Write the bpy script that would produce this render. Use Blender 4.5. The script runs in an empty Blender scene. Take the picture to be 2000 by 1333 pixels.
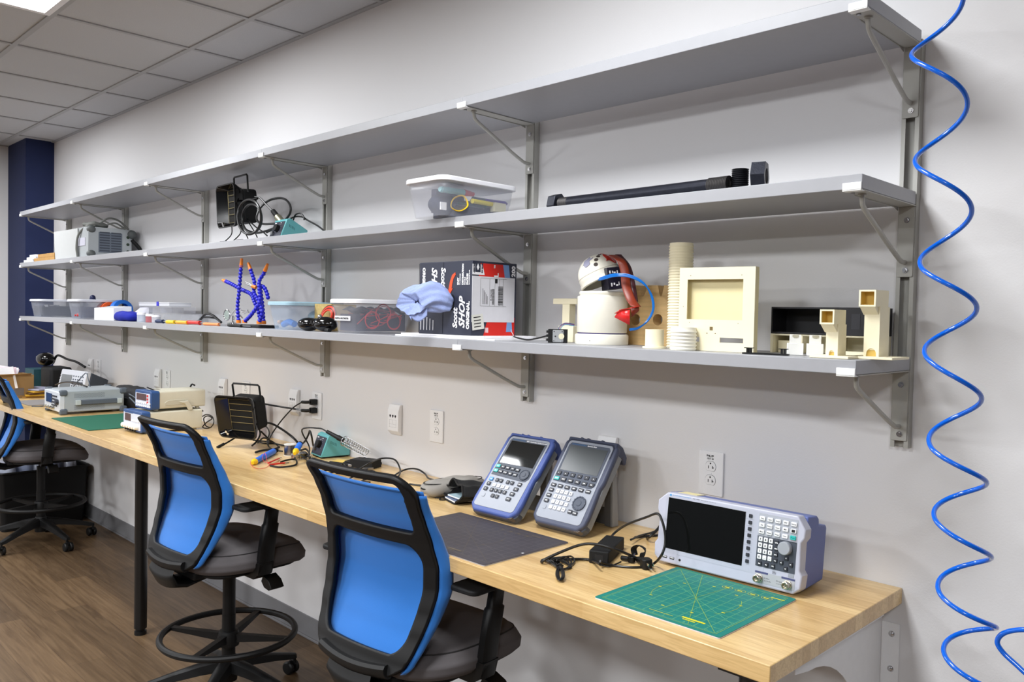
import bpy, bmesh, math, random
from mathutils import Matrix, Vector
random.seed(7)
PI = math.pi
S = bpy.context.scene
COL = S.collection

# ------------------------------------------------------------------ camera
CAM = Vector((0.8310, -2.0524, 1.5329))
YAW, PIT, ROL, FPX = 0.7844, -0.0307, 0.0212, 1608.28
_f = Vector((-math.sin(YAW)*math.cos(PIT), math.cos(YAW)*math.cos(PIT), math.sin(PIT)))
_r = Vector((math.cos(YAW), math.sin(YAW), 0)); _u = _r.cross(_f)
RT = _r*math.cos(ROL) + _u*math.sin(ROL)
UP = -_r*math.sin(ROL) + _u*math.cos(ROL)
cd = bpy.data.cameras.new('camera'); cam = bpy.data.objects.new('camera', cd); COL.objects.link(cam)
cd.sensor_width = 36; cd.lens = FPX*36/2000; cd.clip_start = .05; cd.clip_end = 60
cam.matrix_world = Matrix(((RT.x, UP.x, -_f.x, CAM.x), (RT.y, UP.y, -_f.y, CAM.y), (RT.z, UP.z, -_f.z, CAM.z), (0, 0, 0, 1)))
S.camera = cam

# ------------------------------------------------------------------ view, world
S.view_settings.view_transform = 'Standard'; S.view_settings.look = 'None'
S.view_settings.gamma = 1; S.view_settings.use_curve_mapping = False
S.view_settings.exposure = 0.34
w = bpy.data.worlds.new('world'); S.world = w; w.use_nodes = True
w.node_tree.nodes['Background'].inputs[0].default_value = (.8, .85, 1, 1)
w.node_tree.nodes['Background'].inputs[1].default_value = .3

# room measurements (metres)
ZC = 2.824            # ceiling
DT = 0.9013           # worktop height
DTH = 0.038
XR, XL = 0.1223, -6.32
YD = -0.6547
SH = [2.1838, 1.8116, 1.4246]   # undersides of the three shelf rows
ST = 0.0304
SD = 0.336
KX = 0.13
SP = 1.2345
NN = [0, 1, 2.0322, 3.0331, 3.9944, 4.9114]
S2 = SH[1]+ST
S3 = SH[2]+ST
Z2, Z3 = S2, S3

LAMP_W = 35
LAMP_COL = (.95, .975, 1.0)
LAMPS = [(x, y) for y in (-1.213, -3.65, -6.1) for x in (-5.36, -2.92, -0.48, 1.96) if not (x > 1 and y > -2)]

# ------------------------------------------------------------------ helpers
def at(px, py, ax, val):
    d = _f + RT*((px-1000)/FPX) - UP*((py-666.5)/FPX)
    t = (val-CAM[ax])/d[ax]
    return CAM + d*t
def D(px, py, h=0): return at(px, py, 2, DT+h)
def Y(px, py, y): return at(px, py, 1, y)
def F(px, py): return at(px, py, 2, 0)

MATS = {}
def lin(c):
    if isinstance(c, str): c = tuple(int(c[i:i+2], 16) for i in (0, 2, 4))
    return tuple(((v/255/12.92) if v/255 <= .04045 else ((v/255+.055)/1.055)**2.4) for v in c)
def mat(name, c, rough=.5, metal=0, noise=0, nscale=40, bump=0, bscale=300, alpha=1, coat=0, emis=0, trans=0, spec=None, sheen=0):
    if name in MATS: return MATS[name]
    m = bpy.data.materials.new(name); m.use_nodes = True; MATS[name] = m
    nt = m.node_tree; p = nt.nodes['Principled BSDF']; L = nt.links
    col = lin(c)+(1,)
    p.inputs['Base Color'].default_value = col
    p.inputs['Roughness'].default_value = rough; p.inputs['Metallic'].default_value = metal
    p.inputs['Alpha'].default_value = alpha
    p.inputs['Coat Weight'].default_value = coat
    p.inputs['Transmission Weight'].default_value = trans
    if spec is not None: p.inputs['Specular IOR Level'].default_value = spec
    if sheen: p.inputs['Sheen Weight'].default_value = sheen
    if emis:
        p.inputs['Emission Color'].default_value = col; p.inputs['Emission Strength'].default_value = emis
    tc = nt.nodes.new('ShaderNodeTexCoord')
    n = nt.nodes.new('ShaderNodeTexNoise'); n.inputs['Scale'].default_value = nscale; n.inputs['Detail'].default_value = 4
    L.new(tc.outputs['Object'], n.inputs['Vector'])
    amt = noise if noise else .04
    mx = nt.nodes.new('ShaderNodeMix'); mx.data_type = 'RGBA'
    mx.inputs[6].default_value = tuple(v*(1-amt) for v in col[:3])+(1,)
    mx.inputs[7].default_value = tuple(min(1, v*(1+amt)) for v in col[:3])+(1,)
    L.new(n.outputs[0], mx.inputs[0]); L.new(mx.outputs[2], p.inputs['Base Color'])
    if bump:
        n2 = nt.nodes.new('ShaderNodeTexNoise'); n2.inputs['Scale'].default_value = bscale
        b = nt.nodes.new('ShaderNodeBump'); b.inputs['Strength'].default_value = bump; b.inputs['Distance'].default_value = .002
        L.new(tc.outputs['Object'], n2.inputs['Vector']); L.new(n2.outputs[0], b.inputs['Height']); L.new(b.outputs[0], p.inputs['Normal'])
    return m

def rrect(w_, h, r, n=5, cx=0, cy=0):
    r = min(r, w_/2-1e-5, h/2-1e-5); P = []
    for (sx, sy, a0) in ((1, -1, -90), (1, 1, 0), (-1, 1, 90), (-1, -1, 180)):
        for i in range(n+1):
            a = math.radians(a0+90*i/n)
            P.append((cx+sx*(w_/2-r)+r*math.cos(a), cy+sy*(h/2-r)+r*math.sin(a)))
    return P
def catmull(pts, res=6, closed=False):
    P = [Vector(p) for p in pts]; n = len(P)
    if n < 3 and not closed: return P
    out = []
    rng = range(n if closed else n-1)
    for i in rng:
        if closed: p0, p1, p2, p3 = P[i-1], P[i], P[(i+1) % n], P[(i+2) % n]
        else:
            p1, p2 = P[i], P[i+1]
            p0 = P[i-1] if i > 0 else p1*2-p2
            p3 = P[i+2] if i+2 < n else p2*2-p1
        for k in range(res):
            t = k/res
            out.append(.5*((2*p1)+(p2-p0)*t+(2*p0-5*p1+4*p2-p3)*t*t+(3*p1-p0-3*p2+p3)*t*t*t))
    if not closed: out.append(P[-1])
    return out

class MB:
    def __init__(s): s.v = []; s.f = []; s.m = []; s.sm = []; s.T = Matrix()
    def add(s, V, Fc, mi=0, sm=False):
        b = len(s.v)
        s.v += [tuple(s.T @ Vector(p)) for p in V]
        for q in Fc: s.f.append(tuple(b+i for i in q)); s.m.append(mi); s.sm.append(sm)
        return s
    def box(s, x0, y0, z0, x1, y1, z1, mi=0):
        V = [(x0, y0, z0), (x1, y0, z0), (x1, y1, z0), (x0, y1, z0), (x0, y0, z1), (x1, y0, z1), (x1, y1, z1), (x0, y1, z1)]
        return s.add(V, [(0, 3, 2, 1), (4, 5, 6, 7), (0, 1, 5, 4), (1, 2, 6, 5), (2, 3, 7, 6), (3, 0, 4, 7)], mi)
    def cbox(s, cx, cy, cz, sx, sy, sz, mi=0): return s.box(cx-sx/2, cy-sy/2, cz-sz/2, cx+sx/2, cy+sy/2, cz+sz/2, mi)
    def prism(s, poly, d0, d1, axis='z', mi=0, poly2=None, sm=False):
        n = len(poly); poly2 = poly2 or poly
        def c(p, d): return {'z': (p[0], p[1], d), 'y': (p[0], d, p[1]), 'x': (d, p[0], p[1])}[axis]
        V = [c(p, d0) for p in poly]+[c(p, d1) for p in poly2]
        s.add(V, [tuple(range(n)), tuple(range(2*n-1, n-1, -1))], mi)
        return s.add(V, [(i, (i+1) % n, n+(i+1) % n, n+i) for i in range(n)], mi, sm)
    def cyl(s, p0, p1, r0, r1=None, n=16, mi=0, cap=True, sm=True):
        r1 = r0 if r1 is None else r1
        p0, p1 = Vector(p0), Vector(p1); d = (p1-p0).normalized()
        a = d.orthogonal().normalized(); b = d.cross(a); V = []
        for p, r in ((p0, r0), (p1, r1)):
            for i in range(n):
                t = 2*PI*i/n; V.append(p+a*(r*math.cos(t))+b*(r*math.sin(t)))
        s.add(V, [(i, (i+1) % n, n+(i+1) % n, n+i) for i in range(n)], mi, sm)
        if cap: s.add(V, [tuple(range(n)), tuple(range(2*n-1, n-1, -1))], mi)
        return s
    def lathe(s, prof, mi=0, n=32, c=(0, 0, 0), sm=True, axis='z', cap=True):
        V = []
        for r, z in prof:
            for i in range(n):
                t = 2*PI*i/n; q = (r*math.cos(t), r*math.sin(t), z)
                if axis == 'y': q = (q[0], z, q[1])
                if axis == 'x': q = (z, q[0], q[1])
                V.append((q[0]+c[0], q[1]+c[1], q[2]+c[2]))
        k = len(prof)
        Fc = [(j*n+i, j*n+(i+1) % n, (j+1)*n+(i+1) % n, (j+1)*n+i) for j in range(k-1) for i in range(n)]
        s.add(V, Fc, mi, sm)
        if cap: s.add(V, [tuple(range(n)), tuple(range((k-1)*n, k*n))], mi)
        return s
    def tube(s, pts, r, mi=0, n=8, res=6, closed=False, flat=None, radii=None):
        P = catmull(pts, res, closed) if res > 1 else [Vector(p) for p in pts]
        Q = [P[0]]
        for p in P[1:]:
            if (p-Q[-1]).length > 1e-5: Q.append(p)
        P = Q; k = len(P)
        V = []; nrm = None
        for i, p in enumerate(P):
            a = P[i-1] if (i > 0 or closed) else P[i]
            b = P[(i+1) % k] if (i < k-1 or closed) else P[i]
            d = (b-a).normalized()
            if nrm is None: nrm = d.orthogonal().normalized()
            nrm = (nrm-d*nrm.dot(d))
            nrm = nrm.normalized() if nrm.length > 1e-6 else d.orthogonal().normalized()
            bn = d.cross(nrm)
            rr = r if radii is None else r*radii(i/(k-1))
            for j in range(n):
                t = 2*PI*j/n; V.append(p+nrm*(rr*math.cos(t))+bn*(rr*math.sin(t)*(flat or 1)))
        m = k if closed else k-1
        s.add(V, [(i*n+j, i*n+(j+1) % n, ((i+1) % k)*n+(j+1) % n, ((i+1) % k)*n+j) for i in range(m) for j in range(n)], mi, True)
        if not closed: s.add(V, [tuple(range(n)), tuple(range((k-1)*n, k*n))], mi)
        return s
    def ball(s, c, r, mi=0, sc=(1, 1, 1), n=20, m=12, t0=0, t1=PI):
        V = []
        for j in range(m+1):
            t = t0+(t1-t0)*j/m
            for i in range(n):
                a = 2*PI*i/n
                V.append((c[0]+r*sc[0]*math.sin(t)*math.cos(a), c[1]+r*sc[1]*math.sin(t)*math.sin(a), c[2]+r*sc[2]*math.cos(t)))
        return s.add(V, [(j*n+i, j*n+(i+1) % n, (j+1)*n+(i+1) % n, (j+1)*n+i) for j in range(m) for i in range(n)], mi, True)
    def grid(s, fn, nu, nv, mi=0, sm=True):
        V = [fn(i/nu, j/nv) for j in range(nv+1) for i in range(nu+1)]
        return s.add(V, [(j*(nu+1)+i, j*(nu+1)+i+1, (j+1)*(nu+1)+i+1, (j+1)*(nu+1)+i) for j in range(nv) for i in range(nu)], mi, sm)
    def fill(s, loops, d0, d1, axis='y', mi=0):
        cu = bpy.data.curves.new('c', 'CURVE'); cu.dimensions = '2D'; cu.fill_mode = 'BOTH'; cu.extrude = .5
        for lp_ in loops:
            sp_ = cu.splines.new('POLY'); sp_.points.add(len(lp_)-1); sp_.use_cyclic_u = True
            for q_, p_ in zip(sp_.points, lp_): q_.co = (p_[0]*10, p_[1]*10, 0, 1)
        o = bpy.data.objects.new('c', cu); COL.objects.link(o)
        dg = bpy.context.evaluated_depsgraph_get(); me = bpy.data.meshes.new_from_object(o.evaluated_get(dg))
        def c(v):
            d = d0+(d1-d0)*(v.z+.5); a_, b_ = v.x/10, v.y/10
            return {'z': (a_, b_, d), 'y': (a_, d, b_), 'x': (d, a_, b_)}[axis]
        s.add([c(v.co) for v in me.vertices], [tuple(p.vertices) for p in me.polygons], mi, True)
        bpy.data.objects.remove(o); bpy.data.curves.remove(cu); bpy.data.meshes.remove(me)
        return s
    def text(s, t, size, M, mi=0, bold=0, align='LEFT', sx=1, shear=0):
        cu = bpy.data.curves.new('t', 'FONT'); cu.body = t; cu.size = size; cu.offset = bold; cu.align_x = align; cu.shear = shear
        cu.resolution_u = 2
        o = bpy.data.objects.new('t', cu); COL.objects.link(o)
        dg = bpy.context.evaluated_depsgraph_get(); me = bpy.data.meshes.new_from_object(o.evaluated_get(dg))
        V = [M @ Vector((v.co.x*sx, v.co.y, v.co.z)) for v in me.vertices]
        s.add(V, [tuple(p.vertices) for p in me.polygons], mi)
        bpy.data.objects.remove(o); bpy.data.curves.remove(cu); bpy.data.meshes.remove(me)
        return s
    def build(s, name, mats, parent=None, bevel=0, seg=2, loc=None, solid=0, subsurf=0, ang=35, recalc=True):
        if not isinstance(mats, (list, tuple)): mats = [mats]
        me = bpy.data.meshes.new(name)
        off = Vector((0, 0, 0))
        if parent is None and loc is None and s.v:
            xs, ys, zs = zip(*s.v); off = Vector(((min(xs)+max(xs))/2, (min(ys)+max(ys))/2, min(zs)))
        elif parent is None: off = Vector(loc)
        me.from_pydata([tuple(Vector(p)-off) for p in s.v], [], s.f)
        for m_ in mats: me.materials.append(m_)
        for p, mi, sm in zip(me.polygons, s.m, s.sm): p.material_index = mi
        bm = bmesh.new(); bm.from_mesh(me)
        bmesh.ops.remove_doubles(bm, verts=bm.verts, dist=1e-6)
        if recalc: bmesh.ops.recalc_face_normals(bm, faces=bm.faces)
        bm.to_mesh(me); bm.free()
        me.shade_smooth(); me.set_sharp_from_angle(angle=math.radians(ang))
        o = bpy.data.objects.new(name, me); COL.objects.link(o); o.location = off
        if parent: o.parent = parent; o.location = (0, 0, 0)
        if solid:
            md = o.modifiers.new('s', 'SOLIDIFY'); md.thickness = solid; md.offset = 0
        if subsurf:
            md = o.modifiers.new('u', 'SUBSURF'); md.levels = subsurf; md.render_levels = subsurf
        if bevel:
            md = o.modifiers.new('b', 'BEVEL'); md.width = bevel; md.segments = seg; md.limit_method = 'ANGLE'; md.angle_limit = math.radians(40)
        return o

def tag(o, label, cat, group=None):
    o['label'] = label; o['category'] = cat
    if group: o['group'] = group
    return o
def thing(name, label, cat, loc, rz=0, group=None, rx=0):
    o = bpy.data.objects.new(name, None); COL.objects.link(o); o.empty_display_size = .05
    o.location = loc; o.rotation_euler = (rx, 0, rz)
    return tag(o, label, cat, group)
def struct(o): o['kind'] = 'structure'; return o
def kids(o): return [c for c in bpy.data.objects if c.parent == o]
def copy_tree(o, parent=None):
    c = o.copy(); COL.objects.link(c)
    if parent: c.parent = parent
    for ch in kids(o): copy_tree(ch, c)
    return c
def lbl(o, t): o['label'] = t; return o
def face_y(x, y, z): # text facing -y
    return Matrix.Translation((x, y, z)) @ Matrix.Rotation(PI/2, 4, 'X')
def face_x(x, y, z): # text facing +x, reading along +y
    return Matrix.Translation((x, y, z)) @ Matrix.Rotation(PI/2, 4, 'Z') @ Matrix.Rotation(PI/2, 4, 'X')

# ------------------------------------------------------------------ materials
def wall_mat():
    return mat('white_paint', (222, 221, 222), .75, noise=.012, nscale=3, bump=.12, bscale=260)
M_WALL = wall_mat()
M_BLUEWALL = mat('navy_paint', (6, 26, 72), .7, bump=.1, bscale=260)
M_BASE = mat('grey_rubber_base', (118, 118, 121), .55)
M_BLACK = mat('black_plastic', (10, 10, 11), .5, spec=.35)
M_BLACKMATT = mat('matt_black_plastic', (16, 16, 17), .7, spec=.35)
M_GLOSSBLK = mat('gloss_black', (8, 8, 9), .12)
M_BLKSTEEL = mat('black_painted_steel', (12, 12, 13), .3)
M_RUB = mat('black_rubber_cable', (13, 13, 14), .38)
M_WHITEP = mat('white_plastic', (235, 235, 236), .4)
M_OFFW = mat('warm_white_plastic', (226, 224, 218), .45)
M_CREAM = mat('cream_printed_plastic', (246, 237, 205), .5, noise=.02, bump=.08, bscale=900)
M_CHROME = mat('chrome', (210, 210, 212), .18, metal=1)
M_STEEL = mat('brushed_steel', (165, 165, 168), .35, metal=1)
M_SHELF = mat('grey_laminate', (162, 163, 168), .42)
M_BRKT = mat('grey_beige_painted_steel', (172, 171, 165), .45)
M_CLIP = mat('white_painted_lip', (238, 238, 236), .4)
M_DARKSLOT = mat('slot_shadow_grey', (120, 119, 114), .6)
M_BLUEFAB = mat('blue_mesh_fabric', (32, 112, 196), .85, noise=.12, nscale=900, bump=.35, bscale=1500, sheen=.2)
M_SEAT = mat('charcoal_seat_fabric', (94, 90, 92), .85, noise=.1, nscale=700, bump=.3, bscale=1200)
M_NAVYP = mat('blue_rubber_shell', (72, 92, 158), .5)
M_SLATE = mat('slate_rubber_shell', (70, 76, 98), .5)
M_SLATED = mat('dark_slate_plastic', (66, 72, 84), .5)
M_SILV = mat('silver_grey_plastic', (152, 157, 168), .4)
M_KEY = mat('dark_key', (40, 43, 52), .45)
M_KEYW = mat('white_key', (232, 233, 236), .4)
M_TEAL = mat('teal_key', (42, 178, 172), .4)
M_BLUEKEY = mat('blue_key', (52, 140, 210), .4)
M_SCREEN = mat('dark_display_glass', (14, 15, 15), .06)
M_SCREEN2 = mat('semi_gloss_display_glass', (58, 64, 68), .3, spec=.8)
M_INK = mat('black_ink', (20, 20, 22), .6)
M_INKW = mat('white_ink', (238, 238, 240), .6)
M_TUB = mat('frosted_clear_plastic', (212, 215, 228), .25, alpha=.16)
M_CLEAR = mat('clear_plastic', (225, 228, 235), .15, alpha=.22)
M_LIDW = mat('white_tub_lid', (244, 244, 248), .4)
M_LIDB = mat('pale_blue_lid', (178, 214, 232), .35, alpha=.8)
M_GMAT = mat('green_mat_vinyl', (22, 122, 112), .5, noise=.08, nscale=18)
M_GMAT2 = mat('dark_green_mat_vinyl', (18, 100, 76), .55, noise=.05, nscale=15)
M_YLINE = mat('yellow_green_print', (150, 178, 60), .6)
M_YLINE2 = mat('bright_yellow_print', (214, 208, 40), .6)
M_DMAT = mat('black_mat_vinyl', (66, 62, 68), .5, noise=.18, nscale=22)
M_DLINE = mat('faint_grey_print', (108, 104, 106), .6)
M_TEALBOX = mat('teal_enamel', (98, 172, 176), .4)
M_RED = mat('red_plastic', (205, 34, 26), .4)
M_REDW = mat('red_wire', (210, 48, 50), .4)
M_YEL = mat('yellow_plastic', (240, 196, 20), .4)
M_BLUEP = mat('bright_blue_plastic', (30, 112, 226), .35)
M_ROYAL = mat('royal_blue_plastic', (26, 30, 190), .4)
M_ORG = mat('orange_plastic', (236, 130, 30), .4)
M_BEIGE = mat('beige_instrument_case', (206, 202, 184), .5)
M_PSUB = mat('instrument_blue', (42, 76, 128), .45)
M_CARD = mat('brown_cardboard', (150, 118, 74), .85, noise=.05)
M_GREYCASE = mat('grey_instrument_case', (158, 165, 170), .5)
M_DGREY = mat('dark_grey_bumper', (84, 92, 102), .6)
M_CLOTH = mat('pale_blue_shop_towel', (160, 176, 226), .9, bump=.5, bscale=240)
M_HOSE = mat('blue_polyurethane', (0, 98, 216), .16, coat=.6)
M_WOODRAW = mat('raw_pine', (196, 158, 100), .7, noise=.15, nscale=30)
M_CABBLK = mat('cable_black_gloss', (14, 14, 15), .3)

def butcher():
    m = bpy.data.materials.new('butcher_block_maple'); m.use_nodes = True; nt = m.node_tree; L = nt.links
    p = nt.nodes['Principled BSDF']; tc = nt.nodes.new('ShaderNodeTexCoord')
    def brick(off, sc, seedx):
        mp = nt.nodes.new('ShaderNodeMapping'); mp.inputs['Location'].default_value = off
        L.new(tc.outputs['Object'], mp.inputs[0])
        b = nt.nodes.new('ShaderNodeTexBrick'); b.inputs['Scale'].default_value = 1
        b.inputs['Brick Width'].default_value = sc[0]; b.inputs['Row Height'].default_value = sc[1]
        b.inputs['Mortar Size'].default_value = 0.0; b.inputs['Mortar Smooth'].default_value = 0
        b.offset = .37; b.offset_frequency = 2; b.squash = 1.25; b.squash_frequency = 3
        L.new(mp.outputs[0], b.inputs['Vector']); return b
    b1 = brick((seedless := 0.113, .021, 0), (.46, .036), 0)
    b1.inputs['Color1'].default_value = lin((238, 209, 154))+(1,); b1.inputs['Color2'].default_value = lin((216, 182, 126))+(1,)
    b1.inputs['Mortar'].default_value = lin((210, 178, 126))+(1,)
    mp = nt.nodes.new('ShaderNodeMapping'); mp.inputs['Scale'].default_value = (3, 38, 38); L.new(tc.outputs['Object'], mp.inputs[0])
    n = nt.nodes.new('ShaderNodeTexNoise'); n.inputs['Scale'].default_value = 3.2; n.inputs['Detail'].default_value = 8; n.inputs['Distortion'].default_value = 1.2
    L.new(mp.outputs[0], n.inputs['Vector'])
    cr = nt.nodes.new('ShaderNodeValToRGB'); cr.color_ramp.elements[0].position = .3; cr.color_ramp.elements[0].color = (.72, .64, .52, 1)
    cr.color_ramp.elements[1].position = .62; cr.color_ramp.elements[1].color = (1, 1, 1, 1)
    L.new(n.outputs[0], cr.inputs[0])
    mx = nt.nodes.new('ShaderNodeMix'); mx.data_type = 'RGBA'; mx.blend_type = 'MULTIPLY'; mx.inputs[0].default_value = .7
    L.new(b1.outputs[0], mx.inputs[6]); L.new(cr.outputs[0], mx.inputs[7])
    n3 = nt.nodes.new('ShaderNodeTexNoise'); n3.inputs['Scale'].default_value = 2.5; L.new(tc.outputs['Object'], n3.inputs['Vector'])
    mx2 = nt.nodes.new('ShaderNodeMix'); mx2.data_type = 'RGBA'; mx2.blend_type = 'MULTIPLY'
    mx2.inputs[7].default_value = (.93, .86, .76, 1)
    L.new(n3.outputs[0], mx2.inputs[0]); L.new(mx.outputs[2], mx2.inputs[6]); L.new(mx2.outputs[2], p.inputs['Base Color'])
    p.inputs['Roughness'].default_value = .3; p.inputs['Coat Weight'].default_value = .25; p.inputs['Coat Roughness'].default_value = .2
    return m
M_BUTCH = butcher()

def planks():
    m = bpy.data.materials.new('vinyl_oak_planks'); m.use_nodes = True; nt = m.node_tree; L = nt.links
    p = nt.nodes['Principled BSDF']; tc = nt.nodes.new('ShaderNodeTexCoord')
    b = nt.nodes.new('ShaderNodeTexBrick'); b.inputs['Scale'].default_value = 1
    b.inputs['Brick Width'].default_value = 1.22; b.inputs['Row Height'].default_value = .152; b.inputs['Mortar Size'].default_value = .0012
    b.offset = .4; b.inputs['Color1'].default_value = lin((114, 93, 68))+(1,); b.inputs['Color2'].default_value = lin((93, 75, 54))+(1,)
    b.inputs['Mortar'].default_value = lin((84, 65, 48))+(1,)
    L.new(tc.outputs['Object'], b.inputs['Vector'])
    mp = nt.nodes.new('ShaderNodeMapping'); mp.inputs['Scale'].default_value = (.9, 15, 1); L.new(tc.outputs['Object'], mp.inputs[0])
    n = nt.nodes.new('ShaderNodeTexNoise'); n.inputs['Scale'].default_value = 2.4; n.inputs['Detail'].default_value = 9; n.inputs['Distortion'].default_value = 1.6
    L.new(mp.outputs[0], n.inputs['Vector'])
    cr = nt.nodes.new('ShaderNodeValToRGB'); cr.color_ramp.elements[0].position = .33; cr.color_ramp.elements[0].color = (.52, .45, .38, 1)
    cr.color_ramp.elements[1].position = .66; cr.color_ramp.elements[1].color = (1.05, 1.02, 1, 1); L.new(n.outputs[0], cr.inputs[0])
    mx = nt.nodes.new('ShaderNodeMix'); mx.data_type = 'RGBA'; mx.blend_type = 'MULTIPLY'; mx.inputs[0].default_value = .85
    L.new(b.outputs[0], mx.inputs[6]); L.new(cr.outputs[0], mx.inputs[7]); L.new(mx.outputs[2], p.inputs['Base Color'])
    p.inputs['Roughness'].default_value = .42
    return m
def tilemat():
    m = mat('ceiling_tile_fissured', (188, 189, 192), .9, noise=.05, nscale=160, bump=.5, bscale=200)
    return m
M_TILE = tilemat()
M_GRIDBAR = mat('ceiling_grid_bar', (166, 166, 168), .6)

# ------------------------------------------------------------------ room shell
X0, X1, Y0 = -6.85, 4.2, -7.9
b = MB().box(X0, Y0, -.1, X1, .15, 0); struct(b.build('floor', planks(), loc=(0, 0, 0)))
b = MB().box(X0, 0, 0, X1, .15, ZC+.3); struct(b.build('wall_back', M_WALL))
b = MB().box(X0-.15, Y0, 0, X0, .15, ZC+.3); struct(b.build('wall_left', M_WALL))
b = MB().box(X1, Y0, 0, X1+.15, .15, ZC+.3); struct(b.build('wall_right', mat('grey_blue_paint', (58, 60, 66), .8)))
b = MB().box(X0, Y0-.15, 0, X1, Y0, ZC+.3); struct(b.build('wall_front', mat('grey_blue_paint', (58, 60, 66), .8)))
b = MB().box(X0+.002, -.2, 0, -6.36, -.0, ZC+.01); struct(b.build('wall_column', M_BLUEWALL))
TS = .6096; XO = -2.6161; YM = -.2843
b = MB().box(X0, Y0, ZC, X1, .15, ZC+.05)
struct(b.build('ceiling', M_TILE))
b = MB()
k = -8
xs = [XO+TS*i for i in range(-7, 12) if X0 < XO+TS*i < X1]
ys = [YM-TS*1.0144*i for i in range(0, 13) if YM-TS*1.0144*i > Y0]
for x in xs: b.box(x-.012, Y0, ZC-.006, x+.012, 0, ZC+.001)
for y in ys: b.box(X0, y-.012, ZC-.0062, X1, y+.012, ZC+.001)
b.box(X0, -.022, ZC-.0061, X1, 0, ZC+.001); b.box(X0, Y0, ZC-.0061, X0+.022, 0, ZC+.001)
struct(b.build('trim_1', M_GRIDBAR))
b = MB().box(-6.36, -.006, 0, X1, 0, .105).box(-6.36, -.014, 0, X1, 0, .012); struct(b.build('baseboard_back', M_BASE, bevel=.002))
b = MB().box(X0, -.208, 0, -6.352, -.2, .105).box(-6.36, -.208, 0, -6.352, -.006, .105); struct(b.build('baseboard_column', M_BASE))
b = MB().box(X0, Y0, 0, X0+.008, -.208, .105); struct(b.build('baseboard_left', M_BASE))

# ------------------------------------------------------------------ ceiling lamps
M_DIFF = mat('lit_lamp_diffuser', (255, 255, 255), .5, emis=5)
M_LFR = mat('lamp_frame_white', (235, 235, 238), .4)
lampn = 0
def lamp(x, y, label):
    fw = .8 if y > -2 else 1.45
    t = thing('ceiling_light', label, 'light', (x, y, ZC-.006), group='square ceiling light panels')
    h = TS/2-.012
    fr = MB()
    for (a, c_, e, f_) in ((-h, -h, h, -h+.025), (-h, h-.025, h, h), (-h, -h+.025, -h+.025, h-.025), (h-.025, -h+.025, h, h-.025)):
        fr.box(a, c_, -.012, e, f_, -.001)
    fr.build('frame', M_LFR, t)
    MB().box(-h+.025, -h+.025, -.006, h-.025, h-.025, -.002).build('diffuser', M_DIFF, t)
    ld = bpy.data.lights.new('lamp_light', 'AREA'); ld.shape = 'SQUARE'; ld.size = .54; ld.energy = LAMP_W*fw; ld.color = LAMP_COL
    lo = bpy.data.objects.new('lamp_light', ld); COL.objects.link(lo); lo.parent = t; lo.location = (0, 0, -.014)
for (x, y) in LAMPS:
    seen = abs(x+2.92) < .01 and abs(y+1.213) < .01
    lamp(x, y, 'lit square panel light in the ceiling grid above the worktop' if seen else 'lit square panel light in the ceiling outside the picture')

# ------------------------------------------------------------------ uprights, brackets, shelf boards
ordn = ['rightmost', 'second from the right', 'third from the right', 'fourth from the right', 'fifth from the right', 'leftmost']
def xc(n): return KX-.02-NN[n]*SP
HB, HT = 1.2397, SH[0]+.012
for n in range(6):
    t = thing('shelf_upright', 'grey steel slotted wall upright, %s of the six under the shelves' % ordn[n], 'shelf upright', (xc(n), 0, HB), group='wall uprights of the shelving')
    H = HT-HB
    C_ = [(-.02, -.0005), (.02, -.0005), (.02, -.0244), (.0105, -.0244), (.0105, -.0224), (.0178, -.0224), (.0178, -.004), (-.0178, -.004), (-.0178, -.0224), (-.0105, -.0224), (-.0105, -.0244), (-.02, -.0244)]
    b = MB().prism(C_, 0, H, 'z')
    b.build('channel', M_BRKT, t)

def make_bracket():
    t = thing('shelf_bracket', '', 'bracket', (0, 0, 0), group='steel shelf brackets')
    b = MB().box(-.02, -.332, -.0032, .02, -.027, -.0005)
    b.prism([(-.285, -.0032), (-.03, -.0032), (-.03, -.012), (-.055, -.006), (-.27, -.006)], -.02, -.0185, 'x')
    b.build('bracket_arm', M_BRKT, t, bevel=.0006, seg=1)
    b = MB().prism(rrect(.036, .165, .003, cx=0, cy=-.0855), -.0285, -.025, 'y'); b.build('back_plate', M_BRKT, t, bevel=.0008, seg=1)
    b = MB().box(-.02, -.3405, -.0032, .02, -.3365, .0135).box(-.02, -.3405, -.0045, .02, -.322, -.0005); b.build('front_lip', M_CLIP, t, bevel=.001)
    b = MB().tube([(0, -.285, -.004), (0, -.284, -.018), (0, -.272, -.034), (0, -.20, -.068), (0, -.115, -.107), (0, -.06, -.130), (0, -.045, -.133), (0, -.027, -.134)], .0055, n=10, res=5)
    b.cyl((0, -.285, -.003), (0, -.285, -.007), .009, n=14); b.build('strut', M_BRKT, t)
    for z in (-.035, -.152):
        b = MB().cyl((.002, -.0285, z), (.002, -.0315, z), .0065, n=16).cyl((.002, -.0315, z), (.002, -.034, z), .0045, .004, n=6)
        b.build('screw', M_CHROME, t)
    b = MB().cyl((-.008, -.315, -.004), (-.008, -.315, -.0068), .005, n=12); b.build('screw', M_STEEL, t)
    return t
proto = make_bracket()
rows = ['top', 'middle', 'bottom']
first = True
for r in range(3):
    for n in range(6):
        o = proto if first else copy_tree(proto); first = False
        o.location = (xc(n), 0, SH[r])
        o['label'] = 'grey bracket with bent strut, %s shelf row, %s of six' % (rows[r], ordn[n])
bays = ['right-end', 'second from right', 'middle', 'second from left', 'left-end']
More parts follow.
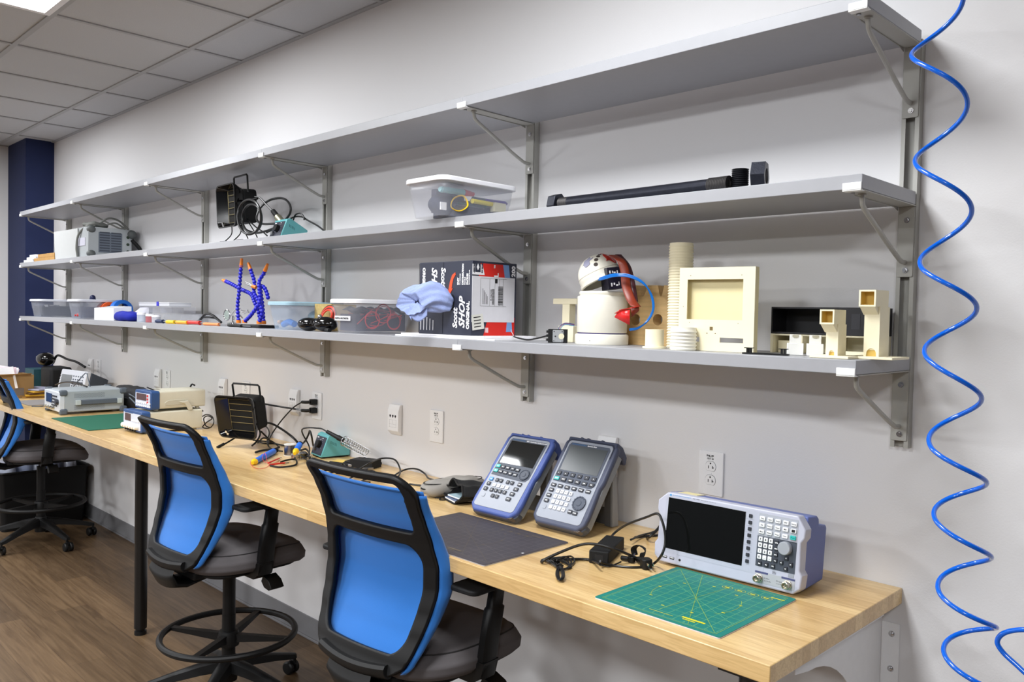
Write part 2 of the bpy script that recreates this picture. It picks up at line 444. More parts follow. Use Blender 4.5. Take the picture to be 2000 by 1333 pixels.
holds = [['empty, below the blue hose top', 'empty, over the marker tub', 'empty, over the black fume extractor', 'empty, bare wall above', 'empty, in front of the navy column'],
 ['carrying the long black bolt', 'carrying the tub of markers', 'carrying the teal station', 'mostly bare', 'carrying the grey power supply unit'],
 ['carrying the cream printed parts', 'carrying the shop towel carton', 'carrying the blue flexible arms', 'carrying clear part boxes', 'carrying grey filled tubs']]
for r in range(3):
    for n in range(5):
        xr = xc(n)+(.02 if n == 0 else -.0006); xl = xc(n+1)+(.0006 if n < 4 else -.02)
        o = MB().box(xl, -SD, SH[r], xr, -.0295, SH[r]+ST).build('shelf_board', M_SHELF, bevel=.0015)
        tag(o, 'grey laminate shelf board, %s row, %s, %s' % (rows[r], bays[n], holds[r][n]), 'shelf', 'grey laminate shelf boards')

# ------------------------------------------------------------------ worktop, legs, wall bracket
o = MB().box(XL, YD, DT-DTH, XR, -.002, DT).build('worktop', M_BUTCH, bevel=.002, loc=(0, 0, DT-DTH))
tag(o, 'long butcher block worktop of pale wood strips along the wall', 'worktop')
def leg(x, y, label):
    t = thing('table_leg', label, 'table leg', (x, y, 0), group='black worktop legs')
    MB().cyl((0, 0, .03), (0, 0, DT-DTH-.004), .0285, n=24).build('tube', M_BLKSTEEL, t)
    MB().lathe([(.021, .003), (.027, .0), (.027, .016), (.02, .018), (.02, .03)], n=24).build('foot', M_BLACK, t)
    MB().box(-.05, -.05, DT-DTH-.005, .05, .05, DT-DTH-.0002).build('top_plate', M_BLKSTEEL, t)
lp = at(270, 1240, 2, 0)
leg(lp.x, lp.y+.01, 'round black steel leg standing left of the middle chair')
leg(.062, -.60, 'round black steel leg under the right front worktop corner')
leg(-6.1, -.58, 'round black steel leg at the far left end of the worktop')

t = thing('worktop_wall_bracket', 'white sheet metal support bracket with curved cutout under the right worktop end', 'bracket', (.078, 0, .50))
H = DT-DTH-.002-.5
pts = [(-.004, 0), (-.004, H), (-.46, H), (-.46, H-.05)]
for i in range(13):
    a = math.radians(90*i/12); pts.append((-.40+.29*math.sin(a)-.0, (H-.06)-.30*(1-math.cos(a)) ))
pts.append((-.05, 0))
MB().prism(pts, -.002, .0, 'x').build('gusset_plate', M_WHITEP, t, bevel=.0006, seg=1)
MB().box(0, -.004, 0, .042, -.0005, H-.05).build('wall_flange', M_WHITEP, t, bevel=.0006, seg=1)
MB().box(0, -.46, H-.003, .04, -.1, H-.0005).build('top_flange', M_WHITEP, t)
for z in (.285, .20, .115, .03):
    MB().cyl((.024, -.004, z), (.024, -.0055, z), .0075, n=16).lathe([(.0055, -.0055), (.005, -.009), (.0015, -.0105)], c=(.024, 0, z), axis='y', n=14).build('bolt', M_CHROME, t)

# ------------------------------------------------------------------ wall plates
def power_plate(x, label):
    t = thing('power_outlet', label, 'outlet', (x, 0, 1.098), group='white duplex power outlets')
    MB().prism(rrect(.079, .125, .004), -.0065, -.0005, 'y').build('cover_plate', M_WHITEP, t, bevel=.0018)
    for z in (.0195, -.0195):
        b = MB()
        pl = [(p[0], max(-.0125, min(.0145, p[1]))) for p in [(.0165*math.cos(2*PI*i/28), .0165*math.sin(2*PI*i/28)) for i in range(28)]]
        b.prism([(p[0], p[1]+z) for p in pl], -.0078, -.0005, 'y', 0)
        b.prism([(p[0]*1.05, p[1]*1.05+z) for p in pl], -.00665, -.0005, 'y', 1)
        b.cbox(-.006, -.0079, z-.0015, .0022, .0006, .008, 1).cbox(.0065, -.0079, z-.0015, .0022, .0006, .008, 1).cbox(.0088, -.0079, z-.0025, .0045, .0006, .0022, 1)
        b.cyl((0, -.0078, z+.009), (0, -.0082, z+.009), .0024, n=12, mi=1)
        b.build('socket', [M_WHITEP, M_INK], t)
    MB().cyl((0, -.0065, 0), (0, -.0075, 0), .003, n=12).build('screw', M_WHITEP, t)
    b = MB().text('PNL PP', .0075, face_y(-.014, -.0068, .047), 0, bold=.0004).text('CKT 26', .0065, face_y(-.012, -.0068, .0395), 0, bold=.0003)
    b.build('lettering', M_INK, t)
    return t
def data_plate(x, label, low=False):
    t = thing('data_outlet', label, 'outlet', (x, 0, 1.098), group='white sloped data outlets')
    MB().prism([(-.002, -.0625), (-.006, -.0625), (-.022, -.045), (-.022, .036), (-.013, .0625), (-.002, .0625)], -.036, .036, 'x').build('cover_plate', M_WHITEP, t, bevel=.003)
    b = MB()
    for i in range(3):
        xx = -.017+.017*i
        b.prism([(xx-.005, .02), (xx+.005, .02), (xx+.005, .013), (xx+.0025, .013), (xx+.0025, .009), (xx-.0025, .009), (xx-.0025, .013), (xx-.005, .013)], -.0224, -.021, 'y', 0)
    b.build('jack', M_INK, t)
    b = MB()
    for z in (.0, -.018, -.03): b.cbox(.0, -.0221, z, .05, .0006, .0006, 0)
    b.cbox(0, -.0221, -.009, .0006, .0006, .018, 0).cbox(.022, -.0221, -.015, .0006, .0006, .03).cbox(-.022, -.0221, -.015, .0006, .0006, .03)
    b.build('jack_cover', mat('grey_seam', (170, 170, 172), .5), t)
    M = Matrix.Translation((-.02, -.0195, .042)) @ Matrix.Rotation(PI/2-.33, 4, 'X')
    b = MB().text('DATA', .0075, M, 0, bold=.0003).box(-.026, -.0187, .0395, .028, -.0183, .0399); b.build('lettering', M_INK, t)
    return t
power_plate(-.405, 'white duplex outlet plate on the wall just above the white spectrum analyzer')
data_plate(-.772, 'white data outlet partly hidden behind the slate handheld analyzer')
power_plate(-1.616, 'white empty duplex outlet left of the blue handheld oscilloscope')
data_plate(-1.873, 'white sloped data outlet above the worktop, third plate from the right with a full view')
power_plate(-2.475, 'white duplex outlet with two black plugs in it')
data_plate(-2.664, 'white data outlet right beside the outlet with two black plugs')
power_plate(-3.158, 'white duplex outlet behind the handle of the black fume extractor')
data_plate(-3.407, 'white data outlet between the beige power supplies and the fume extractor')
power_plate(-4.15, 'white duplex outlet on the wall right above the upper beige power supply')
data_plate(-4.275, 'white data outlet on the wall above the front of the upper beige power supply')
power_plate(-5.33, 'far white duplex outlet over the dark oval case')
data_plate(-5.47, 'far white data outlet beside the tilted oscilloscope')
# grey cord cover box below the worktop seen right of the middle chair
o = MB().box(-1.955, -.03, .62, -1.80, -.0005, .80).build('junction_box', mat('grey_junction_box', (150, 150, 156), .5), bevel=.002)
tag(o, 'pale grey junction box on the wall under the worktop right of the middle chair', 'box')

# ------------------------------------------------------------------ chairs
def sdf_rr(x, y, cx, cy, hx, hy, r):
    qx = abs(x-cx)-hx+r; qy = abs(y-cy)-hy+r
    return min(max(qx, qy), 0)+math.hypot(max(qx, 0), max(qy, 0))-r
ZB0, ZT0 = .588, 1.125
def interp(tab, z):
    if z <= tab[0][0]: return tab[0][1]
    for (a, va), (b_, vb) in zip(tab, tab[1:]):
        if z <= b_:
            t = (z-a)/(b_-a); t = t*t*(3-2*t)*.35+t*.65; return va+(vb-va)*t
    return tab[-1][1]
WTAB = [(.588, .150), (.62, .178), (.66, .192), (.73, .210), (.80, .222), (.87, .224), (.94, .214), (1.02, .207), (1.09, .213), (1.125, .214)]
YTAB = [(.588, -.262), (.63, -.247), (.70, -.222), (.76, -.204), (.82, -.192), (.88, -.194), (.94, -.206), (1.0, -.226), (1.06, -.252), (1.125, -.284)]
def back_pt(s, z, off=0, k=.55):   # s in -1..1
    w_ = interp(WTAB, z); x = s*w_
    return (x, interp(YTAB, z)+k*x*x+off, z)
def make_chair():
    t = thing('task_chair', '', 'chair', (0, 0, 0), group='blue-backed drafting chairs at the worktop')
    # five star base
    b = MB().lathe([(.02, .075), (.034, .078), (.036, .10), (.036, .16), (.03, .175), (.02, .18)], n=24)
    b.build('base_hub', M_BLACK, t)
    for i in range(5):
        a = 2*PI*i/5+math.radians(-52); R = Matrix.Rotation(a, 4, 'Z')
        b = MB(); b.T = R
        V = []
        for (r, zc, hw, hh) in ((.02, .145, .03, .024), (.10, .132, .027, .02), (.20, .108, .022, .015), (.29, .083, .018, .012), (.315, .078, .012, .009)):
            for (sx, sz) in ((-1, -1), (-.8, .6), (-.4, 1), (.4, 1), (.8, .6), (1, -1)): V.append((r, hw*sx, zc+hh*sz))
        b.add(V, [(j*6+i_, j*6+(i_+1) % 6, (j+1)*6+(i_+1) % 6, (j+1)*6+i_) for j in range(4) for i_ in range(6)]+[tuple(range(6)), tuple(range(24, 30))], 0, True)
        b.build('base_arm', M_BLACK, t)
        b = MB(); b.T = Matrix.Translation((.305*math.cos(a), .305*math.sin(a), 0)) @ Matrix.Rotation(a+1.1+i*1.9, 4, 'Z')
        for sy in (-1, 1): b.lathe([(.012, sy*.007), (.024, sy*.007), (.0275, sy*.011), (.0275, sy*.021), (.022, sy*.026), (.008, sy*.027)], axis='y', c=(-.012, 0, .0275), n=20)
        b.prism([(-.032+.012, .034), (-.02, .052), (-.004, .06), (.012, .058), (.016, .045), (.0, .04), (-.012, .03)], -.0065, .0065, 'y')
        b.cyl((.008, 0, .05), (.008, 0, .082), .006)
        b.build('caster', M_BLACK, t)
    MB().cyl((0, 0, .15), (0, 0, .34), .026).cyl((0, 0, .34), (0, 0, .50), .0245).cyl((0, 0, .50), (0, 0, .56), .014).build('gas_column', M_BLACK, t)
    # foot ring with spokes
    zr = .262; R_ = .252
    b = MB().tube([(R_*math.cos(2*PI*i/24), R_*math.sin(2*PI*i/24), zr) for i in range(24)], .0125, n=10, res=3, closed=True)
    b.build('foot_ring', M_BLACK, t)
    b = MB().lathe([(.027, zr-.05), (.04, zr-.045), (.042, zr-.01), (.036, zr+.012), (.027, zr+.014)], n=24)
    for i in range(4):
        a = 2*PI*i/4+.55
        b.T = Matrix.Rotation(a, 4, 'Z'); b.prism([(.03, zr-.03), (.03, zr+.002), (.245, zr+.006), (.245, zr-.006)], -.012, .012, 'y')
    b.T = Matrix()
    b.build('ring_spokes', M_BLACK, t)
    b = MB()
    for z in (zr-.012, zr-.028): b.cyl((.0, -.0425, z), (.0, -.044, z), .004, n=10)
    b.build('bolt', M_CHROME, t)
    # mechanism
    b = MB().prism([(-.10, -.20), (.10, -.20), (.13, .05), (.10, .15), (-.10, .15), (-.13, .05)], .535, .568)
    b.cyl((0, 0, .52), (0, 0, .54), .04)
    b.build('tilt_mechanism', M_BLACKMATT, t, bevel=.008)
    b = MB().tube([(.10, .03, .545), (.19, .035, .54), (.235, .03, .532)], .005).prism([(.225, .52), (.238, .545), (.275, .53), (.295, .505), (.275, .495), (.245, .50)], .0, .055, 'y')
    b.build('height_lever', M_BLACK, t, bevel=.003)
    # seat
    def seatf(u, v):
        a = 2*PI*u; ca, sa = math.cos(a), math.sin(a)
        n_ = 2.9; rr = (abs(ca)**n_+abs(sa)**n_)**(-1/n_)
        prof = [(0, .098), (.35, .098), (.66, .094), (.84, .085), (.94, .068), (1.0, .045), (.99, .02), (.93, .004), (.75, -.004), (0, -.004)]
        x_ = v*(len(prof)-1); i = min(int(x_), len(prof)-2); f = x_-i
        r = prof[i][0]*(1-f)+prof[i+1][0]*f; z = prof[i][1]*(1-f)+prof[i+1][1]*f
        x = .248*ca*rr*r; y = .025+.24*sa*rr*r
        wf = max(0, (y-.08)/.18); z2 = z-.034*wf*wf+.006*(x/.25)**2
        if y < -.1: z2 += .0
        return (x, y, .556+z2*(1 if z > 0 else 1))
    b = MB().grid(seatf, 96, 36); b.build('seat', M_SEAT, t, ang=80)
    def seam(u):
        a = 2*PI*u; ca, sa = math.cos(a), math.sin(a); n_ = 2.9; rr = (abs(ca)**n_+abs(sa)**n_)**(-1/n_)
        x = .2475*ca*rr*.915; y = .025+.24*sa*rr*.915; wf = max(0, (y-.08)/.18)
        return (x, y, .556+.0735-.034*wf*wf+.006*(x/.25)**2)
    MB().tube([seam(i/60) for i in range(60)], .0022, n=6, res=1, closed=True).build('seam_piping', mat('seat_piping', (38, 36, 36), .8), t)
    b = MB().prism(rrect(.40, .38, .09, 8, cy=.02), .545, .562); b.build('seat_shell', M_BLACKMATT, t, bevel=.006)
    # arms
    for sx in (-1, 1):
        b = MB()
        b.prism([(sx*.10, .535), (sx*.10, .55), (sx*.225, .572), (sx*.25, .60), (sx*.272, .60), (sx*.262, .56), (sx*.23, .535)], -.035, .025, 'y')
        V = []
        for (z, x, y, hx, hy) in ((.555, .250, -.005, .017, .030), (.66, .258, .003, .017, .030), (.74, .264, .012, .018, .030), (.745, .264, .012, .014, .025), (.795, .267, .018, .014, .024), (.814, .268, .015, .034, .060)):
            V += [(sx*(x+px_*hx), y+py_*hy, z) for px_, py_ in ((-1, -.6), (-.6, -1), (.6, -1), (1, -.6), (1, .6), (.6, 1), (-.6, 1), (-1, .6))]
        b.add(V, [(j*8+i_, j*8+(i_+1) % 8, (j+1)*8+(i_+1) % 8, (j+1)*8+i_) for j in range(5) for i_ in range(8)]+[tuple(range(8)), tuple(range(40, 48))], 0, True)
        ar = b.build('armrest', M_BLACK, t, ang=50)
        b = MB().prism(rrect(.098, .26, .022, 6, cx=sx*.272, cy=.0), .814, .828); b.build('arm_pad', M_BLACKMATT, ar, bevel=.004)
    # back frame by masked grid
    nu, nv = 80, 110
    OPEN = [(0, .8, .158, .148), ]
    def sd(x, z):
        w_ = interp(WTAB, z); s = x/.22; X = s*w_            # physical
        zo = sdf_rr(s*.22, z, 0, (ZB0+ZT0)/2, .22, (ZT0-ZB0)/2, .055)
        low = sdf_rr(s*.22, z, 0, (.645+.932)/2, .182, (.932-.645)/2, .045)
        mid = sdf_rr(s*.22, z, 0, (.965+1.068)/2, .184, (1.068-.965)/2, .022)
        slot = sdf_rr(s*.22, z, 0, (1.055+1.1085)/2, .184, (1.1085-1.055)/2, .014)
        return max(zo, -low, -mid, -slot)
    def gx(i): return -.222+.444*i/nu
    def gz(j): return ZB0-.002+(ZT0-ZB0+.004)*j/nv
    keep = set(); cell = []
    for j in range(nv):
        for i in range(nu):
            if sd((gx(i)+gx(i+1))/2, (gz(j)+gz(j+1))/2) < 0: cell.append((i, j))
    cnt = {}
    for (i, j) in cell:
        for q in ((i, j), (i+1, j), (i+1, j+1), (i, j+1)): cnt[q] = cnt.get(q, 0)+1
    idx = {}; V = []
    for q, c_ in cnt.items():
        x, z = gx(q[0]), gz(q[1])
        if c_ < 4:
            for _ in range(4):
                d = sd(x, z); e = 1e-4
                g1 = (sd(x+e, z)-sd(x-e, z))/(2*e); g2 = (sd(x, z+e)-sd(x, z-e))/(2*e); gg = g1*g1+g2*g2
                if gg < 1e-6: break
                st = max(-.004, min(.004, d/gg)); x -= g1*st; z -= g2*st
        idx[q] = len(V)
        p = list(back_pt(x/.22, z, 0))
        if z > 1.06: p[1] -= .012*((z-1.06)/.065)
        V.append(tuple(p))
    Fc = [(idx[(i, j)], idx[(i+1, j)], idx[(i+1, j+1)], idx[(i, j+1)]) for (i, j) in cell]
    MB().add(V, Fc, 0, True).build('back_frame', M_BLACK, t, solid=.016, ang=50)
    # thick bottom lip and spine
    b = MB().tube([back_pt(s/10, .612-.016*(1-(s/10)**2), -.004) for s in range(-8, 9)], .017, n=10, res=2, flat=1.3)
    b.build('lower_back_lip', M_BLACK, t)
    b = MB()
    def sp(u, v):
        a = 2*PI*u
        path = [(-.262, .60, .085), (-.275, .57, .09), (-.255, .53, .085), (-.20, .515, .07), (-.11, .53, .06), (-.04, .545, .055)]
        x_ = v*(len(path)-1); i = min(int(x_), len(path)-2); f = x_-i
        yy, zz, ww = [path[i][k_]*(1-f)+path[i+1][k_]*f for k_ in range(3)]
        return (ww*math.cos(a), yy+.012*math.sin(a)*(1 if v < .5 else .4), zz+.018*math.sin(a))
    b.grid(sp, 20, 15); b.build('back_support', M_BLACK, t, ang=80)
    # fabric: a panel in front of the frame with side gussets
    def off(z): return .017+.020*math.exp(-((z-.83)/.14)**2)
    def fab(u, v):
        z = .604+(1.082-.604)*v
        s = u*2-1
        x, y, zz = back_pt(s*1.025, z, off(z))
        return (x, y, zz)
    b = MB().grid(fab, 40, 60); b.build('back_fabric', M_BLUEFAB, t, solid=.003, ang=70)
    for sx in (-1, 1):
        def gus(u, v):
            z = .604+(1.072-.604)*v
            p0 = Vector(back_pt(sx*1.0, z, .006)); p1 = Vector(back_pt(sx*1.03, z, off(z)+.012*(1-abs(v-.5))))
            q = p0.lerp(p1, u); bulge = .006*math.sin(PI*u); q.x += sx*bulge
            return tuple(q)
        MB().grid(gus, 5, 50).build('side_gusset', M_BLUEFAB, t, solid=.002, ang=70)
    b = MB().tube([back_pt(s/10*.90, 1.080, off(1.08)-.006) for s in range(-10, 11)], .0045, n=8, res=2); b.build('fabric_hem', M_BLUEFAB, t)
    return t
chair = make_chair()
chair['label'] = 'blue mesh-back black drafting chair nearest the camera, in front of the dark cutting mat'
chair.location = (-1.017, -.543, 0); chair.rotation_euler = (0, 0, .081)
c2 = copy_tree(chair); c2.location = (-2.200, -.557, 0); c2.rotation_euler = (0, 0, .063)
c2['label'] = 'blue mesh-back black drafting chair in the middle, showing its foot ring and column'
c3 = copy_tree(chair); c3.location = (-5.032, -.449, 0); c3.rotation_euler = (0, 0, -.12)
c3['label'] = 'blue mesh-back black drafting chair cut by the left picture edge, beside the black bin'

# ------------------------------------------------------------------ spectrum analyzer
def keyproto(name, w_, h, d, m, r=.0015, bevel=.0006):
    return MB().prism(rrect(w_, h, r, 3), -d, 0, 'y').build(name, m, bevel=bevel, seg=2, loc=(0, 0, 0))
def put(proto, parent, x, y, z, used=set()):
    if proto.name in used: o = proto.copy(); COL.objects.link(o)
    else: o = proto; used.add(proto.name)
    o.parent = parent; o.location = (x, y, z); return o

t = thing('spectrum_analyzer', 'white bench spectrum analyzer with wide black screen and blue case', 'analyzer', (-.3975, -.2815, DT+.007), rz=.045, rx=-.12)
W_, H_ = .392, .178
out = [(.018, 0), (W_-.018, 0), (W_-.002, .014), (W_, .045), (W_-.007, .055), (W_-.008, .118), (W_, .130), (W_, .150), (W_-.02, H_), (.026, H_), (0, .155), (0, .130), (.008, .118), (.007, .055), (0, .045), (.002, .014)]
MB().prism(out, -.006, .030, 'y').build('front_bezel', mat('pearl_white_bezel', (188, 190, 206), .38), t, bevel=.0035, seg=3)
b = MB().prism([(.030, .004), (.147, .020), (.147, .146), (.140, .152), (.098, .154), (.098, .160), (.094, .170), (.084, H_-.002), (.030, H_-.002)], .010, W_-.010, 'x')
b.build('rear_case', mat('lavender_blue_case', (98, 112, 172), .5), t, bevel=.004, seg=3)
for x in (.05, W_-.05): MB().cyl((x, .02, -.004), (x, .02, .004), .01).build('rubber_foot', M_BLACKMATT, t)
MB().box(.04, .115, .0095, W_-.04, .125, .02).build('tilt_bar', M_DGREY, t)
b = MB().prism(rrect(.276, .146, .004, 3, cx=.162, cy=.099), -.0064, -.0055, 'y'); b.build('screen_surround', mat('pearl_white_bezel_b', (182, 185, 200), .4), t)
MB().box(.031, -.0072, .037, .245, -.006, .166).build('screen', M_SCREEN, t, bevel=.0006)
kb = keyproto('soft_key', .0085, .0085, .003, M_KEY)
for i in range(8): put(kb, t, .258, -.0062, .158-.0153*i)
b = MB()
for i in range(7): b.box(.247, -.0067, .1497-.0153*i, .268, -.0063, .1503-.0153*i)
b.build('divider_lines', mat('bezel_line_grey', (160, 164, 176), .5), t)
MB().prism(rrect(.096, .054, .001, 3, cx=.327, cy=.142), -.0066, -.0055, 'y').build('function_panel', mat('key_area_grey', (168, 172, 182), .5), t)
MB().prism(rrect(.096, .072, .001, 3, cx=.327, cy=.0815), -.0066, -.0055, 'y').build('number_panel', M_SLATED, t)
kw = keyproto('function_key', .0135, .0095, .003, M_KEYW)
words = [['Freq', 'Span', 'Ampt', 'BW', 'Sweep'], ['File', 'Preset', 'Trace', 'Mkr', ''], ['Meas', 'Mode', 'Setup', 'User', '']]
tx = MB()
for j in range(3):
    for i in range(5):
        x = .2885+.0192*i; z = .158-.0155*j
        if j == 2 and i == 4: continue
        if j == 1 and i == 4:
            put(keyproto('camera_key', .0135, .0095, .003, M_KEYW), t, x, -.0066, z)
            MB().box(x-.004, -.0101, z-.003, x+.004, -.0096, z+.003).build('camera_icon', M_INK, t); continue
        put(kw, t, x, -.0066, z)
        if words[j][i]: tx.text(words[j][i], .0042, face_y(x, -.0099, z-.0014), 0, bold=.00005, align='CENTER')
put(keyproto('teal_key', .0135, .0095, .003, M_TEAL), t, .3653, -.0066, .127); tx.text('Preset', .0036, face_y(.3653, -.0099, .1258), 0, align='CENTER')
kn = keyproto('number_key', .0098, .0105, .003, M_KEYW)
for j in range(4):
    for i in range(3):
        put(kn, t, .288+.0128*i, -.0066, .1095-.0138*j)
        tx.text(['789', '456', '123', '0.-'][j][i], .006, face_y(.288+.0128*i, -.0099, .1075-.0138*j), 0, bold=.0003, align='CENTER')
kd = keyproto('unit_key', .0092, .0100, .003, M_KEY)
wt = MB()
for j in range(4):
    put(kd, t, .3275, -.0066, .1085-.0138*j); wt.text(['GHz', 'MHz', 'kHz', 'Hz'][j], .0038, face_y(.3275, -.0099, .107-.0138*j), 0, bold=.0002, align='CENTER')
for i, s_ in enumerate(('Esc', 'Bk', 'OK')):
    put(kd, t, .290+.0165*i, -.0066, .053); wt.text(s_, .0038, face_y(.290+.0165*i, -.0099, .0517), 0, bold=.0002, align='CENTER')
for (dx, dz, s_) in ((0, .0115, '^'), (0, -.0115, 'v'), (-.0115, 0, '<'), (.0115, 0, '>')):
    put(kd, t, .3535+dx, -.0066, .0655+dz); wt.text(s_, .006, face_y(.3535+dx, -.0099, .0635+dz), 0, bold=.0003, align='CENTER')
wt.build('key_symbols', M_INKW, t)
tx.build('key_lettering', M_INK, t)
MB().lathe([(.0150, -.0066), (.0158, -.009), (.0150, -.020), (.0135, -.0215), (.0, -.0218)], axis='y', c=(.3505, 0, .1005), n=32, cap=False).build('rotary_knob', mat('knob_grey', (158, 162, 170), .45), t)
MB().box(.280, -.0066, .008, .377, -.0058, .034).build('port_strip', mat('port_strip_silver', (176, 178, 184), .4), t)
MB().box(.280, -.0068, .030, .312, -.0064, .0345).box(.345, -.0068, .030, .377, -.0064, .0345).build('port_label', mat('port_label_blue', (70, 76, 118), .5), t)
M_NCON = mat('nickel_connector', (190, 184, 168), .25, metal=1)
for x in (.2905, .361):
    b = MB().lathe([(.0105, -.006), (.0105, -.010), (.0085, -.0105), (.0085, -.023), (.0068, -.0235), (.0062, -.016), (.002, -.016), (.0015, -.021), (0, -.021)], axis='y', c=(x, 0, .0185), n=24, cap=False); b.build('coax_port', M_NCON, t)
b = MB().text('50 Ohm', .004, face_y(.303, -.0068, .020)).text('max +20 dBm', .003, face_y(.303, -.0068, .0145)).text('RF Input', .004, face_y(.333, -.0068, .020)).text('max 50 VDC', .003, face_y(.333, -.0068, .0145))
for k_ in range(3): b.box(.322, -.0064, .0405-.0024*k_, .331, -.0060, .0413-.0024*k_)
b.build('port_lettering', M_INK, t)
b = MB().prism(rrect(.014, .009, .001, 3, cx=.367, cy=.0405), -.0066, -.006, 'y'); b.build('power_key', M_SILV, t, bevel=.0004)
for x in (.034, .055):
    MB().box(x-.0065, -.0063, .0115, x+.0065, -.0055, .0175).build('usb_port', M_INK, t)
    MB().box(x-.005, -.0066, .0145, x+.005, -.0062, .0165).build('usb_tongue', M_KEYW, t)
MB().cyl((.0775, -.0058, .0145), (.0775, -.0066, .0145), .0032).build('headphone_jack', M_INK, t)
b = MB().prism([(.0325, .1723), (.036, .1755), (.0395, .1723), (.036, .1691)], -.0066, -.0062, 'y')
b.text('ROHDE&SCHWARZ', .0058, face_y(.042, -.0063, .1702), 0, bold=.00005); b.build('maker_lettering', mat('logo_blue', (40, 140, 205), .5), t)
MB().text('FPC1000 - Spectrum Analyzer', .0052, face_y(.100, -.0063, .1704), 0, bold=.00003).build('model_lettering', M_INK, t)
o = MB().box(.03, .035, H_-.0022, .085, .085, H_-.0008).build('round_sticker_sheet', mat('sticker_yellow_white', (226, 214, 160), .5), t)

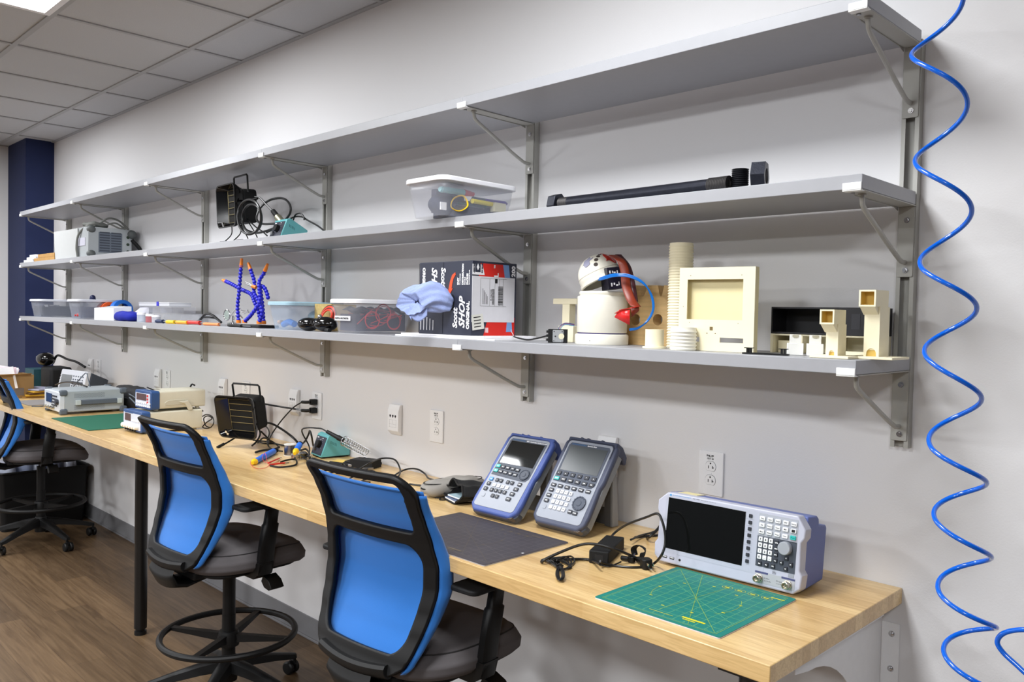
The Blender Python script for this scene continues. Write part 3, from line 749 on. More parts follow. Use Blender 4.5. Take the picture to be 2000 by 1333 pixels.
# ------------------------------------------------------------------ handheld instruments
def handheld(name, label, x, y, rz, tilt, shell, dark, kind):
    t = thing(name, label, 'handheld instrument', (x, y, DT+.0235), rz=rz, rx=-(PI/2-tilt))
    W_, H_ = .201, .293
    out = [(.022, 0), (W_-.022, 0), (W_-.002, .020), (W_+.0005, .05), (W_-.004, .14), (W_+.001, .16), (W_+.001, H_-.018), (W_-.016, H_), (.016, H_), (-.001, H_-.018), (-.001, .16), (.004, .14), (-.0005, .05), (.002, .020)]
    MB().prism(out, 0, .020, 'y').build('shell', shell, t, bevel=.0075, seg=4)
    inn = [(.026, .006), (W_-.026, .006), (W_-.003, .026), (W_-.003, H_-.03), (.003, H_-.03), (.003, .026)]
    MB().prism(inn, .014, .043, 'y').build('rear_case', mat('rear_case_grey', (142, 146, 150), .5), t, bevel=.004)
    # top cap overhanging the back
    MB().prism([(.0, H_-.06), (.0, H_), (.03, H_+.002), (.066, H_-.012), (.074, H_-.035), (.066, H_-.038), (.045, H_-.026), (.030, H_-.04)], .006, W_-.006, 'x').build('top_cap', shell, t, bevel=.005, seg=3)
    for xx in (.05, .075, .13): MB().cyl((xx, .012, H_-.002), (xx, .012, H_+.004), .007).build('cap_bump', shell, t)
    MB().prism([(.016, -.0), (W_-.016, 0), (W_-.003, .016), (W_-.003, .030), (.003, .030), (.003, .016)], .012, .038, 'y').build('bottom_cap', dark, t, bevel=.004)
    # corner vents at lower right
    b = MB()
    for k_ in range(3): b.prism([(W_-.030+.005*k_, .0), (W_-.027+.005*k_, .0), (W_-.020+.005*k_, .006), (W_-.023+.005*k_, .006)], .004, .024, 'y')
    b.build('corner_vent', mat('vent_grey_brown', (96, 88, 84), .6), t)
    # recessed panel outline
    P = rrect(W_-.030, H_-.030, .012, 5, cx=W_/2, cy=H_/2+.002)
    MB().prism(P, -.0012, .001, 'y').build('face_plate', M_SILV, t, bevel=.0008)
    # dark upper zone with cut corner
    zl = .130 if kind == 'scope' else .138
    up = [(.021, zl), (W_-.040, zl-.006), (W_-.030, zl-.004), (W_-.021, zl+.008), (W_-.021, H_-.030), (W_-.028, H_-.021), (.028, H_-.021), (.021, H_-.030)]
    MB().prism(up, -.002, -.001, 'y').build('display_bezel', dark, t, bevel=.0006)
    MB().box(.029, -.0026, .176, W_-.029, -.0018, .262).build('screen', M_SCREEN2 if kind != 'scope' else mat('scope_display_glass', (30, 32, 33), .05), t, bevel=.0004)
    tx = MB(); wt = MB(); n_ = 0
    def K(nm, w_, h, m, x, z, s_='', ts=.005, ink=None):
        put(keyproto(nm, w_, h, .003, m, r=.002), t, x, -.0016, z)
        if s_: (tx if ink else wt).text(s_, ts, face_y(x, -.0049, z-ts*.35), 0, bold=.0003, align='CENTER')
    if kind == 'scope':
        for i in range(5):
            K('teal_key' if i == 0 else 'menu_key', .017, .0115, M_TEAL if i == 0 else M_KEY, .033+.0215*i, .1625-.0005*i, ['CH1', 'SET', 'MEAS', 'CUR', 'TRIG'][i], .0042)
            K('teal_key' if i == 0 else 'menu_key', .017, .0115, M_TEAL if i == 0 else M_KEY, .033+.0215*i, .1455-.0008*i, ['CH2', 'MODE', 'ZOOM', 'REF', 'MASK'][i], .0042)
        kx, kz, kr = .155, .148, .0185
        lay = [(.033, .116, .0155, .0125, M_BLUEKEY, 'RUN'), (.0565, .116, .0125, .0125, M_KEY, '1'), (.072, .116, .0125, .0125, M_KEY, '2'), (.098, .116, .0125, .0125, M_KEY, '<'), (.1145, .116, .0125, .0125, M_KEY, '>'), (.143, .116, .015, .0125, M_KEY, 'AUTO'),
               (.033, .098, .0145, .0125, M_KEY, 'V'), (.056, .096, .013, .0115, M_KEYW, '4'), (.0725, .096, .013, .0115, M_KEYW, '5'), (.089, .096, .013, .0115, M_KEYW, '6'), (.1055, .096, .013, .0115, M_KEYW, '7'), (.139, .097, .018, .0125, M_KEY, 'FILE'),
               (.032, .078, .015, .013, M_KEY, 'A'), (.056, .078, .0135, .013, M_KEY, 'B'), (.0725, .0785, .0135, .0125, M_KEY, 'C'), (.089, .0785, .0135, .0125, M_KEY, 'D'), (.106, .0785, .0135, .0125, M_KEY, 'E'), (.135, .0785, .018, .0125, M_KEY, 'HELP'),
               (.071, .0585, .0135, .0125, M_KEY, '-'), (.0875, .0585, .0135, .0125, M_KEY, '+'), (.131, .0585, .0185, .0125, M_KEY, 'SETUP')]
        lay = [(x_*1.12-.003, z_*.96+.002, a_, b_, m_, s_) for (x_, z_, a_, b_, m_, s_) in lay]
        pk = (.037, .055)
        words_ = ('ROHDE&SCHWARZ', 'RTH  HANDHELD OSCILLOSCOPE')
    else:
        for i in range(6):
            K('menu_key', .017, .0125, M_KEY, .0325+.0268*i, .1655-.0002*i, 'o', .005)
            K('teal_key' if i == 0 else 'menu_key', .0185, .0115, M_TEAL if i == 0 else M_KEY, .0335+.0268*i, .1465-.0003*i, ['PRESET', 'SETUP', 'MODE', 'SAVE', 'USER', 'FILE'][i], .0038)
        kx, kz, kr = .153, .082, .0225
        lay = [(.033+.0265*i, .1235, .018, .011, M_KEY, ['FREQ', 'AMPT', 'MEAS', 'BW', 'TRACE', 'MARKER'][i]) for i in range(6)]
        lay += [(.033, .1065-.018*i, .017, .0115, M_KEY, ['SWEEP', 'SPAN', 'LINES'][i]) for i in range(3)]
        for j in range(3):
            for i in range(3): lay.append((.059+.0165*i, .1065-.0175*j, .0125, .012, M_KEYW, ['789', '456', '123'][j][i]))
            lay.append((.110, .1055-.0175*j, .0115, .0115, M_KEYW, ['G', 'M', 'k'][j]))
        for i in range(4): lay.append((.059+.0165*i, .0535, .0125, .012, M_KEYW, '.0-H'[i]))
        lay += [(.134, .052, .0145, .0125, M_KEY, 'BACK'), (.153, .0505, .018, .0115, M_KEY, 'ENTER')]
        pk = (.035, .050)
        words_ = ('ROHDE&SCHWARZ', 'Spectrum Rider')
    for (x_, z_, a_, b_, m_, s_) in lay:
        K('white_key' if m_ is M_KEYW else 'blue_key' if m_ is M_BLUEKEY else 'key', a_, b_, m_, x_, z_, s_, .0048 if len(s_) < 3 else .0036, ink=(m_ is M_KEYW))
    put(keyproto('power_key', .013, .013, .0015, M_SILV, r=.004), t, pk[0], -.0012, pk[1])
    wh = MB().lathe([(kr, -.0012), (kr, -.005), (kr*.82, -.0065), (kr*.78, -.0052), (kr*.40, -.0052), (kr*.36, -.0064), (0, -.0066)], axis='y', c=(kx, 0, kz), n=40, cap=False)
    for i in range(14):
        a = 2*PI*i/14; wh.cyl((kx+kr*.93*math.cos(a), -.005, kz+kr*.93*math.sin(a)), (kx+kr*.93*math.cos(a), -.0066, kz+kr*.93*math.sin(a)), kr*.1, n=8)
    wh.build('scroll_wheel', dark, t)
    MB().text(words_[0], .0062, face_y(.032, -.0021, .2655), 0, bold=.0002).build('maker_lettering', mat('bezel_blue_ink', (44, 92, 140), .5), t)
    MB().text(words_[1], .0056, face_y(.092, -.0021, .2655), 0, bold=.0002).build('model_lettering', M_INKW, t)
    wt.build('key_lettering', M_INKW, t)
    tx.build('white_key_lettering', M_INK, t)
    # kickstand: two side legs and a cross bar, down to the worktop
    ct, st = math.cos(tilt), math.sin(tilt)
    def loc_(yy, zz): # world offset from root (depth back, height above worktop) -> local (y,z)
        h = zz-.0235
        return (yy*st-h*ct, yy*ct+h*st)
    a0 = (.048, H_-.04); foot = loc_(.215, .0015); footf = loc_(.185, .0015); mid = loc_(.195, .055)
    for xx in (.030, W_-.038):
        MB().prism([(a0[0]-.004, a0[1]-.012), (a0[0]+.010, a0[1]), (foot[0], foot[1]), (footf[0], footf[1])], xx, xx+.008, 'x').build('stand_leg', mat('stand_grey', (146, 148, 150), .5), t, bevel=.001)
    for x_0 in (.038, W_-.060): MB().prism([(a0[0]-.004, a0[1]-.014), (a0[0]+.004, a0[1]-.004), (foot[0]-.002, foot[1]), (footf[0], footf[1])], x_0, x_0+.022, 'x').build('stand_web', mat('stand_dark_grey', (92, 92, 94), .55), t)
    mid2 = loc_(.188, .050); f2 = loc_(.200, .0015)
    MB().prism([(f2[0], f2[1]), (f2[0]+.003, f2[1]+.001), (mid[0]+.003, mid[1]+.001), (mid[0], mid[1])], .038, W_-.038, 'x').build('stand_crossbar', mat('stand_dark_grey', (92, 92, 94), .55), t)
    return t
handheld('handheld_oscilloscope', 'blue handheld oscilloscope on its kickstand, beside the black pouch', -1.0830, -.319, .025, .862, M_NAVYP, mat('scope_bezel_slate', (74, 80, 92), .5), 'scope')
handheld('handheld_spectrum_analyzer', 'slate grey handheld analyzer on its kickstand, beside the power adapter', -.8500, -.280, .015, .94, M_SLATE, mat('analyzer_bezel_slate', (70, 77, 92), .5), 'sa')

# ------------------------------------------------------------------ cutting mats
def line(b, x0, y0, x1, y1, w_, z, mi):
    d = Vector((x1-x0, y1-y0)); d.normalize(); n = Vector((-d.y, d.x))*w_/2
    b.add([(x0+n.x, y0+n.y, z), (x1+n.x, y1+n.y, z), (x1-n.x, y1-n.y, z), (x0-n.x, y0-n.y, z)], [(0, 1, 2, 3)], mi)
def cutting_mat(name, label, cx, cy, w_, h, rz, m, ln, ln2, under, words_):
    t = thing(name, label, 'cutting mat', (cx, cy, DT), rz=rz)
    MB().prism(rrect(w_, h, .006, 4), .0003, .0026).build('backing', under, t)
    b = MB().prism(rrect(w_, h, .006, 4), .0026, .0038, mi=0)
    z = .0040; st = .0254; nx = int((w_-.02)/st); ny = int((h-.02)/st); gx_, gy_ = nx*st/2, ny*st/2
    for i in range(nx+1): line(b, -gx_+i*st, -gy_, -gx_+i*st, gy_, .0009, z, 1)
    for i in range(ny+1): line(b, -gx_, -gy_+i*st, gx_, -gy_+i*st, .0009, z, 1)
    for s_ in (0, .004):
        for (x0, y0, x1, y1) in ((-gx_-s_, -gy_-s_, gx_+s_, -gy_-s_), (gx_+s_, -gy_-s_, gx_+s_, gy_+s_), (gx_+s_, gy_+s_, -gx_-s_, gy_+s_), (-gx_-s_, gy_+s_, -gx_-s_, -gy_-s_)): line(b, x0, y0, x1, y1, .0009, z, 2)
    line(b, -gx_, gy_, gx_, -gy_, .0009, z+.0001, 2)
    line(b, -gx_*.55, gy_, gx_*.55, -gy_, .0009, z+.0001, 2); line(b, -gx_, gy_*.55, gx_, -gy_*.55, .0009, z+.0001, 1)
    line(b, gx_*.1, gy_*.8, -gx_*.1, -gy_*.8, .0009, z+.0001, 2)
    for (a0, a1) in ((150, 215), (-35, 35)):
        for k_ in range(10):
            p, q = math.radians(a0+(a1-a0)*k_/10), math.radians(a0+(a1-a0)*(k_+1)/10)
            line(b, .1*math.cos(p), .1*math.sin(p), .1*math.cos(q), .1*math.sin(q), .001, z+.0001, 2)
    if words_:
        def bar(x, y, w1, h1): b.add([(x, y, z+.0003), (x+w1, y, z+.0003), (x+w1, y+h1, z+.0003), (x, y+h1, z+.0003)], [(0, 1, 2, 3)], 3)
        def ring(x, y, rx_, ry_, w1=.0008):
            for k_ in range(16):
                p, q = 2*PI*k_/16, 2*PI*(k_+1)/16; line(b, x+rx_*math.cos(p), y+ry_*math.sin(p), x+rx_*math.cos(q), y+ry_*math.sin(q), w1, z+.0003, 3)
        bar(.045, -.128, .055, .007); bar(.052, -.136, .03, .004); bar(-.03, -.138, .06, .0015)
        for k_ in range(4):
            ring(.012+.033*k_, .118, .013, .009); bar(.005+.033*k_, .115, .012, .005)
        bar(.115, .13, .032, .004)
        for k_ in range(9):
            a = 2*PI*k_/9+.3; bar(.1*math.cos(a)-.004, .1*math.sin(a)-.0015, .008, .003)
    if words_ == 'dark':
        r3 = random.Random(5)
        for k_ in range(26):
            x, y, a = r3.uniform(-.2, .2), r3.uniform(-.14, .14), r3.uniform(0, PI); l_ = r3.uniform(.01, .06)
            line(b, x, y, x+l_*math.cos(a), max(-.15, min(.15, y+l_*math.sin(a))), .0005, z+.0002, 1)
    for i in range(1, nx): b.text(str(i), .006, Matrix.Translation((-gx_+i*st, -gy_+.002, z+.0002)), 1)
    b.build('printed_sheet', [m, ln, ln2, M_YLINE2 if m is M_GMAT else ln2], t)
    return t
cutting_mat('cutting_mat', 'square green cutting mat with yellow grid at the right end of the worktop', -.1665, -.4485, .318, .333, .005, M_GMAT, mat('grid_print_green', (112, 186, 132), .6), M_YLINE, mat('white_mat_backing', (214, 210, 222), .5),
            'green')
cutting_mat('cutting_mat', 'dark worn cutting mat in front of the two handheld instruments', -.885, -.482, .457, .323, .0, M_DMAT, M_DLINE, mat('faint_tan_print', (104, 94, 80), .6), mat('grey_mat_backing', (170, 170, 176), .5), 'dark')
cutting_mat('cutting_mat', 'far green cutting mat half under the large grey instrument', -3.935, -.385, .61, .46, .0, M_GMAT2, mat('grid_print_dark', (30, 112, 86), .6), mat('border_print_dark', (34, 118, 90), .6), mat('dark_mat_backing', (20, 70, 56), .6), '')
o = MB().box(-.003, -.003, .0042, .003, .003, .0047).build('paper_scrap', M_WHITEP, loc=(0, 0, 0)); p = D(1021, 1082, .003); o.location = (p.x, p.y, DT-.0002); tag(o, 'tiny white paper scrap on the dark worn mat', 'scrap')

# ------------------------------------------------------------------ power adapter and its cords
def cable(name, label, cat, pts, r, m=None, parent=None, group=None, **k):
    o = MB().tube(pts, r, **k).build(name, m or M_RUB, parent)
    if label: tag(o, label, cat, group)
    return o
a0 = D(1188, 1106); a1 = D(1235, 1057)
yaw = math.atan2(a1.y-a0.y, a1.x-a0.x)
t = thing('power_adapter', 'black brick power adapter lying left of the white analyzer', 'power adapter', (a0.x, a0.y, DT), rz=yaw)
MB().box(0, 0, .0005, .165, .052, .034).build('brick', M_BLACKMATT, t, bevel=.003)
MB().box(-.0006, .014, .009, .004, .036, .025).build('inlet', M_INK, t)
MB().tube([(.165, .026, .017), (.182, .026, .016), (.195, .028, .014)], .006).build('strain_relief', M_BLACK, t)
def DL(l): return [D(x, y, h) for (x, y, h) in l]
cable('looped_mains_cord', 'black mains cord looping around the brick adapter to its plug', 'cord', DL([(1172, 1103, .02), (1150, 1094, .004), (1110, 1093, .004), (1066, 1093, .004), (1058, 1098, .006), (1075, 1088, .02), (1130, 1066, .045), (1165, 1064, .05), (1205, 1075, .040), (1235, 1087, .018), (1250, 1094, .008)]), .0036)
p = D(1246, 1093, .008)
t = thing('mains_plug', 'black three-pin plug with metal prongs near the green mat corner', 'plug', (p.x, p.y, DT+.0), rz=math.radians(-32))
MB().tube([(0, 0, .008), (.03, 0, .011), (.045, 0, .013)], .008, n=10).prism(rrect(.030, .026, .008, 4, cx=.055, cy=0), .001, .026).build('plug_body', M_BLACK, t, bevel=.003)
for (y_, z_) in ((-.006, .018), (.006, .018)): MB().box(.070, y_-.0008, z_-.003, .087, y_+.0008, z_+.003).build('prong', M_CHROME, t)
MB().cyl((.070, 0, .008), (.089, 0, .008), .0025).build('prong', M_CHROME, t)
cable('velcro_strap', 'black hook-and-loop strap curled up beside the adapter', 'strap', DL([(1240, 1085, .012), (1238, 1072, .03), (1248, 1066, .045), (1260, 1074, .038), (1258, 1084, .02), (1250, 1086, .012)]), .008, M_BLACKMATT, flat=.18)
cable('adapter_lead', 'thin black lead rising from the adapter over the left edge of the analyzer', 'cord', [D(1186, 1062, .03), Y(1200, 1042, -.24), Y(1225, 1025, -.26), Y(1262, 1011, -.29), Y(1284, 1004, -.315), Y(1293, 1018, -.325), Y(1299, 1042, -.33), Y(1299, 1064, -.335), Y(1292, 1085, -.345)]+DL([(1279, 1100, .010), (1262, 1107, .004), (1235, 1109, .003), (1200, 1106, .003), (1178, 1100, .012), (1172, 1097, .02)]), .0033)
cable('monitor_cord', 'black cord running behind the analyzer from the adapter', 'cord', DL([(1232, 1055, .015), (1250, 1047, .010), (1275, 1040, .008), (1300, 1028, .008), (1322, 1018, .006)]), .003)
cable('monitor_cord', 'black cord lying flat toward the rear of the analyzer', 'cord', DL([(1240, 1050, .004), (1262, 1048, .004), (1285, 1046, .004), (1310, 1042, .004)]), .0035)
cable('monitor_cord', 'short black cord folded between adapter and analyzer', 'cord', DL([(1264, 1052, .004), (1270, 1048, .02), (1284, 1035, .035), (1293, 1022, .05), (1296, 1012, .06)]), .0042)
b = MB()
for k_ in range(5):
    r_ = random.Random(k_)
    q = [(1092+r_.uniform(-3, 3), 1114, .004), (1080+3*k_, 1103-k_, .006), (1064+6*k_, 1094, .005+.003*k_), (1078+9*k_, 1091-k_, .006), (1098+6*k_, 1098, .005), (1116-3*k_, 1108+k_, .004), (1096, 1113, .005)]
    b.tube(DL(q), .0022, n=6, res=5)
o = b.build('cord_bundle', M_RUB); tag(o, 'bundle of thin black cord loops spread near the worktop edge', 'cord')
b = MB()
for k_ in range(4):
    q = [(1094+(k_-1.5)*1.3+dx, y_, h) for dx, y_, h in ((0, 1106, .010), (-5, 1116, .009), (-5, 1126, .008), (1, 1134, .006), (6, 1126, .010), (4, 1114, .012))]
    b.tube(DL(q), .0024, n=6, res=5, closed=True)
b.tube(DL([(1086, 1106, .016), (1094, 1103, .02), (1100, 1107, .016)]), .0028, n=6)
o = b.build('cord_coil', M_CABBLK); tag(o, 'small tied coil of black cord hanging toward the worktop front edge', 'cord')
t = thing('barrel_plug', 'small right-angle barrel plug lying right of the adapter', 'plug', D(1213, 1096), rz=.2)
MB().cyl((0, 0, .008), (.022, 0, .009), .006).prism(rrect(.018, .018, .006, 4, cx=.030, cy=0), .002, .018).build('plug_body', M_BLACK, t, bevel=.002)
MB().cyl((.030, .008, .010), (.026, .024, .018), .0026).build('metal_tip', M_CHROME, t)
cable('thin_lead', 'thin black lead from the adapter to the barrel plug', 'cord', DL([(1172, 1104, .004), (1190, 1107, .003), (1202, 1103, .004), (1213, 1098, .008)]), .002)

# ------------------------------------------------------------------ zipped bag and pouch
def pillow(b, L_, W_, H_, c, rz, mi=0, n=3.0, dz=None, taper=0):
    R = Matrix.Translation(c) @ Matrix.Rotation(rz, 4, 'Z')
    def fn(u, v):
        a = 2*PI*u; ca, sa = math.cos(a), math.sin(a); rr = (abs(ca)**n+abs(sa)**n)**(-1/n)
        p = math.pi*(v-.5); r = math.cos(p)**.45 if abs(v-.5) < .4999 else 0
        z = H_/2+H_/2*math.sin(p)
        x = L_/2*ca*rr*r; y = W_/2*sa*rr*r*(1-taper*(x/L_+.5))
        z += .0025*math.sin(x*60+y*35)+(.002*math.sin(y*110-x*20))
        return tuple(R @ Vector((x, y, max(.0008, z))))
    return b.grid(fn, 48, 16, mi)
o_ = D(862, 962)
t = thing('zip_case', 'grey zipped soft case behind the black drawstring pouch', 'case', (-1.345, -.150, DT), rz=math.radians(82))
b = MB(); pillow(b, .25, .105, .056, (0, 0, 0), 0); b.build('soft_body', mat('grey_case_fabric', (150, 146, 140), .8, bump=.4, bscale=900), t)
MB().tube([(.125*math.cos(a)*1.01, .0525*math.sin(a)*1.01, .031) for a in [2*PI*i/28 for i in range(28)]], .0026, n=6, res=2, closed=True).build('zip_band', M_BLACKMATT, t)
MB().tube([(.118*math.cos(a), .048*math.sin(a), .048) for a in [2*PI*i/28 for i in range(28)]], .0016, n=6, res=2, closed=True).build('piping', M_BLACKMATT, t)
t = thing('drawstring_pouch', 'open black drawstring pouch with booklets inside, left of the blue handheld', 'pouch', Vector((-1.235, -.205, DT)), rz=math.radians(72))
def pf(u, v):
    a = 2*PI*u; x = .0+.125*v
    wy = .072*(1-.18*v); hz = .034*(1-.25*v)*(1+.12*math.sin(5*a+2))
    y = wy*math.cos(a)*(1+.05*math.sin(9*a)); z = hz+hz*.97*math.sin(a)
    return (x-.03+.012*math.sin(a), y, max(.0015, z+.002*math.sin(a*7+x*90)))
b = MB().grid(pf, 64, 14)
b.grid(lambda u, v: tuple(Vector(pf(u, 1)).lerp(Vector((.107, 0, .026)), v)), 64, 3)
b.build('fabric_sack', mat('black_pouch_fabric', (26, 26, 27), .85, bump=.6, bscale=260), t, solid=.0012)
MB().tube([tuple(Vector(pf(i/40, 0))+Vector((-.002, 0, .001))) for i in range(40)], .0035, n=7, res=1, closed=True).build('hem', mat('black_hem', (20, 18, 18), .9), t)
MB().tube([(-.035, .05, .006), (-.055, .055, .004), (-.065, .04, .003), (-.05, .03, .003), (-.04, .045, .004), (-.07, .07, .004)], .0018, n=6).build('drawstring', M_BLACKMATT, t)
for k_, (dz, rz_, c_) in enumerate(((.0, .0, (96, 110, 140)), (.007, .15, (170, 196, 206)))):
    p = Vector((-1.235+.004*k_, -.205+.012*k_, 0))
    o = MB().box(-.045, -.042, .0, .06, .042, .0045).box(-.0448, -.0418, .0045, .0598, .0418, .005, 1).build('booklet', [M_KEYW, mat('booklet_cover_%d' % k_, c_, .35, noise=.35, nscale=30)], loc=(0, 0, 0))
    o.location = (p.x, p.y, DT+.0075+dz*1.2); o.rotation_euler = (0, 0, math.radians(72)+rz_)
    tag(o, ['lower dark blue booklet sticking out of the black pouch', 'upper pale booklet inside the black pouch'][k_], 'booklet')

# ------------------------------------------------------------------ soldering corner
def solder_station(name, label, loc, rz, W_=.115, Dp=.135):
    t = thing(name, label, 'soldering station', loc, rz=rz)
    prof = [(0, .006), (.034, .096), (.05, .102), (Dp, .055), (Dp, .006)]
    MB().prism([(p[0], p[1]) for p in prof], -W_, 0, 'x').build('case', M_TEALBOX, t, bevel=.003)
    MB().box(-W_+.006, .008, 0, -.006, Dp-.008, .007).build('rubber_base', M_BLACKMATT, t)
    R = Matrix.Rotation(-math.atan2(.034, .09), 4, 'X')
    b = MB(); b.T = Matrix.Translation((0, 0, .006)) @ R
    b.prism(rrect(W_-.014, .080, .003, 3, cx=-W_/2, cy=.047), -.0016, .001, 'y'); b.build('control_panel', mat('panel_charcoal', (52, 54, 66), .45), t)
    b = MB(); b.T = Matrix.Translation((0, 0, .006)) @ R; b.lathe([(.016, -.0016), (.017, -.006), (.015, -.018), (0, -.0185)], axis='y', c=(-W_*.45, 0, .052), n=24, cap=False); b.build('dial', M_BLACK, t)
    b = MB(); b.T = Matrix.Translation((0, 0, .006)) @ R
    b.cyl((-W_*.70, -.002, .03), (-W_*.70, -.012, .03), .009).build('iron_socket', M_STEEL, t)
    b = MB(); b.T = Matrix.Translation((0, 0, .006)) @ R
    for k_ in range(9):
        a = math.radians(-130+260*k_/8); c_, s_ = math.sin(a), math.cos(a)
        line2 = [(-W_*.45+.021*c_-.0006, .052+.021*s_), (-W_*.45+.021*c_+.0006, .052+.021*s_), (-W_*.45+.025*c_+.0006, .052+.025*s_), (-W_*.45+.025*c_-.0006, .052+.025*s_)]
        b.prism(line2, -.0022, -.0015, 'y')
    b.cbox(-W_+.025, -.0022, .080, .016, .0008, .004).cbox(-W_*.35, -.0022, .080, .008, .0008, .004)
    b.build('dial_marks', M_INKW, t)
    b = MB()
    for k_ in range(5): b.box(-.0002, .045+.006*k_, .062-.003*k_, .0004, .047+.006*k_, .074-.003*k_)
    b.build('vent_marks', mat('vent_dark_teal', (34, 92, 92), .6), t)
    return t
st = solder_station('soldering_station', 'teal soldering station with dial on the worktop behind the nearest chair', (-2.222, -.138, DT), -.16)
t = thing('iron_stand', 'soldering iron stand with steel coil holder and black base, right of the teal station', 'iron stand', (-2.005, -.085, DT), rz=.25)
MB().box(-.05, -.055, .0005, .075, .05, .014).box(-.045, -.05, .012, .0, .045, .020).build('base', M_BLACKMATT, t, bevel=.004)
MB().box(.005, -.045, .014, .07, .04, .026).build('sponge_tray', M_BLACK, t, bevel=.004)
b = MB(); hel = []
p0, p1 = Vector((-.085, -.005, .092)), Vector((.035, .0, .052)); ax = (p1-p0).normalized(); e1 = ax.cross(Vector((0, 0, 1))).normalized(); e2 = ax.cross(e1)
for k_ in range(133):
    f = k_/132; r_ = .019-.004*f; a = 2*PI*11*f; hel.append(p0+(p1-p0)*f+e1*(r_*math.cos(a))+e2*(r_*math.sin(a)))
b.tube(hel, .0013, n=5, res=1); b.build('coil_spring', M_CHROME, t)
b = MB()
for a in (0, 1.57, 3.14, 4.71): b.tube([p0+e1*(.021*math.cos(a))+e2*(.021*math.sin(a)), p1+ax*.008+e1*(.018*math.cos(a))+e2*(.018*math.sin(a))], .0013, n=5, res=1)
b.tube([p0+e1*(.021*math.cos(a))+e2*(.021*math.sin(a)) for a in [2*PI*i/20 for i in range(20)]], .002, n=6, res=1, closed=True)
b.tube([p1+Vector((-.01, .0, -.018)), p1+Vector((-.015, 0, -.035)), (.0, 0, .014)], .003, n=6); b.tube([p1+Vector((-.01, .0, -.018)), (-.03, .02, .014)], .003, n=6, res=1)
b.build('wire_cage', M_STEEL, t)
R_ = Matrix.Translation(t.location) @ Matrix.Rotation(.25, 4, 'Z')
q0, q1 = R_ @ (p0-ax*.10), R_ @ (p0+ax*.03)
o = MB().cyl(q0, R_ @ (p0-ax*.035), .0075, .0095).cyl(R_ @ (p0-ax*.035), R_ @ (p0-ax*.005), .0115, .0105).cyl(R_ @ (p0-ax*.005), R_ @ (p0+ax*.07), .0042, .003, mi=1).build('soldering_iron', [M_BLACK, M_STEEL]); tag(o, 'black-handled soldering iron resting in the steel coil holder', 'soldering iron')
sx_ = q0
cable('thin_arched_cord', 'thin black iron cord arching over the top of the teal station', 'cord', [sx_, sx_+Vector((-.03, -.02, .012)), sx_+Vector((-.10, -.06, .002)), D(604, 873, .045), D(603, 892, .02), D(606, 893, .012)], .0032)
# sponge, pliers and loose leads seen behind the chair top rail
o = MB().box(-.035, -.025, .0005, .035, .025, .007).build('yellow_sponge', mat('yellow_sponge', (214, 184, 92), .9, bump=.6), loc=(0, 0, 0)); p = D(668, 904); o.location = (p.x, p.y, DT+.0); o.rotation_euler = (0, 0, .4); tag(o, 'flat yellow sponge on the worktop below the teal station', 'sponge')
r_ = random.Random(3)
for k_, (px, py) in enumerate(((660, 915), (682, 920), (700, 926), (718, 930), (735, 938))):
    q = []
    for j in range(6): q.append(D(px+r_.uniform(-30, 30), py+r_.uniform(-14, 10), r_.uniform(.003, .022)))
    cable('tangled_lead', 'short black lead in the tangle behind the nearest chair top rail', 'cord', q, .0028, group='tangled black leads behind the nearest chair')
cable('loop_cord', 'thick black cord arching up from the tangle against the wall', 'cord', [D(700, 918, .01), D(722, 905, .04), Y(745, 896, -.05), Y(770, 898, -.05), Y(781, 915, -.06), D(780, 928, .01), D(770, 936, .004), D(745, 940, .004)], .0034)
cable('loop_cord', 'black cord arch running along the wall to the zipped case', 'cord', [D(757, 940, .004), D(775, 926, .006), Y(795, 917, -.04), Y(815, 917, -.03), Y(830, 926, -.03), D(836, 934, .01), D(846, 938, .02)], .0034)
cable('loop_cord', 'black cord end curving out from behind the nearest chair corner', 'cord', [D(800, 946, .003), D(812, 948, .003), D(822, 949, .004), D(830, 952, .006)], .0034)
t = thing('tool_case', 'small black plastic box against the wall right of the coil holder', 'box', D(713, 913), rz=.35)
MB().box(-.055, -.03, .0005, .055, .035, .032).box(-.05, -.026, .032, .05, .03, .0335, 1).build('case', [M_BLACKMATT, M_INK], t, bevel=.003)
for k_, (px, py) in enumerate(((682, 912), (705, 920))):
    t = thing('hand_pliers', ['black-handled pliers lying open below the coil holder', 'second black pliers lying nearer the chair top rail'][k_], 'pliers', D(px, py), rz=.5+.6*k_)
    MB().tube([(0, 0, .006), (-.05, .012, .007), (-.10, .022, .007)], .0055, n=8).build('handle', M_BLACKMATT, t)
    MB().tube([(0, 0, .006), (-.05, -.012, .007), (-.10, -.020, .007)], .0055, n=8).build('handle', M_BLACKMATT, t)
    MB().prism([(0, -.009), (.018, -.008), (.05, -.001), (.05, .001), (.018, .008), (0, .009), (-.008, 0)], .002, .011).build('jaw', M_STEEL, t, bevel=.001)

def spool(label, p, r, h, wound):
    t = thing('solder_spool', label, 'spool', p)
    MB().lathe([(r, 0.0003), (r, .003), (r*.78, .003), (r*.78, h-.003), (r, h-.003), (r, h), (r*.3, h), (r*.3, 0.0003)], n=32, cap=False).build('reel', wound[1], t)
    MB().lathe([(r*.79, .003), (r*.93, .004), (r*.93, h-.004), (r*.79, h-.003)], n=32, cap=False).build('wound_solder', wound[0], t)
spool('tall silver solder spool standing between the fume extractor and the teal station', D(566, 890), .026, .050, (mat('spool_foil', (150, 150, 156), .25, metal=1, noise=.5, nscale=60), M_OFFW))
spool('short bright solder spool in front of the tall spool', D(577, 899), .019, .027, (mat('bright_solder', (205, 200, 192), .25, metal=1), M_CLEAR))
spool('brass-tinted small spool beside the short bright spool', D(592, 896), .016, .024, (mat('brass_solder', (150, 140, 96), .3, metal=1), M_STEEL))
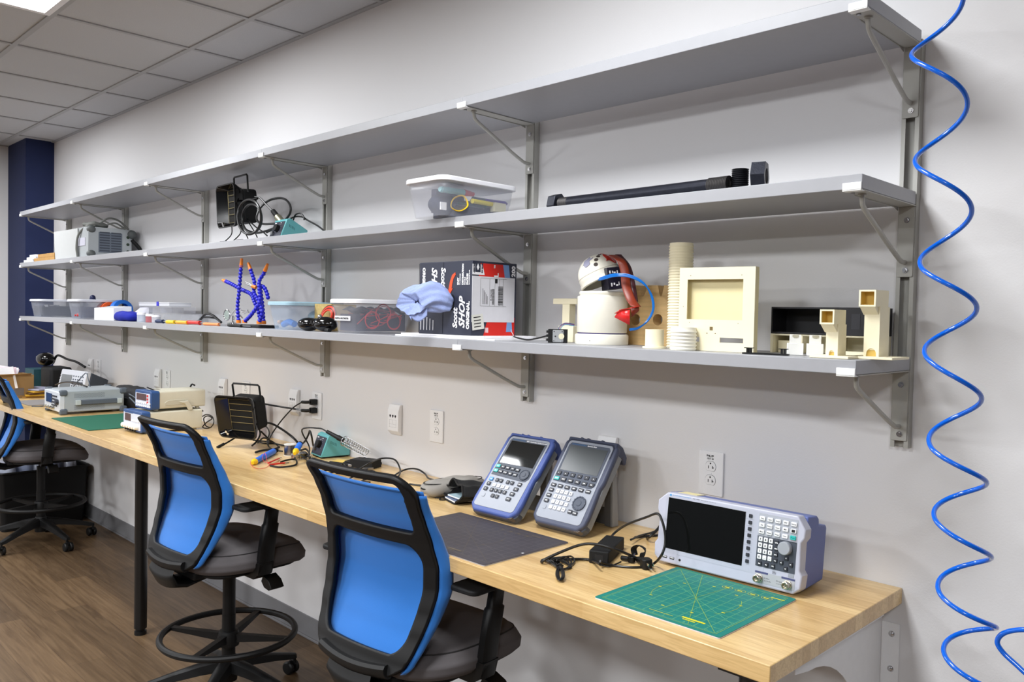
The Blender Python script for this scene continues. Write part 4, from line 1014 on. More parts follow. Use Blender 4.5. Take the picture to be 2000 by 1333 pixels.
def pump(label, a, b_, r):
    t = thing('solder_sucker', label, 'solder sucker', a)
    v = Vector(b_)-Vector(a); L_ = v.length; d = v.normalized()
    MB().cyl(d*.0, d*.022, r*.55, r*1.05).cyl(d*.022, d*.03, r*1.1).build('nozzle_cap', M_YEL, t)
    MB().cyl(d*.03, d*(L_*.45), r*.95, r).cyl(d*(L_*.45), d*(L_*.93), r*1.08).build('barrel', M_BLUEP, t)
    MB().cyl(d*(L_*.93), d*(L_*1.03), r*.6).cyl(d*(L_*1.03), d*(L_*1.05), r*.95).build('plunger', M_BLACK, t)
pump('blue desoldering pump with yellow tip lying on the worktop left of the spools', D(493, 905, .011), D(537, 881, .013), .0125)
pump('blue desoldering pump with yellow tip leaning over the small spools', D(575, 887, .045), D(586, 868, .07), .0115)
cable('black_handle_tool', 'black tool handle lying behind the blue desoldering pump', 'tool', DL([(499, 884, .006), (515, 880, .007), (535, 878, .008), (545, 874, .008)]), .005, M_BLACKMATT)
for k_, (pts, c_, lab) in enumerate(([[(524, 905, .006), (538, 899, .009), (545, 896, .006)], M_RED, 'red alligator clip pointing at the small spool'], [[(526, 909, .005), (545, 906, .008), (556, 905, .005)], M_RED, 'red alligator clip lying nearest the worktop front'])):
    t = thing('alligator_clip', lab, 'clip', DL(pts)[0]); q = [v-DL(pts)[0] for v in DL(pts)]
    MB().tube(q, .0045, n=8, res=4, flat=.7).build('boot', c_, t); MB().tube([q[-1], q[-1]+(q[-1]-q[-2])*.7], .002, n=6, res=1).build('jaw', M_STEEL, t)
t = thing('black_tweezers', 'black pincer tool with open loop lying beside the red clips', 'tweezers', D(545, 910))
q0 = D(545, 910)
MB().tube([v-q0 for v in DL([(528, 910, .004), (545, 913, .004), (568, 911, .005), (579, 907, .006), (577, 898, .008), (562, 899, .009), (548, 903, .006)])], .0042, n=8, flat=.7).build('arm_loop', M_BLACKMATT, t)
cable('red_wire', 'thin red wire looping on the worktop by the yellow tip', 'wire', DL([(526, 909, .003), (519, 914, .002), (505, 916, .002), (494, 912, .002), (489, 905, .003), (492, 899, .012)]), .0009, M_REDW)
cable('red_wire', 'thin red wire arching over the blue desoldering pump', 'wire', DL([(526, 907, .003), (521, 900, .01), (519, 888, .03), (516, 886, .03), (513, 895, .02), (517, 903, .008), (530, 905, .004)]), .0009, M_REDW)
cable('thin_tangle', 'thin dark cord on the worktop between the small spools and chair', 'cord', DL([(590, 893, .01), (600, 900, .006), (608, 907, .004), (616, 909, .003)]), .0022)
o = cable('coiled_lead', 'black lead heap between the spools and the teal station', 'cord', DL([(588, 880, .02), (598, 878, .02), (604, 888, .015), (594, 894, .01), (586, 886, .02), (596, 884, .025), (606, 896, .006)]), .0042)

# ------------------------------------------------------------------ fume extractors
def fume(name, label, loc, rz, rx, legs=True, W_=.22, H_=.2):
    t = thing(name, label, 'fume extractor', loc, rz=rz, rx=rx)
    o_ = rrect(W_, H_, .028, 6, cx=W_/2, cy=H_/2); i_ = rrect(W_-.012, H_-.012, .024, 6, cx=W_/2, cy=H_/2); k_ = rrect(W_*.66, H_*.80, .006, 6, cx=W_*.52, cy=H_*.5)
    n = len(o_); b = MB()
    def ringf(pa, ya, pb, yb):
        V = [(p[0], ya, p[1]) for p in pa]+[(p[0], yb, p[1]) for p in pb]
        b.add(V, [(i, (i+1) % n, n+(i+1) % n, n+i) for i in range(n)], 0, True)
    bk = rrect(W_*.70, H_*.78, .02, 6, cx=W_/2, cy=H_/2)
    ringf(o_, 0, i_, 0); ringf(i_, 0, k_, .045); ringf(o_, 0, o_, .008); ringf(o_, .008, bk, .055)
    b.build('hood', M_GLOSSBLK, t, ang=50)
    MB().prism(bk, .055, .125, 'y').build('fan_housing', M_BLACKMATT, t, bevel=.008)
    MB().prism(rrect(W_*.655, H_*.795, .004, 3, cx=W_*.52, cy=H_*.5), .044, .050, 'y').build('filter_pad', mat('charcoal_foam', (18, 17, 15), .95, bump=.8, bscale=500), t)
    g = MB(); x0, x1, z0, z1 = W_*.215, W_*.825, H_*.13, H_*.87
    g.tube([(x0, .040, z0), (x1, .040, z0), (x1, .040, z1), (x0, .040, z1)], .0013, n=6, res=1, closed=True)
    for j in range(1, 5):
        z = z0+(z1-z0)*j/5+.008; g.tube([(x0, .0395, z), (x1, .0395, z)], .0012, n=6, res=1)
    g.build('wire_grille', mat('brass_wire', (176, 162, 118), .35, metal=.7), t)
    for (xx, zz) in ((W_*.16, H_*.12), (W_*.2, H_*.07)): MB().cyl((xx, .010, zz), (xx, .018, zz), .006).build('screw', M_CHROME, t)
    MB().tube([(W_*.25, .07, H_*.86), (W_*.25, .07, H_*1.17), (W_*.28, .07, H_*1.2), (W_*.92, .07, H_*1.2), (W_*.96, .07, H_*1.17), (W_*.96, .07, H_*.80)], .0045, n=8, res=1).build('carry_handle', M_BLACK, t)
    return t
t = fume('fume_extractor', 'black fume extractor with brass wire grille standing on the worktop', (-2.785, -.325, DT+.045), .36, .20)
MB().tube([(.03, -.03, -.032), (.04, .02, -.024), (.06, .07, -.003), (.06, .08, .03)], .004, n=8).cyl((.024, -.045, -.0345), (.034, -.01, -.028), .0068).build('stand_leg', M_BLACK, t)
MB().tube([(.19, -.0, -.026), (.18, .04, -.022), (.17, .08, -.003), (.17, .08, .03)], .004, n=8).build('stand_leg', M_BLACK, t)
MB().tube([(.06, .09, .01), (.06, .15, -.062), (.17, .15, -.062), (.17, .09, .01)], .004, n=8, res=1).build('rear_leg', M_BLACK, t)
t = fume('fume_extractor', 'black fume extractor on wire legs on the middle shelf, wrapped in its cable', (-2.93, -.275, S2+.072), -.05, .06, W_=.205, H_=.2)
for xx in (.05, .15):
    MB().tube([(xx, .05, .01), (xx+.01, .04, -.03), (xx+.03, -.01, -.071)], .0026, n=6).tube([(xx, .09, .02), (xx+.02, .11, -.03), (xx+.01, .13, -.068)], .0026, n=6).build('wire_leg', M_BLACK, t)
Yc = lambda l: [Y(x, y, yy) for (x, y, yy) in l]
cable('wrapped_cable', 'thick black cable wound in a loop behind the shelf fume extractor', 'cable', Yc([(503, 388, -.2), (480, 395, -.22), (470, 420, -.23), (476, 445, -.22), (500, 455, -.2), (530, 448, -.18), (550, 436, -.16), (566, 418, -.15), (566, 400, -.15), (553, 388, -.15), (530, 390, -.16), (512, 402, -.18), (502, 420, -.2), (503, 432, -.2), (515, 438, -.19), (540, 437, -.17)]), .0052)
cable('wrapped_cable', 'outer black cable ring hanging on the right side of the shelf fume extractor', 'cable', Yc([(487+23*math.cos(a), 424+34*math.sin(a), -.315+.01*math.sin(2*a)) for a in [2*PI*i/12 for i in range(12)]]), .0052, closed=True)
cable('wrapped_cable', 'inner black cable ring hanging on the right side of the shelf fume extractor', 'cable', Yc([(492+19*math.cos(a), 427+28*math.sin(a), -.300) for a in [2*PI*i/12 for i in range(12)]]), .0052, closed=True)
cable('wrapped_cable', 'black cable pair hanging diagonally over the wound loop', 'cable', Yc([(498, 385, -.2), (508, 387, -.19), (520, 400, -.18), (532, 412, -.17), (545, 424, -.16)]), .0045)
t = thing('cable_connector', 'grey threaded cable connector hanging in the shelf cable loop', 'connector', Y(543, 425, -.16)); q0 = t.location
MB().cyl(Y(533, 412, -.165)-q0, Y(543, 425, -.16)-q0, .011, .013).build('rubber_boot', M_BLACKMATT, t)
MB().cyl(Y(542, 424, -.16)-q0, Y(553, 437, -.155)-q0, .0165, .0165).build('metal_ring', mat('tarnished_nickel', (150, 148, 128), .4, metal=.8), t)
cable('wrapped_cable', 'black cable stretched over the teal station to the right', 'cable', Yc([(520, 455, -.2), (545, 442, -.16), (572, 425, -.13), (590, 424, -.12), (600, 430, -.12), (620, 441, -.11), (633, 451, -.11)]), .0038)
cable('wrapped_cable', 'small cable hoop on top of the shelf teal station', 'cable', Yc([(573, 430, -.13), (577, 420, -.13), (587, 417, -.13), (593, 424, -.13), (594, 430, -.13)]), .0034)
cable('wrapped_cable', 'thin black cable end drooping to the shelf edge', 'cable', Yc([(483, 428, -.22), (500, 444, -.22), (512, 452, -.22), (522, 461, -.22)]), .0032)
p = Y(552, 459, -.17)
solder_station('soldering_station', 'teal soldering station lying on the middle shelf beside the wound cable', (p.x+.055, -.215, S2), -.05)
for (px, lab) in ((462, 'black plug end at the shelf edge under the fume extractor'), (430, 'flat black cable end at the left of the shelf fume extractor')):
    o = MB().tube([Vector((0, 0, .004)), Vector((.03, .01, .006)), Vector((.06, .0, .004))], .004, n=6).build('cable_end', M_RUB, loc=(0, 0, 0)); p = Y(px, 465, -.3); o.location = (p.x, -.3, S2); tag(o, lab, 'cable')

# plugs in the wall outlet and their cords
for z, dx, lab in ((1.1175, 0, 'black mains plug in the upper socket of the used outlet'), (1.0785, .0, 'black mains plug in the lower socket of the used outlet')):
    t = thing('wall_plug', lab, 'plug', (-2.475, -.008, z))
    MB().prism(rrect(.028, .026, .006, 4), -.030, -.0008, 'y').build('plug_body', M_BLACK, t, bevel=.003)
    MB().tube([(0, -.028, 0), (-.022, -.040, -.002), (-.055, -.040, -.004)], .0075, n=8).build('strain_relief', M_BLACK, t)
cable('station_cord', 'thin black cord from the upper wall plug down to the worktop', 'cord', [(-2.53, -.048, 1.114), Y(575, 795, -.06), Y(560, 810, -.08), Y(545, 828, -.1), Y(530, 850, -.12), D(524, 866, .02), D(526, 874, .006), D(538, 880, .004), D(552, 882, .004)], .0032)
cable('thick_wall_cord', 'thick black cord from the lower wall plug to the fume extractor', 'cord', [(-2.53, -.048, 1.074), Y(580, 800, -.06), Y(560, 797, -.09), Y(530, 792, -.13), Y(508, 788, -.17)], .0042)
o = MB().tube([Vector((-2.54, -.05, 1.073)), Y(588, 802, -.055), Y(580, 801, -.06)], .008, n=10, res=3).build('cord_tag', M_CLEAR); tag(o, 'clear plastic tag sleeve around the lower plug cord', 'tag')
cable('heavy_cord', 'thick black cord sweeping from the fume extractor down to the spools', 'cord', [Y(508, 826, -.15), Y(530, 828, -.14), Y(552, 840, -.12), Y(572, 855, -.12), D(583, 868, .03), D(585, 880, .008)], .0052)
cable('heavy_cord', 'black cord rising to a peak beside the teal station', 'cord', [D(585, 872, .03), Y(596, 862, -.08), Y(603, 848, -.07), Y(605, 842, -.07), Y(608, 850, -.08), D(612, 872, .02)], .0042)
cable('heavy_cord', 'black cord loop resting on the worktop right of the fume extractor', 'cord', DL([(503, 866, .03), (515, 856, .05), (530, 862, .03), (543, 872, .008), (538, 880, .006), (526, 874, .006), (522, 862, .02), (526, 846, .05), (520, 834, .07), (508, 830, .07)]), .0036)
cable('heavy_cord', 'black cord running flat from the fume extractor foot toward the spools', 'cord', DL([(500, 862, .006), (515, 866, .004), (535, 867, .004), (556, 871, .004)]), .0036)
t = thing('air_freshener', 'white rounded plastic device standing behind the fume extractor', 'device', Vector((-2.915, -.055, DT)))
MB().lathe([(.03, .0005), (.034, .01), (.034, .13), (.03, .165), (.018, .185), (.0, .19)], n=28, cap=False).build('body', mat('pale_lilac_plastic', (206, 204, 222), .35), t)
MB().ball((-.005, -.012, .165), .022).build('glossy_dome', mat('clear_lilac_dome', (170, 180, 220), .1), t)

# ------------------------------------------------------------------ beige supplies with blue fronts
def psu(label, loc, rz, W_, H_, L_, kind):
    t = thing('bench_power_supply', label, 'power supply', loc, rz=rz)
    MB().prism(rrect(W_, H_, .008, 4, cx=W_/2, cy=H_/2+.01), .028, L_, 'y').build('case', M_BEIGE, t, bevel=.003)
    MB().prism(rrect(W_+.006, H_+.006, .012, 5, cx=W_/2, cy=H_/2+.01), 0, .045, 'y').build('front_frame', M_PSUB, t, bevel=.003)
    MB().prism(rrect(W_-.016, H_-.018, .004, 4, cx=W_/2, cy=H_/2+.008), -.002, .001, 'y').build('front_panel', mat('instrument_panel_white', (204, 208, 220), .45), t)
    hh = H_+.01
    MB().box(W_*.12, -.0035, hh*.52, W_*(.74 if kind == 'counter' else .44), -.0015, hh*.86).build('display', mat('red_dark_display', (62, 16, 20), .15), t)
    if kind == 'counter':
        kp = keyproto('red_key', .010, .010, .004, M_RED)
        for j in range(3): put(kp, t, W_*.83, -.002, hh*(.78-.17*j))
        kp = keyproto('white_key', .012, .009, .004, M_KEYW)
        for j in range(2):
            for i in range(8): put(kp, t, W_*.13+.021*i, -.002, hh*(.38-.15*j))
        MB().prism([(.09, .052), (L_*.62, .052), (L_*.62, .026), (.075, .026), (.07, .04)], W_-.0005, W_+.003, 'x').build('handle_recess', mat('beige_recess', (192, 188, 170), .5), t, bevel=.001)
        MB().prism([(L_*.50, .04), (L_*.60, .03), (L_*.67, -.004), (L_*.74, -.004), (L_*.74, .008), (L_*.66, .045)], W_+.001, W_+.012, 'x').build('bail_arm', M_BEIGE, t, bevel=.002)
    else:
        kn_ = MB().lathe([(.013, 0), (.0115, -.016), (.009, -.020), (0, -.0205)], axis='y', n=18, cap=False).build('knob', M_OFFW, loc=(0, 0, 0))
        for i in range(6): put(kn_, t, W_*.13+.028*i*(W_/.2), -.002, hh*(.30+.0*(i % 2)))
        kp = keyproto('white_key', .012, .008, .004, M_KEYW)
        for i in range(5): put(kp, t, W_*.55+.018*i, -.002, hh*.58)
        kp = keyproto('terminal', .010, .010, .008, M_BLACK, r=.0045)
        for i in range(5): put(kp, t, W_*.2+.028*i, -.002, hh*.13)
    MB().box(W_*.1, -.0024, hh*.885, W_*.55, -.0018, hh*.925).build('brand_strip', M_PSUB, t)
    for (xx, yy) in ((.03, .04), (W_-.03, .04), (.03, L_-.03), (W_-.03, L_-.03)):
        MB().cyl((xx, yy, 0), (xx, yy, .011), .011).build('foot', M_BEIGE, t)
    return t
psu('lower beige bench generator with blue front frame and white knobs', (-3.575, -.465, DT), .02, .225, .098, .315, 'gen')
psu('upper beige counter with blue front frame and red display, stacked on the lower one', (-3.525, -.425, DT+.112), .06, .175, .088, .29, 'counter')
cable('counter_lead', 'black lead lying across the top of the upper beige counter', 'cord', [Y(287, 757, -.40), Y(300, 762, -.36), Y(313, 763, -.33), Y(330, 771, -.27), Y(352, 781, -.22), Y(372, 788, -.17), Y(388, 797, -.12), Y(397, 804, -.10)], .0032)
cable('counter_lead', 'black mains lead knotted behind the beige instruments', 'cord', [Y(395, 814, -.12), Y(404, 810, -.12), Y(415, 815, -.13), Y(417, 828, -.14), Y(408, 837, -.14), Y(396, 835, -.13), Y(403, 826, -.13), Y(414, 818, -.12), Y(406, 813, -.11), Y(398, 818, -.11), Y(402, 832, -.12), Y(412, 836, -.12)], .0030)
cable('counter_lead', 'short black stub lead sticking up behind the upper beige counter', 'cord', [Y(368, 768, -.14), Y(372, 756, -.12), Y(375, 751, -.10), Y(380, 753, -.10)], .0045)
cable('grey_cable_pair', 'grey cables running from the large grey instrument to the beige counter', 'cord', [Y(252, 770, -.3), Y(262, 776, -.35), Y(270, 782, -.38)], .003, M_DGREY)
cable('grey_cable_pair', 'lower grey cable sloping to the beige generator top', 'cord', [Y(253, 777, -.3), Y(262, 786, -.35), Y(270, 796, -.38)], .0035, M_DGREY)

# ------------------------------------------------------------------ large grey signal instrument
t = thing('signal_generator', 'large grey rack instrument with side handle standing on the far green mat', 'signal generator', (-4.66, -.535, DT), rz=-.01)
W_, L_, H_ = .30, .38, .138
MB().box(.006, .03, .014, W_-.006, L_-.02, H_).build('case', M_GREYCASE, t, bevel=.006, seg=3)
MB().box(.004, .0, .016, W_-.004, .032, H_-.004).build('front_panel', mat('front_panel_light_grey', (198, 204, 212), .45), t, bevel=.006)
for (xx, yy) in ((0, .002), (W_-.03, .002), (0, L_-.045), (W_-.03, L_-.045)):
    for zz in (.0005, H_-.028): MB().box(xx, yy, zz, xx+.033, yy+.042, zz+.034).build('corner_bumper', M_DGREY, t, bevel=.009, seg=3)
MB().box(.05, -.003, .062, .16, .001, .115).build('display', mat('instrument_display_blue', (38, 52, 84), .15), t)
kp = keyproto('front_key', .012, .009, .004, M_KEY)
for j in range(4):
    for i in range(6): put(kp, t, .165+.017*i, -.0005, .105-.018*j)
kn_ = MB().lathe([(.017, 0), (.015, -.016), (0, -.017)], axis='y', n=20, cap=False).build('rotary_knob', M_KEY, loc=(0, 0, 0)); put(kn_, t, .272, 0, .075)
for i in range(4): MB().cyl((.05+.05*i, 0, .035), (.05+.05*i, -.016, .035), .009).build('coax_port', M_NCON, t)
MB().prism([(.10, .055), (.32, .055), (.32, .083), (.10, .083)], W_-.006, W_+.010, 'x').build('side_handle', M_DGREY, t, bevel=.004)
for yy in (.085, .315): MB().box(W_-.008, yy, .054, W_+.014, yy+.028, .084).build('handle_end', mat('handle_end_light', (182, 190, 190), .45), t, bevel=.003)
b = MB()
for z0 in (.028, .096):
    for j in range(5):
        for i in range(26): b.add([(W_-.0055, .08+.0065*i+.003*(j % 2)+dy, z0+.0055*j+dz) for dy, dz in ((0, 0), (.0032, 0), (.0032, .0032), (0, .0032))], [(0, 1, 2, 3)])
o = b.build('perforation', mat('perforation_dark', (96, 102, 108), .6), t, recalc=False); o['kind'] = 'stuff'

# ------------------------------------------------------------------ storage tubs
def tub(label, x, y, z, rz, W_, L_, H_, lid=None, body=None, name='storage_tub'):
    """origin at the front right bottom corner of the lid footprint; W toward -x, L toward +y"""
    t = thing(name, label, 'storage tub', (x, y, z), rz=rz)
    n = 5
    top = rrect(W_-.016, L_-.016, .03, n, cx=-W_/2, cy=L_/2); bot = rrect(W_-.05, L_-.05, .028, n, cx=-W_/2, cy=L_/2)
    k = len(top); b = MB()
    zs = [(.0, 0.0), (.55, .60), (.62, .60), (1, 1)]
    V = []
    for (f, g) in ((0, 0), (.03, .05), (.5, .52), (.54, .64), (1, 1)):
        for p, q in zip(bot, top): V.append((p[0]*(1-g)+q[0]*g, p[1]*(1-g)+q[1]*g, .0005+f*(H_-.012)))
    b.add(V, [(j*k+i, j*k+(i+1) % k, (j+1)*k+(i+1) % k, (j+1)*k+i) for j in range(4) for i in range(k)]+[tuple(range(k))], 0, True)
    b.build('tub_body', body or M_TUB, t, solid=.0014)
    lo = rrect(W_, L_, .034, n, cx=-W_/2, cy=L_/2); li = rrect(W_-.03, L_-.03, .03, n, cx=-W_/2, cy=L_/2)
    b = MB().prism(lo, H_-.016, H_-.004); b.prism(lo, H_-.004, H_, poly2=rrect(W_-.008, L_-.008, .03, n, cx=-W_/2, cy=L_/2)); b.build('lid', lid or M_LIDW, t, bevel=.0015)
    return t
def inside(name, label, cat, o, t, x, y, z, rz=0, group=None):
    m = Matrix.Translation(t.location) @ t.rotation_euler.to_matrix().to_4x4()
    o.location = m @ Vector((x, y, z)); o.rotation_euler = (0, 0, t.rotation_euler.z+rz)
    return tag(o, label, cat, group)

# tub of markers hanging over the front of the middle shelf
mk = tub('white-lidded clear tub of markers overhanging the middle shelf edge', -1.118, -.412, S2, 0, .208, .335, .123)
t = thing('marker', 'pale teal marker with red cap lying near the top of the marker tub', 'marker', (0, 0, 0))
inside('', 'pale teal marker with red cap lying near the top of the marker tub', 'marker', t, mk, -.045, .03, .082, PI/2-.05)
MB().cyl((0, 0, 0), (.09, 0, 0), .010).cyl((-.006, 0, 0), (0, 0, 0), .008).build('barrel', mat('pale_teal_barrel', (140, 200, 205), .4), t)
MB().cyl((.09, 0, 0), (.13, 0, -.001), .0108, .007).build('cap', mat('marker_cap_red', (210, 30, 50), .4), t)
r_ = random.Random(11)
pens = [((40, 46, 60), 'dark blue pen'), ((30, 30, 34), 'black pen'), ((30, 90, 80), 'green pen'), ((214, 60, 110), 'pink pen'), ((240, 220, 20), 'yellow highlighter'), ((30, 34, 40), 'fat black marker'), ((52, 70, 110), 'slate blue marker'), ((90, 60, 170), 'purple marker')]
for k_, (c_, nm) in enumerate(pens):
    q = r_.uniform(.10, .15); rr = .0045 if 'pen' in nm else .008
    o = MB().cyl((0, 0, 0), (q, 0, .002), rr, n=10).cyl((q, 0, .002), (q+.012, 0, .002), rr, rr*.3, n=10).build('pen', mat(nm.replace(' ', '_'), c_, .35), loc=(0, 0, 0))
    inside('', '%s lying in the bottom of the marker tub' % nm, 'pen', o, mk, -.032-.010*(k_ % 4), .075+.016*k_ if k_ != 4 else .15, .036+.011*(k_//2), PI/2+r_.uniform(-.25, .25)+(.2 if k_ % 2 else 0))
o = MB().tube([(0, 0, 0), (.02, .01, .03), (.05, .0, .04), (.06, -.01, .01), (.03, -.005, -.01)], .0035, n=8, closed=True, flat=.5).build('yellow_strap', M_YEL, loc=(0, 0, 0)); inside('', 'yellow strap loop in the middle of the marker tub', 'strap', o, mk, -.025, .055, .028, PI/2)
o = MB().ball((0, 0, 0), .042, sc=(1, 1.4, .85)).build('dark_pouch', mat('navy_pouch', (46, 52, 74), .8, bump=.5), loc=(0, 0, 0)); inside('', 'dark rounded pouch at the front of the marker tub', 'pouch', o, mk, -.095, .085, .042)
o = MB().box(-.055, -.09, 0, .045, .10, .045).ball((0, 0, .045), .05, sc=(.95, 1.8, .35)).build('dark_case', mat('slate_heap', (54, 60, 78), .7, noise=.5, nscale=50, bump=.8), loc=(0, 0, 0)); inside('', 'dark slate soft case lying along the bottom of the marker tub', 'case', o, mk, -.10, .18, .004)
o = MB().box(-.012, -.002, -.012, .012, .002, .012).build('white_label_tag', M_KEYW, loc=(0, 0, 0)); inside('', 'small white tag against the marker tub wall', 'tag', o, mk, -.04, .035, .03, PI/2)
o = MB().box(0, 0, 0, .07, .05, .03).build('cream_carton', mat('cream_carton', (214, 208, 176), .7), loc=(0, 0, 0)); inside('', 'small cream carton at the wall end of the marker tub', 'carton', o, mk, -.10, .25, .035, 0)
o = MB().box(-.06, -.012, 0, .06, .012, .075).build('navy_wallet', mat('navy_wallet', (66, 66, 98), .7), loc=(0, 0, 0)); inside('', 'dark flat wallet standing along the left of the marker tub', 'wallet', o, mk, -.13, .13, .02, PI/2)

# tub of red leads on the bottom shelf
rt = tub('white-lidded clear tub of coiled red leads on the bottom shelf', -1.700, -.325, S3, 0, .198, .285, .128)
o = MB().box(-.052, -.0015, -.009, .052, 0, .009).build('label_strip', M_KEYW, loc=(0, 0, 0))
o.parent = rt; o.location = (-.110, .0145, .055)
MB().text('DIGITAL MULTIMETER', .009, face_y(-.158, .0125, .0515), bold=.0004).build('label_lettering', M_INK, rt)
for k_, (cy, cz, rr) in enumerate(((.09, .05, .032), (.19, .045, .03), (.14, .075, .035))):
    q = [(0, cy+rr*math.cos(a)-.14, cz+rr*math.sin(a)) for a in [2*PI*i/16 for i in range(16)]]
    b = MB().tube(q, .0020, n=6, res=2, closed=True).tube([(v[0]-.007, v[1]+.006, v[2]*.9+.004) for v in q], .0016, n=6, res=2, closed=True)
    o = b.build('test_lead', M_REDW, loc=(0, 0, 0)); inside('', 'coiled red test lead pressed against the side of the clear tub', 'lead', o, rt, -.026, .14, .0, 0, 'coiled red test leads in the tub')
b = MB()
for k_ in range(9):
    b.tube([(r_.uniform(-.07, .07), r_.uniform(-.1, .1), r_.uniform(.01, .09)) for _ in range(6)], .0016, n=5)
o = b.build('lead_tangle', M_REDW, loc=(0, 0, 0)); inside('', 'tangle of thin red wires filling the clear tub', 'wires', o, rt, -.1, .14, .008); o['kind'] = 'stuff'
o = MB().grid(lambda u, v: (-.062+.104*u, -.11+.23*v, .078+.016*math.sin(9*u)*math.sin(11*v)), 24, 30).box(-.062, -.11, 0, .042, .12, .064).build('dark_cable_mass', mat('dark_grey_bundle', (44, 44, 60), .8, noise=.5, nscale=40, bump=1, bscale=60), loc=(0, 0, 0)); inside('', 'dark mass of black cable filling the red lead tub', 'cables', o, rt, -.095, .145, .008); o['kind'] = 'stuff'

# blue-lidded tub
bt = tub('clear tub with pale blue lid on the bottom shelf left of the orange cord', -2.19, -.318, S3, 0, .20, .28, .117, lid=M_LIDB, body=mat('frosted_blue_plastic', (196, 214, 236), .25, alpha=.2))
for k_, (c_, x, y, z, rr, lab) in enumerate((((60, 130, 220), -.08, .05, .02, .022, 'bright blue handled tool at the bottom of the blue-lidded tub'), ((70, 140, 225), -.045, .14, .022, .02, 'second blue tool deeper in the blue-lidded tub'), ((232, 190, 150), -.155, .05, .03, .012, 'small tan ball in the front of the blue-lidded tub'), ((176, 206, 214), -.08, .18, .055, .035, 'pale wrapped pack in the blue-lidded tub'))):
    b = MB()
    if k_ < 2: b.tube([(-.05, 0, 0), (-.01, .004, .012), (.04, 0, .004)], rr*.6, n=10)
    else: b.ball((0, 0, 0), rr, sc=(1, 1.4, .8))
    o = b.build(['blue_tool', 'blue_tool', 'tan_ball', 'wrapped_pack'][k_], mat('tubfill_%s' % 'abcd'[k_], c_, .4), loc=(0, 0, 0)); inside('', lab, ['tool', 'tool', 'ball', 'pack'][k_], o, bt, x, y, z, .2*k_)
o = MB().box(-2.186, -.20, S3+.0005, -2.06, -.08, S3+.11).build('straw_bundle', mat('straw_brush', (196, 172, 110), .9, noise=.4, nscale=90, bump=1), loc=(-2.186, -.20, S3)); tag(o, 'tan bristle block between the blue-lidded and red-lead tubs', 'brush')

# black instrument with orange cord
p = Y(612, 642, -.325)
t = thing('black_clamp_meter', 'glossy black lobed device with orange cord at the shelf edge', 'meter', (p.x+.01, -.292, S3), rz=.1)
MB().ball((-.085, 0, .027), .05, sc=(1.15, .7, .54)).ball((.02, .0, .03), .052, sc=(1.2, .72, .56)).cyl((-.04, 0, .03), (.0, 0, .03), .022).build('body', M_GLOSSBLK, t)
MB().cyl((-.02, -.035, .036), (-.02, -.0385, .036), .007).build('button', M_BLACK, t)
MB().ball((-.002, -.01, .058), .009).build('grey_knob', M_STEEL, t)
MB().cyl((.05, -.02, .009), (.085, -.03, .007), .008).build('plug', M_BLACK, t)
for k_ in range(6):
    rr = .050-.004*k_; q = [(-2.045+rr*1.1*math.cos(a)+.004*k_, -.225-.004*k_+.01*math.sin(a), S3+.056+rr*.95*math.sin(a)) for a in [2*PI*i/16 for i in range(16)]]
    q = [(a_, b_, max(S3+.004, c_)) for a_, b_, c_ in q]
    cable('orange_cord_turn', 'orange-red cord turn coiled beside the black lobed device', 'cord', q, .0028, mat('orange_red_cord', (232, 62, 30), .4) if k_ % 3 else M_RUB, closed=True, res=2, group='orange cord turns beside the black device')

# helping hands with blue arms
t = thing('helping_hands', 'soldering helper with blue segmented flexible arms and orange tips', 'helping hands', Y(492, 637, -.28))
q0 = t.location.copy(); q0.z = S3; t.location = q0
MB().prism(rrect(.20, .10, .01, 4, cx=0, cy=.03), .0005, .013).build('base_plate', M_BLACK, t, bevel=.002)
def arm(pts, tip_len=.035, clip=False):
    P = catmull([v-q0 for v in pts], 14); tot = [0]
    for a_, b_ in zip(P, P[1:]): tot.append(tot[-1]+(b_-a_).length)
    b = MB(); L_ = tot[-1]; step = .0165; k_ = 0; s_ = .008
    b.tube(P, .0046, n=8, res=1)
    import bisect
    while s_ < L_:
        i = min(bisect.bisect(tot, s_), len(P)-1); a_, b_ = P[i-1], P[i]; f = (s_-tot[i-1])/max(1e-9, tot[i]-tot[i-1]); c_ = a_.lerp(b_, f); d = (b_-a_).normalized()
        b.ball(tuple(c_), .0094, n=10, m=6); s_ += step
    b.build('flexible_arm', M_ROYAL, t)
    d = (P[-1]-P[-4]).normalized()
    if tip_len: MB().cyl(P[-1]-d*.004, P[-1]+d*tip_len, .0092, .0058, n=12).build('tip', M_ORG, t)
    MB().cyl(P[0]-Vector((0, 0, .008)), P[0]+Vector((0, 0, .006)), .011, n=14).build('arm_socket', M_ORG, t)
    return P
arm(Yc([(466, 628, -.27), (464, 600, -.27), (467, 570, -.27), (469, 545, -.27), (471, 520, -.27)]))
arm(Yc([(508, 628, -.25), (505, 610, -.25), (497, 590, -.25), (490, 575, -.24), (470, 565, -.24), (452, 555, -.25), (441, 550, -.25)]), .035)
arm(Yc([(478, 628, -.29), (490, 616, -.29), (503, 598, -.28), (508, 585, -.27), (506, 560, -.26), (507, 548, -.25), (515, 535, -.24), (518, 528, -.24)]))
arm(Yc([(506, 630, -.27), (512, 610, -.27), (506, 590, -.27), (496, 572, -.27), (497, 552, -.26), (492, 535, -.26), (489, 526, -.26)]))
arm(Yc([(515, 630, -.24), (513, 600, -.24), (510, 575, -.24), (509, 560, -.24), (516, 562, -.24), (521, 572, -.24), (524, 584, -.24)]), 0)
b = MB(); a_, b_, c_ = [v-q0 for v in Yc([(500, 562, -.27), (492, 559, -.28), (479, 554, -.29)])]
b.cyl(a_, b_, .0085, .007); b.build('clip_boot', M_ORG, t)
